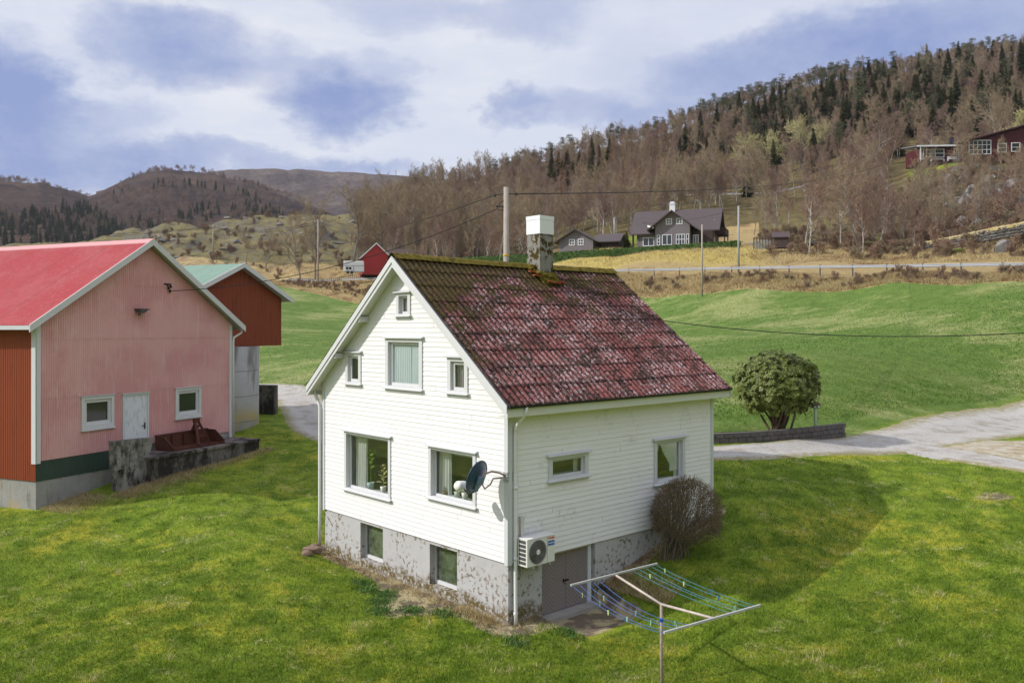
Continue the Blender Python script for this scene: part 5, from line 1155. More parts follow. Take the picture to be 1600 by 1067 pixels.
def treemat(name,cols,scale=3,rough=.9,rnd=.35,trans=None):
    n=NT(name); P=n.coord('Object'); k=n.mix(n.noise(scale,4,.7,P),cols[0],cols[1])
    rv=n.coord('Random'); k=n.mix(n.m('MULTIPLY',rv,rnd*2),k,cols[2]); 
    return n.out(k,rough,None,.1,trans=trans)
def birchbark():
    n=NT('birch_bark'); P=n.coord('Object'); k=n.mix(n.mr(n.noise(4,5,.75,n.scl(P,(1,1,.35))),.5,.62),(.46,.43,.40),(.06,.05,.045)); k=n.mix(n.mr(n.sep(P)[2],6.,9.),k,(.16,.11,.10)); return n.out(k,.9,None,.1)
BBARK=birchbark(); GBARK=plain('grey_brown_bark',(.27,.235,.195),.95,.35,2,rnd=.3); DBARK=plain('dark_bark',(.07,.055,.045),.95,.3,2,rnd=.3)
TW_P=treemat('purple_twig',((.20,.13,.11),(.30,.21,.18),(.29,.195,.125))); TW_G=treemat('olive_twig',((.25,.195,.12),(.37,.30,.195),(.28,.20,.14)))
TW_T=treemat('tan_twig',((.34,.20,.10),(.46,.29,.16),(.30,.21,.14))); TW_W=treemat('willow_twig',((.40,.37,.17),(.55,.52,.27),(.42,.36,.2)))
TW_R=treemat('russet_twig',((.235,.145,.105),(.33,.215,.155),(.28,.20,.135)))
NEED=treemat('spruce_needles',((.044,.066,.026),(.095,.120,.045),(.14,.12,.065)),2); PINEN=treemat('pine_needles',((.050,.068,.036),(.105,.125,.065),(.13,.115,.075)),2)
birchP=dict(levels=4,steps=[9,5,4,3],wig=[.07,.13,.2,.25],up=[.03,.06,.02,-.03],taper=[.9,.85,.8,.7],rmin=.014,kids=[22,8,7],start=[.30,.2,.15],ang=[(28,55),(25,55),(25,65)],ratio=[.34,.5,.5],short=[.55,.3,.2],rr=[.40,.5,.5])
ashP=dict(levels=4,steps=[8,6,5,3],wig=[.09,.15,.2,.25],up=[.03,.10,.05,.02],taper=[.9,.85,.8,.7],rmin=.018,kids=[16,10,9],start=[.22,.25,.2],ang=[(25,60),(25,55),(25,60)],ratio=[.50,.48,.45],short=[.45,.3,.2],rr=[.5,.5,.5])
bushP=dict(levels=4,steps=[5,5,4,3],wig=[.12,.16,.2,.25],up=[.0,.08,.04,.02],taper=[.8,.85,.8,.7],rmin=.014,kids=[20,9,8],start=[.05,.2,.15],ang=[(20,60),(22,50),(25,60)],ratio=[.75,.5,.5],short=[.25,.3,.2],rr=[.6,.55,.5])
willP=dict(levels=4,steps=[5,5,4,3],wig=[.08,.14,.2,.2],up=[.02,.08,.06,.05],taper=[.85,.85,.8,.6],rmin=.018,kids=[18,11,9],start=[.35,.2,.15],ang=[(20,75),(22,50),(25,55)],ratio=[.55,.5,.45],short=[.2,.3,.2],rr=[.45,.5,.5])
larchP=dict(levels=3,steps=[10,5,3],wig=[.02,.10,.2],up=[.02,.02,-.03],taper=[.92,.8,.7],rmin=.015,kids=[75,9],start=[.12,.1],ang=[(65,95),(25,60)],ratio=[.24,.38],short=[.82,.3],rr=[.22,.5],pow=1.)
def join(parts,mats):
    V=[];Fs=[];mi=[];o=0
    for (v,f),m_ in zip(parts,mats):
        V.append(v);Fs.append(f+o);mi.append(np.full(len(f),m_));o+=len(v)
    return np.concatenate(V),np.concatenate(Fs),np.concatenate(mi)
PROTO={}
def hidden(o):
    for c_ in list(o.users_collection): c_.objects.unlink(o)
    return o
def bare(kind,seed,H_,r,P,bark,twig,tl=2):
    sk=skeleton(seed,H_,r,P); 
    tr=join([segmesh(sk[0],6)]+([segmesh(sk[1],4)] if len(sk)>1 else []),[0,0])
    cr=[segmesh(s,3) for s in sk[2:] if s]
    cj=join(cr,[0]*len(cr))
    add_proto(kind,(tr[0],tr[1],bark),(cj[0],cj[1],twig),H_)
def add_proto(kind,tr,cr,H_):
    t=npmesh('trunk',tr[0],tr[1],tr[2]); c_=npmesh('crown',cr[0],cr[1],cr[2])
    j=join([(tr[0],tr[1]),(cr[0],cr[1])],[0,1]); jo=npmesh('tree',j[0],j[1],tr[2]); jo.data.materials.append(cr[2]); jo.data.polygons.foreach_set('material_index',j[2].astype(np.int32))
    for o in (t,c_,jo): hidden(o)
    PROTO.setdefault(kind,[]).append((t.data,c_.data,jo,H_))
def cards(rr,items):
    """items: (p, dir, side, L, W) leaf-like quads -> V,F"""
    V=[];
    for p,d,s,L,W in items: V+=[p-s*W*.15,p+d*L*.5-s*W*.5,p+d*L,p+d*L*.5+s*W*.5]
    V=np.array([tuple(v) for v in V]); n=len(items); return V,np.arange(4*n).reshape(n,4)
def spruce(kind,seed,H_,wd,mat,low=.06):
    rr=random.Random(seed); it=[]; z=H_*low
    while z<H_-.15:
        f=(z-H_*low)/(H_*(1-low)); Lb=wd*(1-f)**.85*rr.uniform(.75,1.15)+.12; k=int(5+5*(1-f)); a0=rr.random()*6.3
        for i in range(k):
            a=a0+6.283*i/k+rr.gauss(0,.15); d=Vector((math.cos(a),math.sin(a),-.28+.5*f+rr.gauss(0,.08))).normalized(); s=Vector((-d.y,d.x,0)).normalized(); p=Vector((0,0,z+rr.gauss(0,.08)))
            L=Lb*rr.uniform(.75,1.1)
            for q in np.linspace(.15,.8,max(2,int(L/.45))):
                b=p+d*L*q+Vector((0,0,-.12*L*q*q)); w=L*(1-q)*.55+.2
                for sg in (-1,1):
                    dd=(d*.55+s*sg*.8+Vector((0,0,-.25+rr.gauss(0,.15)))).normalized(); it.append((b,dd,dd.cross(Vector((rr.gauss(0,.4),rr.gauss(0,.4),1))).normalized(),w,w*.6))
            it.append((p+d*L*.45,d,s,L*.62,.32))
        z+=rr.uniform(.24,.36)*(1.15-.5*f)
    it.append((Vector((0,0,H_-.5)),Vector((0,0,1)),Vector((1,0,0)),.8,.16))
    add_proto(kind,(*segmesh([(0,0,-.4,0,0,H_*.5,.16,.10),(0,0,H_*.5,0,0,H_-.1,.10,.02)],6),DBARK),(*cards(rr,it),mat),H_)
def pine(kind,seed,H_):
    rr=random.Random(seed); segs=[];it=[]; p=Vector((0,0,-.4)); d=Vector((0,0,1)); pts=[]
    for i in range(9):
        d=(d+Vector((rr.gauss(0,.05),rr.gauss(0,.05),.05))).normalized(); q=p+d*(H_/9); segs.append((*p,*q,.2*(1-i/10),.2*(1-(i+1)/10))); p=q; pts.append(q)
    for i in range(22):
        t=rr.uniform(.42,1.); b=pts[min(8,int(t*9)-1)]; a=rr.random()*6.3; L=rr.uniform(.8,2.3)*(1.25-.75*t); e=b+Vector((math.cos(a)*L,math.sin(a)*L,rr.uniform(.1,.9)))
        segs.append((*b,*e,.05,.02)); rad=rr.uniform(.5,1.0)
        for k in range(44):
            v=Vector((rr.gauss(0,1),rr.gauss(0,1),rr.gauss(0,.55))); c_=e+v*rad*.62; dd=(v.normalized()+Vector((0,0,.5))).normalized(); it.append((c_,dd,dd.cross(Vector((rr.gauss(0,1),rr.gauss(0,1),.3))).normalized(),rr.uniform(.3,.55),.2))
    add_proto(kind,(*segmesh(segs,5),plain('pine_bark',(.15,.085,.06),.95,.3,2)),(*cards(rr,it),PINEN),H_)
for s in (1,2,3): bare('birch',s,10.5,.12,birchP,BBARK,TW_P)
for s in (4,5): bare('purple',s,9.,.10,birchP,GBARK,TW_P)
bare('olive',6,11,.14,birchP,GBARK,TW_G); bare('olive',7,10,.12,birchP,GBARK,TW_G); bare('olive',8,12,.14,ashP,GBARK,TW_G)
bare('russet',9,8.5,.10,birchP,GBARK,TW_R); bare('russet',19,8,.10,birchP,BBARK,TW_R)
for s in (10,11,12): bare('ash',s,15,.26,ashP,GBARK,TW_G)
bare('willow',13,8,.2,willP,GBARK,TW_W); bare('willow',14,7.5,.2,willP,GBARK,TW_W)
bare('larch',15,13,.14,larchP,DBARK,TW_T); bare('larch',16,11.5,.12,larchP,DBARK,TW_T)
bare('bush',17,2.2,.06,bushP,GBARK,TW_R); bare('bush',18,2.0,.06,bushP,GBARK,TW_G)
bare('sapling',20,6,.055,birchP,BBARK,TW_R)
for s,h,w_ in ((21,13.5,3.1),(22,11.5,2.8),(23,14.5,2.9)): spruce('spruce',s,h,w_,NEED)
for s,h in ((31,13),(32,11.5),(33,14)): pine('pine',s,h)
def place_tree(kind,v,loc,rz,sc,name,label,cat,group=None):
    tm,cm,jo,Hh=PROTO[kind][v%len(PROTO[kind])]
    o=bpy.data.objects.new(name,tm); link(o); o.location=loc; o.rotation_euler=(0,0,rz); o.scale=(sc[0],sc[0],sc[1])
    c_=bpy.data.objects.new('crown',cm); link(c_); c_.parent=o
    return tag(o,label,cat,group)
def scatter(name,proto,pts,label):
    """one object of kind stuff: the same tree instanced on many points"""
    pts=np.array(pts); V=pts[:,:3]; me=bpy.data.meshes.new(name); me.vertices.add(len(V)); me.vertices.foreach_set('co',np.ascontiguousarray(V,np.float32).ravel())
    a=me.attributes.new('rot','FLOAT_VECTOR','POINT'); rt=np.zeros((len(V),3),np.float32); rt[:,2]=pts[:,3]; a.data.foreach_set('vector',rt.ravel())
    a=me.attributes.new('scl','FLOAT_VECTOR','POINT'); sc=np.stack([pts[:,4],pts[:,4],pts[:,5]],-1).astype(np.float32); a.data.foreach_set('vector',sc.ravel()); me.update()
    o=bpy.data.objects.new(name,me); link(o)
    ng=bpy.data.node_groups.new(name+'_scatter','GeometryNodeTree'); ng.interface.new_socket('Geometry',in_out='INPUT',socket_type='NodeSocketGeometry'); ng.interface.new_socket('Geometry',in_out='OUTPUT',socket_type='NodeSocketGeometry')
    N=ng.nodes; gi=N.new('NodeGroupInput'); go=N.new('NodeGroupOutput'); ip=N.new('GeometryNodeInstanceOnPoints'); oi=N.new('GeometryNodeObjectInfo'); oi.inputs[0].default_value=proto; oi.transform_space='ORIGINAL'
    for nm,sk in (('rot','Rotation'),('scl','Scale')):
        na=N.new('GeometryNodeInputNamedAttribute'); na.data_type='FLOAT_VECTOR'; na.inputs[0].default_value=nm; ng.links.new(na.outputs[0],ip.inputs[sk])
    ng.links.new(gi.outputs[0],ip.inputs['Points']); ng.links.new(oi.outputs['Geometry'],ip.inputs['Instance']); ng.links.new(ip.outputs[0],go.inputs[0])
    md=o.modifiers.new('scatter','NODES'); md.node_group=ng
    return tag(o,label,'wood',kind='stuff')
# ---- wooded hillside: which tree stands where
def hill_pts(n,u0,u1,seed,f0=12,f1=430):
    r=np.random.default_rng(seed); u=r.uniform(u0,u1,n); ry=np.interp(u,UR,ROADY); Y=np.sqrt(r.uniform(0,1,n)*((f1)**2-(ry+f0)**2)+(ry+f0)**2); return u,Y
def py_of(u,Y):
    x=(u-800)/F*Y; z=H(x,Y); return x,z,HZ-(z-CZ)/Y*F
STUFF={}; INDIV=[]
def kind_at(r,u,Y,p):
    ry=np.interp(u,UR,ROADY); d=Y-ry
    if u<560: return None
    if u<700: 
        if Y<215: return None
        return r.choice(['purple','olive','olive','russet','purple'])
    if 840<u<1190 and Y<185+(u-840)*.03: return None
    if 1190<=u<1330 and Y<150: return None
    if u>=1330 and Y<118: return None
    if u>1390 and 118<Y<222: return None
    if 1135<u<1310 and 150<Y<282 and r.random()<.66: return None
    if u<1150 and Y<330 and r.random()<.3: return None
    crest=Y>385
    if crest:
        if u<1000: return r.choice(['purple','purple','olive','birch','pine',None] if u>760 else ['purple','olive','purple','birch'])
        return r.choice(['pine','pine','purple','purple','pine','birch','purple',None])
    if u>1060 and Y>262+max(0,1250-u)*.35 and Y<375: 
        return r.choice(['spruce','purple','purple','olive','pine','spruce','purple'] if u>1240 or Y>320 else ['spruce','purple','purple','purple','russet'])
    if 860<u<960 and 300<Y<360: return r.choice(['spruce','purple','larch'])
    if Y<235: return r.choice(['olive','olive','russet','purple','olive','birch'] if u<1200 else ['russet','birch','purple','olive','russet','sapling'])
    return r.choice(['purple','purple','russet','olive','larch','purple','birch'] if u<1150 else ['purple','purple','olive','russet','purple','spruce'])
u_,Y_=hill_pts(4500,560,1720,5); x_,z_,p_=py_of(u_,Y_); r=random.Random(9)
SZ={'birch':1.,'purple':1.,'olive':1.,'russet':.9,'larch':1.,'spruce':.95,'pine':.9,'sapling':.8,'willow':.8}
INM={'birch':('birch_tree','bare white-stemmed birch in the hillside wood','birch','bare birches on the wooded hillside'),'spruce':('spruce_tree','dark green pointed spruce in the hillside wood','spruce','spruces on the wooded hillside'),
 'pine':('pine_tree','ragged dark pine along the top of the hillside wood','pine','pines on the hilltop'),'olive':('bare_tree','bare olive-brown tree in the lower hillside wood','tree','bare olive-brown trees on the hillside'),
 'purple':('bare_tree','bare purple-brown tree in the hillside wood','tree','bare purple-brown trees on the hillside'),'russet':('bare_tree','bare russet-twigged tree in the hillside wood','tree','bare russet trees on the hillside'),
 'larch':('larch_tree','tan leafless larch in the hillside wood','larch','bare larches on the hillside'),'sapling':('sapling','thin bare birch sapling on the hillside','sapling','birch saplings on the hillside')}
quota={'birch':70,'spruce':60,'pine':60,'olive':70,'purple':60,'russet':40,'larch':15,'sapling':20}; used={k:0 for k in quota}
order=np.argsort(Y_)
for i in order:
    k=kind_at(r,u_[i],Y_[i],p_[i])
    if k is None: continue
    if fbm(x_[i],Y_[i],45,3,61)<-.38 and Y_[i]<330: continue
    s=SZ[k]*r.uniform(.7,1.15)*(1. if Y_[i]<370 else .85); sv=s*r.uniform(.9,1.15); rz=r.random()*6.3; v=r.randrange(3)
    edge=(Y_[i]>392 or Y_[i]<250)
    if edge and used[k]<quota[k] and r.random()<(.75 if Y_[i]<250 else .5):
        used[k]+=1; nm=INM[k]; place_tree(k,v,(x_[i],Y_[i],z_[i]-.2),rz,(s,sv),*nm)
    else: STUFF.setdefault((k,v%len(PROTO[k])),[]).append((x_[i],Y_[i],z_[i]-.2,rz,s,sv))
SL_={'birch':'birch_wood','spruce':'spruce_wood','pine':'pine_wood','larch':'larch_wood'}
for (k,v),pts in STUFF.items():
    scatter(SL_.get(k,'bare_wood'),PROTO[k][v][2],pts,f'dense mass of bare {k} trees covering the hillside' if k not in ('spruce','pine') else f'dense mass of dark {k} trees covering the upper hillside')
# willows with yellow-green crowns
for (u,Y,s,w_) in ((1172,268,1.5,'beside the taller olive trees'),(1205,272,1.35,'between the other two willows'),(1252,276,1.55,'roundest and palest in the wood'),(1285,280,1.2,'darker and smaller at the end of the row'),(1590,196,1.2,'in front of the dark red house')):
    place_tree('willow',int(u),gp(u,Y),u*.1,(s,s*1.05),'willow_tree',f'yellow-green budding willow {w_}','willow','budding willows on the hillside')
# big bare trees beyond the road, over the little red barn and behind the ridge
for k,(u,Y,s,w_) in enumerate(((470,196,.95,'first of the row beyond the road, beside the rocky knoll'),(492,200,1.15,'beside the utility pole and the white trailer'),(552,204,1.25,'forked, right in front of the little red barn'),(590,206,1.22,'between the red barn and its roof'),(612,203,1.25,'over the roof of the little red barn'),(652,202,1.2,'tall, behind the mossy ridge'),(668,205,1.1,'slender, behind the mossy ridge'),(690,207,1.1,'leaning, behind the mossy ridge'),(712,200,1.05,'near the stay of the utility pole'),(735,203,1.0,'close before the utility pole'),(757,190,1.0,'right beside the utility pole'),(385,225,.6,'small, on the rocky knoll behind the green roof'),(415,222,.65,'small, at the foot of the rocky knoll'))):
    place_tree('ash',k,gp(u,Y,-.3),k*1.3,(s*.95,s),'bare_ash_tree',f'large bare spreading tree, {w_}','tree','big bare trees beyond the road')
for k,(u,Y,s) in enumerate(((640,196,.9),(676,192,.85),(700,196,.95),(722,190,.9),(746,196,1.),(770,186,.95),(812,182,.95),(700,214,1.1),(660,216,1.1),(730,215,1.1),(765,210,1.1),(790,205,1.05))):
    place_tree(('olive','birch','olive')[k%3],k,gp(u,Y,-.3),k*2.1,(s*.9,s*1.1),'bare_tree','tall thin bare tree close behind the ridge of the mossy roof','tree','thin bare trees behind the mossy roof')
r=random.Random(71)
for k in range(46):
    u=r.uniform(600,862); Y=float(np.interp(u,UR,ROADY))+r.uniform(9,48); s=r.uniform(.8,1.3)
    place_tree(r.choice(['birch','olive','birch','sapling']),k,gp(u,Y,-.3),r.random()*6,(s*.7,s*1.05),'bare_tree','tall thin bare tree close behind the ridge of the mossy roof','tree','thin bare trees behind the mossy roof')
# birches on the slope by the aviary and the stone wall
for k,(u,Y,s,kd,w_) in enumerate(((1264,117,1.02,'birch','stout pale birch beside the small aviary'),(1259,119,.95,'birch','darker twin stem behind the stout pale birch'),(1217,112,.62,'sapling','thin birch in front of the small aviary'),(1313,128,.95,'birch','straight white birch on the slope beyond the aviary'),(1332,131,.95,'birch','slightly crooked birch on the slope'),(1347,116,.95,'russet','reddish birch clump by the mossy boulder'),(1345,118,.9,'russet','second stem of the reddish birch clump'),(1380,135,.9,'birch','birch with hanging twigs above the stone wall'),(1400,146,.75,'russet','russet bushy tree under the red house lawn'),(1430,112,.5,'birch','low crooked white birch at the stone wall'),(1436,113,.5,'sapling','thin sapling at the stone wall'),(1214,150,.7,'birch','lone birch on the heather slope'),(1178,165,.75,'olive','lone bare tree above the dark house'),(1445,172,.55,'ash','pollarded tree on the edge of the red house lawn'),(1508,180,.5,'ash','stunted dark tree on the red house lawn'),(1478,166,.6,'birch','birch leaning against the rock face'),(1530,150,.55,'olive','bare tree against the rock face'),(1560,146,.55,'birch','pale birch under the rock face'),(1585,148,.5,'birch','pale birch at the end of the rock face'),(1598,188,.45,'russet','russet tree above the rock face'),(1368,212,1.2,'ash','broad spreading bare tree above the red house lawn'),(1560,230,1.2,'ash','broad pale bare tree behind the red house'))):
    nmx={'birch':'birch_tree','sapling':'sapling'}.get(kd,'bare_tree'); place_tree(kd,k,gp(u,Y,-.3),k*1.7,(s,s),nmx,w_,'tree')
r=random.Random(4)
for k in range(170):   # saplings among the rocks below the red house
    u=r.uniform(1350,1610); Y=r.uniform(122,172); kd=r.choice(['sapling','russet','sapling','olive','sapling'])
    s=r.uniform(.32,.72); nm=INM[kd]; place_tree(kd,k,gp(u,Y,-.2),r.random()*6,(s,s),'sapling' if kd=='sapling' else 'bare_tree','thin bare stem among the rocks below the red house','sapling','thin bare stems among the rocks below the red house')
# rough bushes on the banks and the knoll
r=random.Random(14); pts={0:[],1:[]}
for k in range(900):
    if k<170: u=r.uniform(230,600); Y=r.uniform(210,330); s=r.uniform(.4,1.2)
    elif k<300: u=r.uniform(1400,1660); Y=r.uniform(118,182); s=r.uniform(.5,1.3)
    elif k<600: u=r.uniform(1150,1650); Y=float(np.interp(u,UR,ROADY))+r.uniform(12,60); s=r.uniform(.4,1.1)
    elif k<700: u=r.uniform(590,860); Y=float(np.interp(u,UR,ROADY))+r.uniform(10,50); s=r.uniform(.5,1.4)
    else:
        u=r.choice([r.uniform(440,600),r.uniform(1000,1650)]); fy=float(np.interp(u,UF,FLDY)); ry=float(np.interp(u,UR,ROADY)); Y=fy+(ry-fy)*r.uniform(.25,.8); s=r.uniform(.25,.55)
    if 840<u<1185 and Y>float(np.interp(u,UR,ROADY)): continue
    x,y=at(u,Y); pts[k%2].append((x,y,0,r.random()*6,s,s*r.uniform(.6,1.)))
for v,pp in pts.items():
    A=np.array(pp); A[:,2]=H(A[:,0],A[:,1])-.1; scatter('undergrowth',PROTO['bush'][v][2],A,'low brown leafless scrub on banks and rocks')
# far off: spruce block and fringe of trees on the moor
r=random.Random(24); fp={0:[],1:[],2:[]}
def drop(u,Y):
    z=max([hf(u,Y) for hf in HILLF]+[float(H(np.array([(u-800)/F*Y]),np.array([Y]),False)[0])]); return Vector(((u-800)/F*Y,Y,z-.3))
for k in range(750):
    u=r.uniform(-120,195); Y=r.uniform(740,1100); l=drop(u,Y); pg=HZ-(l.z-CZ)/Y*F
    if pg>np.interp(u,[-120,0,60,110,150,180,195],[352,345,332,326,335,352,366])+r.uniform(-3,3): s=r.uniform(.7,1.05); fp[k%3].append((*l,r.random()*6,s,s*1.05))
for k in range(260):
    u=r.uniform(160,300); Y=r.uniform(810,1200); l=drop(u,Y); pg=HZ-(l.z-CZ)/Y*F
    if pg>322+abs(u-215)*.25 and fbm(l.x,l.y,90,2,5)>.0: s=r.uniform(.6,1.); fp[k%3].append((*l,r.random()*6,s,s))
for k in range(420):
    u=r.uniform(165,470); Y=r.uniform(900,1500); l=drop(u,Y)
    if fbm(l.x,l.y,110,3,55)>.16: s=r.uniform(.6,1.05); fp[k%3].append((*l,r.random()*6,s,s))
for v,pp in fp.items(): scatter('spruce_wood',PROTO['spruce'][v][2],pp,'far dark spruce plantation in the valley behind the red barn')
fp={0:[],1:[]}
for k in range(210):
    if k<120: u=r.uniform(170,300); Y=1630
    elif k<165: u=r.uniform(-60,125); Y=1440
    else: u=r.uniform(300,620); Y=2580
    l=drop(u,Y+r.uniform(-12,6))
    if l: s=r.uniform(.7,1.5)*(1. if k<120 else .8); fp[k%2].append((*l,r.random()*6,s*1.25,s))
scatter('bare_wood',PROTO['olive'][0][2],fp[0],'fringe of bare trees along the far moor skyline'); scatter('pine_wood',PROTO['pine'][0][2],fp[1],'fringe of small pines along the far moor skyline')
fp={0:[],1:[]}
for k in range(2600):
    u=r.uniform(-80,620); Y=r.uniform(820,1560); l=drop(u,Y)
    if l and fbm(l.x,l.y,150,3,15)>-.05: s=r.uniform(.9,1.5); fp[k%2].append((*l,r.random()*6,s*1.3,s*.8))
for v,pp in fp.items(): scatter('bare_wood',PROTO['purple'][v][2],pp,'far grey-purple birch wood on the moor slopes')
# ---- clipped shrub by the house wall
r=random.Random(33); bs=Vector((4.72,25.05,h1(4.72,25.05)-.1)); cc_=Vector((5.2,25.2,2.12)); rad=Vector((1.04,.98,1.10))
sg=[];tw=[]
def shell(a,e,k=1.): return cc_+Vector((rad.x*math.cos(a)*math.cos(e)*k,rad.y*math.sin(a)*math.cos(e)*k,rad.z*math.sin(e)*k))
for i in range(85):
    a=r.random()*6.283; e=math.asin(r.uniform(-.45,1.)); tgt=shell(a,e,r.uniform(.72,.95)); b=bs+Vector((r.gauss(0,.16),r.gauss(0,.12),0)); m1=b.lerp(tgt,.4)+Vector((r.gauss(0,.07),r.gauss(0,.07),.18)); pts=[b,b.lerp(m1,.5)+Vector((r.gauss(0,.03),r.gauss(0,.03),.05)),m1,m1.lerp(tgt,.5)+Vector((r.gauss(0,.07),r.gauss(0,.07),.03)),tgt]
    for k in range(4): sg.append((*pts[k],*pts[k+1],.024-.005*k,.024-.005*(k+1)))
    for j in range(4):
        q=pts[2].lerp(pts[4],r.random()); t=q.lerp(shell(a+r.gauss(0,.35),e+r.gauss(0,.3),r.uniform(.85,1.)),.8); tw.append((*q,*t,.008,.005))
        for k in range(3): q2=q.lerp(t,r.uniform(.4,1)); v=(q2-cc_).normalized()+Vector((r.gauss(0,.5),r.gauss(0,.5),r.gauss(0,.5)+.3)); tw.append((*q2,*(q2+v.normalized()*r.uniform(.12,.28)),.005,.003))
for i in range(4300):
    a=r.random()*6.283; e=math.asin(r.uniform(-.5,1.)); q=shell(a,e,r.uniform(.84,.99)+.03*math.sin(a*5+e*4)); v=(q-cc_).normalized()+Vector((r.gauss(0,.6),r.gauss(0,.6),r.gauss(0,.5)+.3)); tw.append((*q,*(q+v.normalized()*r.uniform(.06,.17)),.0045,.003))
shr=npmesh('clipped_shrub',*segmesh(sg,5),plain('shrub_stem',(.15,.125,.08),.9,.3,5)); tag(shr,'rounded clipped leafless shrub growing against the house wall','shrub')
npmesh('twigs',*segmesh(tw,3),plain('brown_twig',(.17,.115,.075),.9,.45,3),shr)
it=[]
for i in range(2600):
    a=r.random()*6.283; e=math.asin(r.uniform(-.55,1.)); q=shell(a,e,r.uniform(.8,1.03)); d=Vector((r.gauss(0,1),r.gauss(0,1),r.gauss(0,1)+.4)).normalized(); it.append((q,d,d.cross(Vector((r.gauss(0,1),r.gauss(0,1),r.gauss(0,1)))).normalized(),.045,.028))
npmesh('buds',*cards(r,it),plain('olive_bud',(.16,.15,.04),.7,.4,3),shr)
# ---- rhododendron
ru,rY=1214,38.9; rx,ry_=at(ru,rY); rz_=h1(rx,ry_); rc_=Vector((rx,ry_,5.02)); rr3=Vector((1.88,1.8,1.62))
sg=[]
for i in range(22):
    a=r.random()*6.283; b=Vector((rx+r.gauss(0,.17),ry_+r.gauss(0,.15),rz_-.1)); t=rc_+Vector((math.cos(a)*rr3.x*r.uniform(.3,.8),math.sin(a)*rr3.y*r.uniform(.3,.8),r.uniform(-.7,.3))); m1=b.lerp(t,.5)+Vector((r.gauss(0,.12),r.gauss(0,.12),-.1))
    sg+=[(*b,*m1,.065,.05),(*m1,*t,.05,.025)]
rho=npmesh('rhododendron',*segmesh(sg,6),plain('rhododendron_stem',(.14,.095,.065),.9,.35,4,bump=.01)); tag(rho,'large round evergreen rhododendron on the lawn above the block wall','shrub')
def rholeaf():
    n=NT('rhododendron_leaf'); P=n.coord('Position'); k=n.mix(n.noise(2.2,4,.6,P),(.065,.105,.016),(.15,.17,.03)); k=n.mix(n.mr(n.noise(9,3,.6,P),.5,.7,0.,.7),k,(.26,.24,.05)); return n.out(k,.42,None,.35,trans=.15)
V=[];Fs=[]
for i in range(2300):
    a=r.random()*6.283; e=math.asin(r.uniform(-.80,1.)); kk=r.uniform(.80,1.02)*(1+.05*math.sin(a*4+e*5)+.035*math.sin(a*9+1))
    if e<-.25: kk*=r.uniform(.8,1.)
    q=rc_+Vector((rr3.x*math.cos(a)*math.cos(e),rr3.y*math.sin(a)*math.cos(e),rr3.z*math.sin(e)))*kk; nrm=(q-rc_).normalized(); ax=(nrm+Vector((r.gauss(0,.3),r.gauss(0,.3),.45+r.gauss(0,.25)))).normalized()
    t1=ax.cross(Vector((.3,.2,1))).normalized(); t2=ax.cross(t1); nl=r.randint(6,9); a0=r.random()*6
    for j in range(nl):
        b=a0+6.283*j/nl; d=(t1*math.cos(b)+t2*math.sin(b)+ax*r.uniform(-.15,.55)).normalized(); s=d.cross(ax).normalized(); L=r.uniform(.12,.19); w_=L*.19; n0=len(V); dn=ax*-.02
        for t,ww,up in ((0,.25,0),(.35,1.,.012),(.72,.85,0.),(1.,.1,-.03)):
            c_=q+d*L*t+ax*up; V+=[tuple(c_-s*w_*ww+ax*.008),tuple(c_+s*w_*ww+ax*.008)]
        for k in range(3): Fs.append((n0+2*k,n0+2*k+1,n0+2*k+3,n0+2*k+2))
npmesh('foliage',np.array(V),np.array(Fs),rholeaf(),rho)
# ---- lawn grass blades and dry tufts
def blades(name,u,Y,hgt,wid,mat,label,seed,lean=.5):
    r_=np.random.default_rng(seed); x=(u-800)/F*Y; y=Y; n=len(x); z=H(x,y)
    a=r_.uniform(0,2*np.pi,n); h=hgt*r_.uniform(.5,1.25,n); w=wid*r_.uniform(.6,1.3,n); la=r_.uniform(0,2*np.pi,n); ll=h*lean*r_.uniform(.1,1.2,n)
    B=np.stack([x,y,z-.01],-1); sx=np.stack([np.cos(a)*w,np.sin(a)*w,np.zeros(n)],-1)*.5; tip=B+np.stack([np.cos(la)*ll,np.sin(la)*ll,h],-1)
    V=np.stack([B-sx,B+sx,tip],1).reshape(-1,3); return tag(npmesh(name,V,np.arange(3*n).reshape(n,3),mat,attrs={'tip':np.tile(np.array([0,0,1.]),n),'rnd':np.repeat(r_.uniform(0,1,n),3)}),label,'grass',kind='stuff')
def blade_mat():
    n=NT('grass_blade'); P=n.coord('Position'); col,g,f=grass_nodes(n,P); rv=n.attr('rnd','Fac'); t=n.attr('tip','Fac')
    col=n.mix(n.mr(rv,.93,.99),col,(.50,.45,.20)); col=n.mix(n.mr(rv,.0,.35,.55,0.),col,(.05,.095,.010)); col=n.mix(n.mr(rv,.36,.6,0.,.45),col,(.235,.325,.035)); return n.out(col,.7,None,.15,trans=.3)
def straw_mat():
    n=NT('dry_grass_blade'); rv=n.attr('rnd','Fac'); P=n.coord('Position'); k=n.ramp(rv,[(0,(.20,.12,.055)),(.35,(.40,.30,.14)),(.7,(.56,.46,.24)),(1,(.62,.55,.34))]); k=n.mix(n.mr(n.noise(.22,5,.65,P,.6),.5,.64,0.,.75),k,(.19,.095,.05)); return n.out(k,.85,None,.1,trans=.25)
r_=np.random.default_rng(3); n=580000
u=r_.uniform(-300,1950,n); Y=1/(1/16.6+r_.uniform(0,1,n)*(1/62-1/16.6))
x=(u-800)/F*Y; s_,o_=hloc(x,Y); inh=(s_>-.15)&(s_<HL+.1)&(o_>-.12)&(o_<HW+.1)
dgx=np.maximum(np.maximum(-s_,0),np.maximum(s_-HL,0)); dgy=np.maximum(np.maximum(-o_,0),np.maximum(o_-HW,0)); dhh=np.hypot(dgx,dgy)
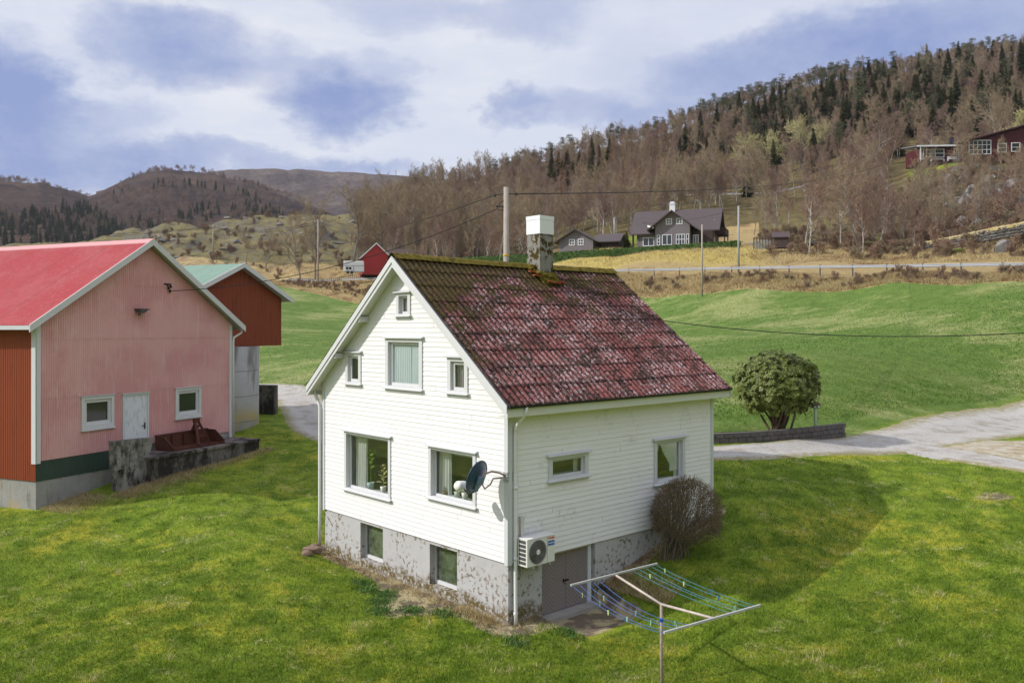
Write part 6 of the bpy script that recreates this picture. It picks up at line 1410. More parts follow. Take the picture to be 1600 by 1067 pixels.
wd_=.45+.5*(fbm(x,Y,1.6,3,41)+.3)+1.5*np.exp(-((o_-3.1)/1.3)**2)*(s_<0)
pit=(s_>1.0)&(s_<3.5)&(o_<.2)&(o_>-2.0)
rdp=catmull([(-34,74,1.8),(-25,72,1.8),(-18.6,66.5,2.0),(-13.4,55,2.1),(-10.2,47,2.0),(-4,41.2,1.9),(3,37,1.7),(8.3,34.7,1.6),(13,36.6,1.9),(19.5,40.6,2.7),(26,46.2,3.0),(33,51.5,3.2),(45,60,3.2)],14)
rd2=catmull([(17.2,39.4,1.2),(18.8,36.6,1.4),(20.5,33.4,1.15),(23,29.5,1.0),(27,24,1.0)],14); rd3=catmull([(19.3,39.1,.7),(21.7,37.9,2.6),(24.9,36.1,5.0),(28.6,33.6,6.6),(34,30,7.5)],14)
onr=np.zeros(n,bool)
for C_ in (rdp,rd2,rd3):
    for q in C_: onr|=(np.hypot(x-q[0],Y-q[1])<q[2]*.93)
vx=x-bx; vy=Y-by; bs_=vx*math.cos(BA)+vy*math.sin(BA); bo_=-vx*math.sin(BA)+vy*math.cos(BA)
inb=(bs_>-.1)&(bs_<11.2)&(bo_>-2.1); inb2=(bs_>-.1)&(bs_<BWd)&(bo_>-.1)
inb|=inb2|((bs_>11)&(bs_<17.3)&(bo_>1.))
keep=~(inh|pit|onr|inb|((dhh<wd_*.8)&(r_.random(n)<.85)))
u=u[keep];Y=Y[keep]
ci=r_.integers(0,len(u),1900); ncl=26; uw=np.repeat(u[ci],ncl); Yw=np.repeat(Y[ci],ncl); sp=np.repeat(r_.uniform(.05,.22,len(ci)),ncl)
xt=(uw-800)/F*Yw+r_.normal(0,1,len(uw))*sp; yt=Yw+r_.normal(0,1,len(uw))*sp
s2,o2=hloc(xt,yt); kt=~((s2>-.15)&(s2<HL+.1)&(o2>-.12)&(o2<HW+.1)); xt=xt[kt];yt=yt[kt]
blades('lawn_grass',u,Y,.080,.021,blade_mat(),'short green lawn grass round the white house',5,.9)
def tuft_mat():
    n=NT('tuft_blade'); rv=n.attr('rnd','Fac'); P=n.coord('Position'); k=n.mix(rv,(.06,.125,.008),(.18,.29,.02)); k=n.mix(n.mr(n.noise(1.1,4,.6,P),.53,.63),k,(.55,.48,.24)); return n.out(k,.75,None,.12,trans=.25)
blades('grass_tufts',xt/yt*F+800,yt,.15,.016,tuft_mat(),'darker and bleached tufts scattered through the lawn',15,1.1)
def weed_mat():
    n=NT('weed_leaf'); rv=n.attr('rnd','Fac'); return n.out(n.mix(rv,(.055,.12,.025),(.14,.24,.065)),.7,None,.15,trans=.2)
k=2600; cs=r_.integers(0,9,k); wx=np.array([-.9,-1.3,-1.7,-1.0,-.8,-.7,-1.1,.9,-.5])[cs]; wy=np.array([4.3,3.9,3.3,5.0,5.6,1.8,2.6,-1.3,-.9])[cs]
wx=wx+r_.normal(0,.16,k); wy=wy+r_.normal(0,.2,k); xw=HX+wx*hr[0]+wy*hg[0]; yw=HY+wx*hr[1]+wy*hg[1]
blades('ground_weeds',xw/yw*F+800,yw,.10,.05,weed_mat(),'low blue-green weeds on the bare strip by the foundation',16,1.4)
SM=straw_mat()
# dead grass along the foundations, barn and banks
k=3200; a=r_.uniform(0,1,k); sd=r_.integers(0,3,k); dd=np.abs(r_.normal(0,.22,k))+.05
s0=np.where(sd==0,-dd,np.where(sd==1,a*HL,.0-dd)); o0=np.where(sd==0,a*HW,np.where(sd==1,-dd,.3+a*1.5))
m_=~((s0>.9)&(s0<3.5)&(o0<.1)); s0,o0=s0[m_],o0[m_]
xx=HX+s0*hr[0]+o0*hg[0]; yy_=HY+s0*hr[1]+o0*hg[1]
xb=[];yb=[]
for i in range(7000):
    s=r.uniform(.0,5.5); o=1.6+abs(r.gauss(0,.7))*(.4+s*.18) if s>2.2 else .1+abs(r.gauss(0,1.0)); q=bpt(s,o); xb.append(q.x);yb.append(q.y)
for i in range(2600): q=bpt(r.uniform(5,11.3),1.9+abs(r.gauss(0,.35))); xb.append(q.x);yb.append(q.y)
for i in range(2600): q=Vector(hw(3.6+abs(r.gauss(0,.5)),-r.uniform(.1,2.2),0)); xb.append(q.x);yb.append(q.y)
xx=np.concatenate([xx,xb]);yy_=np.concatenate([yy_,yb])
blades('dry_grass',xx/yy_*F+800,yy_,.16,.018,SM,'bleached dead grass along foundations and the barn platform',6,1.3)
n=150000; u=r_.uniform(400,1680,n); fy=np.interp(u,UF,FLDY); ry=np.interp(u,UR,ROADY); t=r_.uniform(0,1,n); Y=np.where(t<.62,fy+(ry-fy-.5)*(t/.62),ry+8+(t-.62)/.38*26)
ok=(Y>ry+7)|((u<660)|(u>940)); u=u[ok];Y=Y[ok]
blades('dry_grass',u,Y,.34,.06,SM,'pale dead grass and bracken on the banks of the main road',7,1.0)
n=90000; u=r_.uniform(400,1660,n); fy=np.interp(u,UF,FLDY); le=np.interp(u,[-500,420,520,900,1100,1320,1600,2100],[60,72,48,46,42,44,57,70]); Y=np.exp(np.log(le)+(np.log(fy-1)-np.log(le))*r_.uniform(0,1,n))
def fblade():
    n=NT('field_blade'); P=n.coord('Position'); rv=n.attr('rnd','Fac'); k=n.mix(rv,(.055,.115,.015),(.135,.215,.035)); k=n.mix(n.mr(n.noise(.09,5,.6,n.scl(P,(.35,1,1)),.5),.5,.62,0.,.55),k,(.34,.34,.14)); return n.out(k,.8,None,.1,trans=.25)
blades('field_grass',u,Y,.11,.05,fblade(),'longer green grass of the hay field',8,.9)
# ------------------------------------------------------------------ buildings and things beyond the road
SLATE=plain('dark_roof_tiles',(.085,.068,.068),.75,.25,2); DW=sheet('dark_grey_boards',(.19,.17,.18),(.10,.09,.095),.3,spec=.2); DBR=plain('dark_brown_boards',(.05,.033,.028),.8,.25,2); FWHITE=plain('far_white_paint',(.72,.73,.75),.5,.06,2)
def gable_block(parent,x0,x1,y0,y1,z0,ze,za,axis,wall,roofm,ov=.5,th=.18,wname='wall',gov=None):
    """box with a pitched roof; axis 'x': ridge along x, else along y"""
    gov=ov if gov is None else gov; mb=MB()
    if axis=='x':
        ym=(y0+y1)/2
        for x in (x0,x1): mb.poly([(x,y0,z0),(x,y1,z0),(x,y1,ze),(x,ym,za-.05),(x,y0,ze)])
        for y in (y0,y1): mb.quad((x0,y,z0),(x1,y,z0),(x1,y,ze),(x0,y,ze))
    else:
        xm=(x0+x1)/2
        for y in (y0,y1): mb.poly([(x0,y,z0),(x1,y,z0),(x1,y,ze),(xm,y,za-.05),(x0,y,ze)])
        for x in (x0,x1): mb.quad((x,y0,z0),(x,y1,z0),(x,y1,ze),(x,y0,ze))
    mb.build(wname,wall,parent)
    mb=MB()
    if axis=='x':
        ym=(y0+y1)/2; sl=(za-ze)/(ym-y0)
        for sg in (-1,1):
            ye=ym+sg*(ym-y0+ov); zz=za-sl*(ym-y0+ov)
            mb.hexa([(x0-gov,ym,za),(x1+gov,ym,za),(x1+gov,ye,zz),(x0-gov,ye,zz),(x0-gov,ym,za+th),(x1+gov,ym,za+th),(x1+gov,ye,zz+th),(x0-gov,ye,zz+th)])
    else:
        xm=(x0+x1)/2; sl=(za-ze)/(xm-x0)
        for sg in (-1,1):
            xe=xm+sg*(xm-x0+ov); zz=za-sl*(xm-x0+ov)
            mb.hexa([(xm,y0-gov,za),(xe,y0-gov,zz),(xe,y1+gov,zz),(xm,y1+gov,za),(xm,y0-gov,za+th),(xe,y0-gov,zz+th),(xe,y1+gov,zz+th),(xm,y1+gov,za+th)])
    return mb.build('roof',roofm,parent)
def far_window(parent,mp,a0,a1,z0,z1,nx=2,nz=2,fw=.13,name='window',mat=None,o=0.):
    mb=MB(); mbox(mb,mp,a0,a0+fw,o-.02,o+.06,z0,z1); mbox(mb,mp,a1-fw,a1,o-.02,o+.06,z0,z1); mbox(mb,mp,a0+fw,a1-fw,o-.02,o+.06,z1-fw,z1); mbox(mb,mp,a0+fw,a1-fw,o-.02,o+.06,z0,z0+fw)
    for k in range(1,nx): a=a0+(a1-a0)*k/nx; mbox(mb,mp,a-.05,a+.05,o-.01,o+.05,z0+fw,z1-fw)
    for k in range(1,nz): z=z0+(z1-z0)*k/nz; mbox(mb,mp,a0+fw,a1-fw,o-.008,o+.045,z-.05,z+.05)
    w=mb.build(name,mat or FWHITE,parent)
    mb=MB(); mb.quad(mp(a0+.02,o+.012,z0+.02),mp(a1-.02,o+.012,z0+.02),mp(a1-.02,o+.012,z1-.02),mp(a0+.02,o+.012,z1-.02)); mb.build('pane',DGL,w); return w
fmap=lambda a,o,z:(a,-o,z)
# large dark timber house with front gable and balcony
hx_,hy_=at(1053,139); hz_=h1(hx_,hy_)
hz_=zof(386.5,139)
big=empty('timber_house',(hx_,hy_,hz_),R(-20),'large dark grey timber house with white windows, front gable and white chimney','house')
gable_block(big,-6.4,6.2,1.2,9.0,-1.5,3.3,6.6,'x',DW,SLATE,.9,.2,gov=1.1)
gable_block(big,-2.8,2.8,-1.6,4.8,-1.5,3.5,5.65,'y',DW,SLATE,1.2,.2,gov=.9)
mb=MB(); mb.hexa([(-7.0,-.9,2.15),(-2.9,-.9,2.15),(-2.9,2.4,4.2),(-7.0,2.4,4.2),(-7.0,-.9,2.35),(-2.9,-.9,2.35),(-2.9,2.4,4.4),(-7.0,2.4,4.4)]); mb.build('porch_roof',SLATE,big)
mb=MB(); mb.box(-5.6,-2.85,-.2,1.15,-1.5,2.25); mb.build('wall',DW,big)
mb=MB(); mb.box(-6.8,-6.6,-.7,-.5,0,2.3); mb.box(-7.1,-6.9,1.2,1.4,0,3.4); mb.build('porch_post',DBR,big)
mb=MB(); mb.box(2.81,6.25,-.1,1.19,-1.5,2.5); mb.build('wall',DBR,big)
wm=lambda a,o,z:(a,-1.6-o,z)
far_window(big,wm,-1.05,-.05,3.55,4.55); far_window(big,wm,.65,1.65,3.55,4.55)
for a0,a1,nx,nz in ((-2.5,-2.0,1,3),(-1.65,-.05,2,1),(.6,2.0,3,2),(2.2,2.68,1,2)): far_window(big,wm,a0,a1,.25,1.95,nx,nz,.1)
far_window(big,lambda a,o,z:(a,-.2-o,z),-5.1,-3.2,.3,1.75,2,1,.12); far_window(big,lambda a,o,z:(a,-.1-o,z),3.1,4.0,.3,1.9,2,1,.1)
em=lambda a,o,z:(6.2+o,a,z)
far_window(big,em,2.2,3.2,.3,1.7,2,1,.1); far_window(big,em,2.4,3.4,3.3,4.6,2,2,.1); far_window(big,em,4.4,6.0,3.2,4.5,2,1,.1)
mb=MB(); mb.box(6.21,7.9,3.0,8.6,2.3,2.45); mb.box(7.82,7.9,3.0,8.6,2.45,3.35); mb.box(6.21,7.82,3.0,3.08,2.45,3.35); mb.box(7.7,7.86,3.1,3.26,0,2.3); mb.box(7.7,7.86,8.3,8.46,0,2.3); mb.build('balcony',DBR,big)
mb=MB(); mb.box(-1.5,-.6,4.6,5.4,5.6,7.8); mb.box(-1.6,-.5,4.5,5.5,7.8,7.92); mb.box(-1.4,-.7,4.7,5.3,7.92,8.2); mb.build('chimney',FWHITE,big)
mb=MB(); mb.hexa([(-4.2,-.95,3.4),(-2.9,-2.3,2.9),(-2.9,-2.2,2.9),(-4.2,-.85,3.4),(-4.2,-.95,3.7),(-2.9,-2.3,3.2),(-2.9,-2.2,3.2),(-4.2,-.85,3.7)]); mb.build('roof_flashing',FWHITE,big)
# garage-like smaller house
gx_,gy_=at(899,149); gz_=zof(391,149)
sm=empty('timber_house',(gx_,gy_,gz_),R(-20),'small dark grey gabled outbuilding with two square windows behind the hedge','house')
gable_block(sm,-3.0,3.2,0,6.5,-2.,1.75,3.55,'y',DW,SLATE,.85,.18,gov=.7)
gable_block(sm,3.21,7.2,2.2,7.2,-2.,1.7,3.0,'x',DBR,SLATE,.6,.18,gov=.5)
wm2=lambda a,o,z:(a,-o,z)
far_window(sm,wm2,-1.15,-.1,.85,1.95); far_window(sm,wm2,.45,1.5,.85,1.95)
# hedge
HP=[(*at(u,Y),0) for u,Y in ((700,157),(780,152),(860,147),(930,142.5),(1010,138),(1090,133),(1155,129.5))]
hc=catmull(HP,14); hedge_mat=plain('hedge_green',(.045,.085,.018),.85,.4,2.,rnd=0)
hzt=[zof(p,Y) for p,Y in zip(np.interp(hc[:,0]/hc[:,1]*F+800,[700,858,900,1000,1100,1155],[405,396.5,393.8,388,381,378]),hc[:,1])]
V=[];Fs=[];r=random.Random(2)
for i,(q,zt) in enumerate(zip(hc,hzt)):
    d=hc[min(i+1,len(hc)-1)][:2]-hc[max(i-1,0)][:2]; d/=np.linalg.norm(d); nn=np.array([-d[1],d[0]])
    for w_,dz in ((-.75,-2.6),(-.72,-.15),(-.5,.02),(.5,.02),(.72,-.15),(.75,-2.6)): V.append((q[0]+nn[0]*w_,q[1]+nn[1]*w_,zt+dz+r.uniform(-.05,.05)))
for i in range(len(hc)-1):
    for j in range(5): a=i*6+j; Fs.append((a,a+1,a+7,a+6))
hed=npmesh('hedge',np.array(V),np.array(Fs),hedge_mat); tag(hed,'long clipped dark green hedge in front of the dark timber houses','hedge')
it=[]
for k in range(9000):
    t=r.random()*(len(hc)-1); i=int(t); f=t-i; q=hc[i]*(1-f)+hc[min(i+1,len(hc)-1)]*f; zt=hzt[i]*(1-f)+hzt[min(i+1,len(hc)-1)]*f
    d=Vector((r.gauss(0,1),r.gauss(0,1)-.3,r.gauss(0,.7)+.5)).normalized(); sd=r.random()
    p=Vector((q[0]+r.uniform(-.2,.2),q[1]-.75+r.uniform(-.05,.05),zt-r.uniform(0,1.7))) if sd<.65 else Vector((q[0],q[1]+r.uniform(-.7,.7),zt))
    it.append((p,d,d.cross(Vector((r.gauss(0,1),r.gauss(0,1),.2))).normalized(),.26,.2))
npmesh('foliage',*cards(r,it),plain('hedge_leaf',(.065,.125,.022),.7,.45,1.5),hed)
px,py=at(980,150); it=[]
place_tree('spruce',1,(at(979,147)[0],147,zof(391,147)-.2),0,(.42,.30),'small_spruce','small dark fir at the corner of the dark outbuilding','fir',None)
# dark red house up the hill
rx0,ry0=at(1460,196); rz0=zof(250,196); DRED=sheet('dark_red_boards',(.085,.020,.022),(.05,.015,.015),.3,spec=.2); RR_=plain('grey_sheet_roof',(.20,.21,.25),.4,.1,1.,spec=.5); DRR=plain('dark_red_roof_edge',(.05,.018,.02),.7,.2,1)
red=empty('red_house',(rx0,ry0,rz0),R(-4),'dark red low house with large white-framed windows high on the hill','house')
k_=196/F
mb=MB(); mb.box(-3.4,5.6,0,8,-.6,2.95); mb.build('wall',DRED,red)
mb=MB(); mb.hexa([(-4.3,-1.1,2.95),(5.7,-1.1,2.95),(5.7,8.5,4.4),(-4.3,8.5,4.4),(-4.3,-1.1,3.15),(5.7,-1.1,3.15),(5.7,8.5,4.6),(-4.3,8.5,4.6)]); mb.build('roof',RR_,red)
mb=MB(); mb.box(-4.35,5.7,-1.18,-1.11,2.85,3.2); mb.build('fascia',FWHITE,red)
far_window(red,fmap,-1.9,2.2,.5,2.5,2,2,.14); far_window(red,fmap,-3.3,-2.4,.1,2.7,2,1,.14,'door'); 
mb=MB(); mb.box(-4.2,6.4,-1.6,-.02,-.75,-.6); mb.box(-4.2,5.8,-1.6,-1.5,-1.6,-.76); mb.build('terrace_deck',DBR,red)
mb=MB(); mb.box(-3.6,-3.45,-1.1,-.95,-.6,2.95); mb.build('veranda_post',FWHITE,red)
mb=MB(); mb.box(4.2,5.0,1.5,2.3,3.0,5.4); mb.build('chimney',plain('dark_flue',(.03,.035,.05),.5),red)
# taller wing with a rising roof
mb=MB(); mb.poly([(5.61,-1.0,-.8),(26,-1.0,-.8),(26,-1.0,8.6),(5.61,-1.0,3.3)]); mb.poly([(5.61,-1.,-.8),(5.61,9,-.8),(5.61,9,3.3),(5.61,-1.,3.3)]); mb.poly([(5.61,9,-.8),(26,9,-.8),(26,9,8.6),(5.61,9,3.3)]); mb.poly([(26,-1,-.8),(26,9,-.8),(26,9,8.6),(26,-1,8.6)]); mb.build('wall',DRED,red)
mb=MB(); mb.hexa([(4.4,-1.7,3.2),(27,-1.7,9.15),(27,9.6,9.15),(4.4,9.6,3.2),(4.4,-1.7,3.55),(27,-1.7,9.5),(27,9.6,9.5),(4.4,9.6,3.55)]); mb.build('roof',DRR,red)
wm3=lambda a,o,z:(a,-1.0-o,z)
w_=far_window(red,wm3,7.2,12.2,.9,4.2,5,3,.16); far_window(red,wm3,13.6,15.6,1.3,3.4,1,2,.16); far_window(red,wm3,16.6,18.6,1.4,3.5,1,2,.16)
far_window(red,lambda a,o,z:(a,-.02-o,z),4.3,5.5,-.3,2.6,2,3,.14)
for i,(x,lab) in enumerate(((3.6,'white slatted garden bench on the red house terrace'),(.2,'low white garden table under the wide window of the red house'))):
    b=empty('garden_bench' if i==0 else 'garden_table',tuple((Matrix.Translation((rx0,ry0,rz0))@Matrix.Rotation(R(-4),4,'Z'))@Vector((x,-1.2,-.6))),R(-4),lab,'garden bench' if i==0 else 'garden table'); w2=1.1 if i==0 else 1.4
    mb=MB(); mb.box(-w2,w2,-.3,.3,.42,.5); mb.build('seat' if i==0 else 'table_top',FWHITE,b)
    for sx in (-1,1):
        for sy in (-.25,.2): mb=MB(); mb.box(sx*w2-.06,sx*w2+.06,sy,sy+.08,0,.419); mb.build('leg',FWHITE,b)
    if i==0:
        mb=MB()
        for k in range(9): mb.box(-w2+k*.24,-w2+k*.24+.14,.24,.3,.51,1.05)
        mb.box(-w2-.05,w2+.05,.22,.32,1.051,1.13); mb.build('backrest',FWHITE,b)
# small red barn and white trailer on the left
rb=empty('red_barn',(*at(588,184),zof(425,184)),R(14),'small bright red barn with white gable trim and brown roof beyond the road','barn')
BRED=sheet('bright_red_boards',(.36,.035,.035),(.2,.03,.03),.3); BRW=plain('brown_roof',(.10,.07,.06),.8,.25,1)
gable_block(rb,-3.1,3.1,0,9,-.6,3.3,6.2,'y',BRED,BRW,.5,.15,gov=.3)
mb=MB()
for sg in (-1,1): mb.obar((0,-.33,6.28),(sg*3.65,-.33,2.86),.06,.28,(0,1,0)) if False else mb.hexa([(0,-.36,6.05),(0,-.31,6.05),(sg*3.65,-.31,2.62),(sg*3.65,-.36,2.62),(0,-.36,6.38),(0,-.31,6.38),(sg*3.65,-.31,2.95),(sg*3.65,-.36,2.95)])
mb.build('barge_board',FWHITE,rb)
gable_block(rb,3.2,8.6,4.2,9.5,-.6,3.6,5.6,'x',BRED,BRW,.4,.15,gov=.3)
tx,ty=at(553,180); tz=zof(426.5,180)
wt=empty('white_trailer',(tx,ty,tz),R(8),'white boxy trailer parked beside the little red barn','trailer')
mb=MB(); mb.box(-2.1,2.1,-1,1,.15,2.45); b=mb.build('body',FWHITE,wt); bv=b.modifiers.new('bevel','BEVEL'); bv.width=.1
mb=MB(); mb.box(-2.12,2.12,-1.04,-1.005,1.42,1.52); mb.box(-2.12,2.12,-1.04,-1.005,.15,.28); mb.box(-.06,.06,-1.03,-1.006,.3,1.4); mb.build('side_trim',plain('trailer_grey',(.25,.26,.28),.5),wt)
for x in (-1.2,-.4): mb=MB(); mb.tube([(x,-1.02,.08),(x,-.8,.08)],.33,16); mb.build('wheel',BLACK,wt)
far_window(wt,lambda a,o,z:(a,-1.0-o,z),-1.7,-.4,.55,1.25,2,1,.08)
# aviary shed
ax,ay=at(1203,121); az_=zof(388,121)
av=empty('aviary_shed',(ax,ay,az_),R(-14),'small weathered shed with wire netting run under the pale birch','shed')
BWOOD=plain('weathered_brown_boards',(.075,.055,.05),.9,.35,3)
mb=MB(); mb.box(.3,2.5,-.6,1.4,0,1.5); mb.poly([(2.5,-.6,1.5),(2.5,1.4,1.5),(2.5,.4,2.25)]); mb.build('wall',BWOOD,av)
mb=MB(); mb.hexa([(.2,-.8,1.42),(2.6,-.8,1.42),(2.6,.4,2.25),(.2,.4,2.25),(.2,-.8,1.5),(2.6,-.8,1.5),(2.6,.4,2.33),(.2,.4,2.33)]); mb.hexa([(.2,.4,2.25),(2.6,.4,2.25),(2.6,1.6,1.42),(.2,1.6,1.42),(.2,.4,2.33),(2.6,.4,2.33),(2.6,1.6,1.5),(.2,1.6,1.5)]); mb.build('roof',plain('purple_brown_felt',(.09,.065,.07),.9,.2,2),av)
mb=MB()
for x in np.linspace(-2.2,.2,7): mb.box(x-.04,x+.04,-.64,-.56,0,1.45); mb.box(x-.04,x+.04,1.2,1.28,0,1.45)
mb.box(-2.25,.25,-.65,-.55,1.451,1.55); mb.box(-2.25,.25,1.2,1.3,1.451,1.55); mb.box(-2.25,-2.15,-.55,1.2,1.451,1.55); mb.build('frame',BWOOD,av)
mb=MB(); mb.box(-2.1,.2,.9,1.1,0,1.2); mb.build('back_panel',plain('pale_boards',(.30,.29,.24),.9,.3,3),av)
# steel guardrail
gr=empty('guardrail',(*at(1200,105.2),h1(*at(1200,105.2))),0,'long galvanised steel guardrail along the main road','guardrail')
go_=gr.location.copy(); STEEL=plain('dull_steel',(.40,.41,.43),.45,.12,1.,metal=.3)
def rail_line(us,parent,mat,mname='rail'):
    us=np.array(us); Yv=np.interp(us,UR,ROADY)-.2; C_=catmull([(*at(u,Y),0) for u,Y in zip(us,Yv)],16); uc=C_[:,0]/C_[:,1]*F+800; z=CZ+(HZ-np.interp(uc,UR,ROADP))/F*(np.interp(uc,UR,ROADY))+.0
    mb=MB(); prof=[(-.04,-.16),(.03,-.12),(.03,-.05),(-.03,0),(.03,.05),(.03,.12),(-.04,.16)]
    for q,zz in zip(C_,z):
        for o,h in prof: mb.v.append((q[0]-go_.x,q[1]+o*-1-go_.y,zz+.62-.28+h-go_.z+.1))
    k=len(prof)
    for i in range(len(C_)-1):
        for j in range(k-1): a=i*k+j; mb.f.append((a,a+1,a+1+k,a+k))
    mb.build(mname,mat,parent); d=np.concatenate([[0],np.cumsum(np.hypot(*np.diff(C_[:,:2],axis=0).T))]); s=1.
    PB=MB(); PB.box(-.07,.07,.03,.15,-1.4,.26); pm=PB.build('rail_post',plain('rail_post_steel',(.13,.13,.135),.6),parent); first=True
    while s<d[-1]:
        x=np.interp(s,d,C_[:,0]);y=np.interp(s,d,C_[:,1]);zz=np.interp(s,d,z)
        o=pm if first else pm.copy()
        if not first: COL.objects.link(o)
        o.location=(x-go_.x,y-go_.y,zz+.34-go_.z+.1); first=False; s+=4.
rail_line([900,950,1050,1200,1330,1450,1560,1700],gr,STEEL)
gr2=empty('guardrail',(*at(520,184),h1(*at(520,184))),0,'steel guardrail end section beyond the green roof by the red barn','guardrail'); go_=gr2.location.copy()
rail_line([446,470,520,580,640,700],gr2,STEEL)
# upper track with barrier line
ut=strip('hill_path',[(*at(990,262),1.6),(*at(1060,256),1.6),(*at(1130,247),1.6),(*at(1200,238),1.6),(*at(1260,230),1.6)],plain('hill_path_gravel',(.24,.21,.19),.9,.3,1,coord='Position'),.12,6,12); tag(ut,'upper farm track across the wooded slope','track',kind='structure')
# field stone wall
SW=empty('stone_wall',gp(1500,112),0,'long mossy dry stone wall climbing towards the rock face','wall'); so_=SW.location.copy()
wc=catmull([(*at(u,Y),0) for u,Y in ((1325,124),(1380,120),(1440,115),(1500,111),(1560,107),(1640,102))],26)
py_=np.interp(wc[:,0]/wc[:,1]*F+800,[1325,1380,1420,1450,1500,1550,1600,1640],[393,388,384,378,368,357,348,341]); topz=CZ+(HZ-py_)/F*wc[:,1]
r=random.Random(6); mb=MB(); gb=MB()
for i in range(len(wc)):
    u=wc[i][0]/wc[i][1]*F+800; hgt=float(np.interp(u,[1325,1380,1440,1500,1640],[.5,.7,1.1,1.5,1.5])); gz=h1(wc[i][0],wc[i][1])
    n_=max(1,int(hgt/.36))
    for k in range(n_):
        mb.ico((wc[i][0]-so_.x+r.uniform(-.15,.15),wc[i][1]-so_.y-.1+r.uniform(-.1,.1),topz[i]-so_.z-.25-k*.36),r.uniform(.22,.34),r.randint(0,999),1,(1.25,.8,.75),.3)
mb.build('stones',plain('lichen_stone',(.16,.15,.14),.95,.6,1.5,bump=.03),SW)
V=[];Fs=[]
for i in range(len(wc)):
    for w_,dz in ((-.55,-.35),(-.45,-.02),(0,.12),(.6,.0),(1.2,-.9)): V.append((wc[i][0]-so_.x,wc[i][1]-so_.y+w_,topz[i]-so_.z+dz+r.uniform(-.06,.06)))
for i in range(len(wc)-1):
    for j in range(4): a=i*5+j; Fs.append((a,a+5,a+6,a+1))
npmesh('turf_top',np.array(V),np.array(Fs),plain('pale_turf',(.36,.29,.13),.95,.4,2,bump=.03),SW)
def boulder(u,Y,s,sq,lab,mat,seed,name='boulder'):
    x,y=at(u,Y); V,Fc=ICO[3]; V=np.array(V); rs=np.random.default_rng(seed); P_=V.copy()
    for k in range(16):      # cut facets off the block
        d=rs.normal(size=3); d/=np.linalg.norm(d); lim=rs.uniform(.5,.82); t=P_@d; P_=P_-np.clip(t-lim,0,None)[:,None]*d
    P_=P_*(1+.06*fbm(V[:,0]*3+seed,V[:,1]*3+V[:,2]*2,1.,3,seed))[:,None]*s*np.array(sq)
    mb=MB(); mb.v=[tuple(v) for v in P_]; mb.f=list(Fc); o=mb.build(name,mat); o.location=(x,y,h1(x,y)+s*sq[2]*.15); o.rotation_euler=(0,0,seed*1.3); return tag(o,lab,'boulder')
GST=plain('grey_rock',(.20,.185,.17),.95,.55,1.4,bump=.05); MST=plain('mossy_rock',(.13,.125,.03),.95,.6,1.6,bump=.05)
boulder(1567,101,1.7,(1.1,.8,.95),'pointed grey boulder below the stone wall',GST,3); boulder(1356,119,1.5,(1.3,.9,.8),'moss-covered boulder beside the reddish birch clump',MST,5); boulder(1277,128,1.6,(1.6,.8,.6),'dark flat boulder behind the pale birch',plain('dark_rock',(.06,.055,.055),.95,.5,1.5,bump=.05),8); boulder(1494,104,.9,(1.2,1,.8),'small mossy stone in the dry grass by the road',MST,9); boulder(1190,135,1.6,(1.7,1,.5),'pale flat boulder above the aviary shed',GST,12)
for k in range(26):
    u=r.uniform(1460,1600);Y=r.uniform(124,172); o=boulder(u,Y,r.uniform(.6,1.6),(r.uniform(.9,1.5),.8,r.uniform(.7,1.3)),'angular grey rock in the broken cliff under the red house',GST,20+k,'rock'); o['category']='rock'; o['group']='rocks of the broken cliff'
for k in range(40):
    u=r.uniform(230,570);Y=r.uniform(228,318); o=boulder(u,Y,r.uniform(.6,1.7),(r.uniform(1.,1.8),.8,r.uniform(.4,.8)),'rough grey rock on the grassy knoll',GST,60+k,'rock'); o['category']='rock'; o['group']='rocks on the grassy knoll'
# poles and wires
PW=plain('grey_pole_wood',(.36,.315,.27),.9,.25,3,bump=.01); WIRE=plain('black_wire',(.012,.012,.014),.6)
def pole(u,Y,ptop,rad,lab,mat=PW,cross=0.,base=None):
    x,y=at(u,Y); zb=h1(x,y); zt=zof(ptop,Y); e=empty('utility_pole',(x,y,zb),0,lab,'utility pole')
    mb=MB(); mb.tube([(0,0,-.5),(0,0,(zt-zb)*.5),(0,0,zt-zb)],[rad*1.15,rad*1.05,rad*.9],12); mb.build('pole',mat,e,smooth=True)
    if cross:
        mb=MB(); mb.obar((-cross,0,zt-zb-.5),(cross,0,zt-zb-.5),.1,.12); mb.build('cross_arm',mat,e)
        for sx in (-.9,0,.9): mb=MB(); mb.lathe([(.05,zt-zb-.44),(.07,zt-zb-.36),(.04,zt-zb-.26)],sx*cross,0,8); mb.build('insulator',PLASW,e)
    return e,zt
P1,P1z=pole(791,38,293,.13,'thick pale utility pole with yellow band behind the mossy roof')
L1=P1.location; 
mb=MB(); mb.lathe([(.148,zof(399,38)-L1.z-.03),(.148,zof(399,38)-L1.z+.04)],0,0,12); mb.build('yellow_band',plain('yellow_band',(.65,.42,.04),.6),P1)
mb=MB(); z_=zof(303,38)-L1.z; mb.tube([(.1,0,z_),(.45,0,z_-.02)],.025,6); mb.lathe([(.02,z_-.08),(.06,z_-.05),(.06,z_+.02),(.02,z_+.05)],.45,0,8); mb.tube([(-.1,0,z_),(-.5,.1,z_-.05)],.02,6); mb.lathe([(.02,z_-.13),(.06,z_-.1),(.06,z_-.03),(.02,z_)],-.5,0.1,8); mb.tube([(-.1,0,z_-.3),(-.35,0,z_-.45),(-.4,0,z_-.7),(-.12,0,z_-.75)],.02,6)
for dx_ in (-.18,-.3,-.42): mb.ico((dx_,0,z_-.55),.06,1,1)
mb.build('insulator_bracket',plain('dark_fittings',(.03,.028,.03),.5),P1)
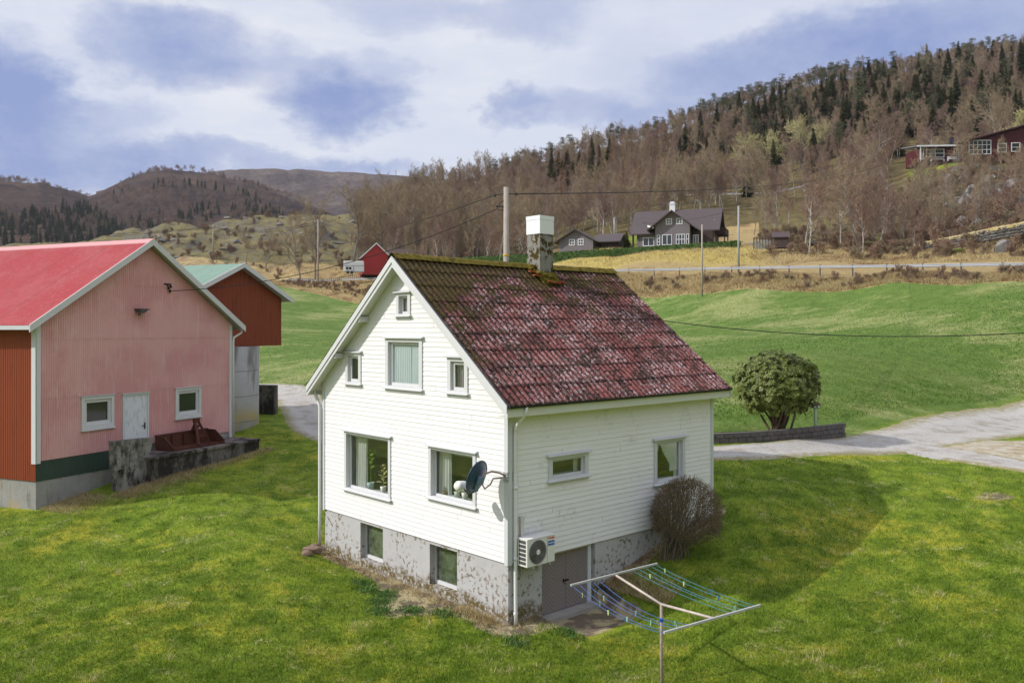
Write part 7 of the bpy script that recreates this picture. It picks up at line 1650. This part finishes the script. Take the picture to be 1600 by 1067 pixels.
stay=MB(); stay.tube([(-.06,0,zof(352,38)-L1.z),(*[a-b for a,b in zip((at(735,40)[0],40),(L1.x,L1.y))],0)],.014,5); stay.build('stay_wire',plain('steel_cable',(.30,.29,.28),.5),P1)
P2,P2z=pole(497,187,343,.16,'distant utility pole standing by the guardrail and white trailer',cross=.9)
P3,P3z=pole(333,236,352,.16,'distant utility pole on the knoll behind the barn roof',cross=1.1)
P4,P4z=pole(1154,109,322,.13,'tall thin grey pole by the road and the dark timber house',plain('pale_steel_pole',(.33,.34,.34),.6))
P5,P5z=pole(1097,102,351,.10,'short wooden pole in front of the guardrail')
P6,P6z=pole(960,158,340,.13,'pale pole behind the dark outbuilding',plain('pale_steel_pole_b',(.33,.34,.34),.6))
def wire(name,a,b,sag,rad,lab,n=24):
    a=Vector(a);b=Vector(b); mb=MB(); mb.tube([tuple(a.lerp(b,t)-Vector((0,0,sag*4*t*(1-t)))-a) for t in np.linspace(0,1,n)],rad,5); o=mb.build(name,WIRE); o.location=a; return tag(o,lab,'wire')
xl,yl=at(791,38)
wire('power_line',(xl+.45,38,zof(303,38)),(*at(1424,190),zof(236,190)),2.3,.024,'long black power line from the thick pole to the red house',40)
bq=bpt(6.74,.22,9.42); wire('power_line',(xl-.38,38,zof(326,38)),tuple(bq),.75,.017,'black service cable from the thick pole down to the barn gable',36)
wire('power_line',(xl-.5,38.1,zof(304,38)),(*at(497,187),P2z-.4),2.2,.022,'thin wire from the thick pole to the far pole by the trailer',40)
wire('power_line',(xl+.1,38,zof(455,38)),(*at(1690,31),zof(514,31)),.95,.018,'dark cable sagging across the green hay field',40)
for dz in (0,.7): wire('power_line',(*at(-80,215),zof(368,215)-dz*1.2),(*at(333,236),P3z-.4-dz*.3),1.2,.05,('upper' if dz==0 else 'lower')+' pale wire from the knoll pole behind the barn ridge')
for dz in (0,1.): wire('power_line',(*at(333,236),P3z-.4-dz*.4),(*at(497,187),P2z-.4-dz*.5),1.5,.04,('upper' if dz==0 else 'lower')+' wire between the two distant poles over the knoll')
wire('power_line',(xl+.12,38,zof(408,38)),hw(5.2,4.6,10.6),.15,.018,'short cable from the thick pole to the chimney')
wire('power_line',(*at(1154,109),P4z-.3),(*at(960,158),P6z-.3),1.2,.02,'thin wire passing over the dark timber house')
# wooden fence beyond the guardrail on the left, pylon
fe=empty('field_fence',gp(480,203),0,'weathered paling fence in front of the red barn and trailer','fence'); fo_=fe.location.copy(); mb=MB()
for u in np.arange(452,640,3.): x,y=at(u,192-(u-452)*.05); z=h1(x,y); mb.box(x-fo_.x-.05,x-fo_.x+.05,y-fo_.y-.03,y-fo_.y+.03,z-fo_.z-.2,z-fo_.z+1.1+.25*math.sin(u*1.7))
for h_ in (.45,.95):
    pts=[]
    for u in np.arange(452,640,8.): x,y=at(u,192-(u-452)*.05); pts.append((x-fo_.x,y-fo_.y+.06,h1(x,y)-fo_.z+h_))
    mb.tube(pts,.05,4)
mb.build('palings',plain('weathered_paling',(.15,.13,.11),.95,.3,1),fe)
pyl=empty('pylon',tuple(drop(137,1560)),0,'tiny two-legged power pylon in the notch between the far hills','pylon')
STD=plain('pylon_steel',(.16,.16,.18),.6)
for sx in (-1,1): mb=MB(); mb.obar((sx*5,0,-3),(sx*3.6,0,16),.8,.8); mb.build('leg',STD,pyl)
mb=MB(); mb.obar((-9,0,14.5),(9,0,14.5),.7,.7); mb.build('cross_arm',STD,pyl)
# odd details close to the house
r=random.Random(8); k_=0
for (x,y,s) in ((-.55,9.05,.22),(-.35,9.35,.17),(-.9,8.8,.14)):
    q=hw(x,y,0); mb=MB(); mb.ico((0,0,0),s,k_,2,(1.3,1,.8),.3); o=mb.build('stone',plain('reddish_stone',(.22,.15,.11),.95,.4,6)); o.location=(q[0],q[1],h1(q[0],q[1])+s*.3); tag(o,('largest' if k_==0 else 'second' if k_==1 else 'smallest')+' reddish stone at the foot of the far downpipe','stone'); k_+=1
mb=MB(); mb.hexa([(-.5,-.2,-.4),(.55,-.2,-.4),(.6,.9,-.4),(-.4,.9,-.4),(-.5,-.2,.42),(.5,-.25,.40),(.6,.9,.55),(-.4,.9,.6)]); o=mb.build('bank_stones',CONB); q=hw(3.95,-.65,0); o.location=(q[0],q[1],-.2); o.rotation_euler=(0,0,HT); tag(o,'mossy stone edging holding the bank beside the cellar door','stone edging')
# ------------------------------------------------------------------ air
def haze_box():
    m=bpy.data.materials.new('pale_air'); m.use_nodes=True; t=m.node_tree; t.nodes.clear(); v=t.nodes.new('ShaderNodeVolumePrincipled'); o=t.nodes.new('ShaderNodeOutputMaterial')
    v.inputs['Color'].default_value=(.86,.90,1,1); v.inputs['Density'].default_value=.00006; v.inputs['Anisotropy'].default_value=.1; t.links.new(v.outputs[0],o.inputs['Volume'])
    mb=MB(); mb.box(-4400,4400,-4400,4400,-25,620); ob=mb.build('haze',m); tag(ob,'thin pale blue spring haze over the valley','haze',kind='stuff')
haze_box()
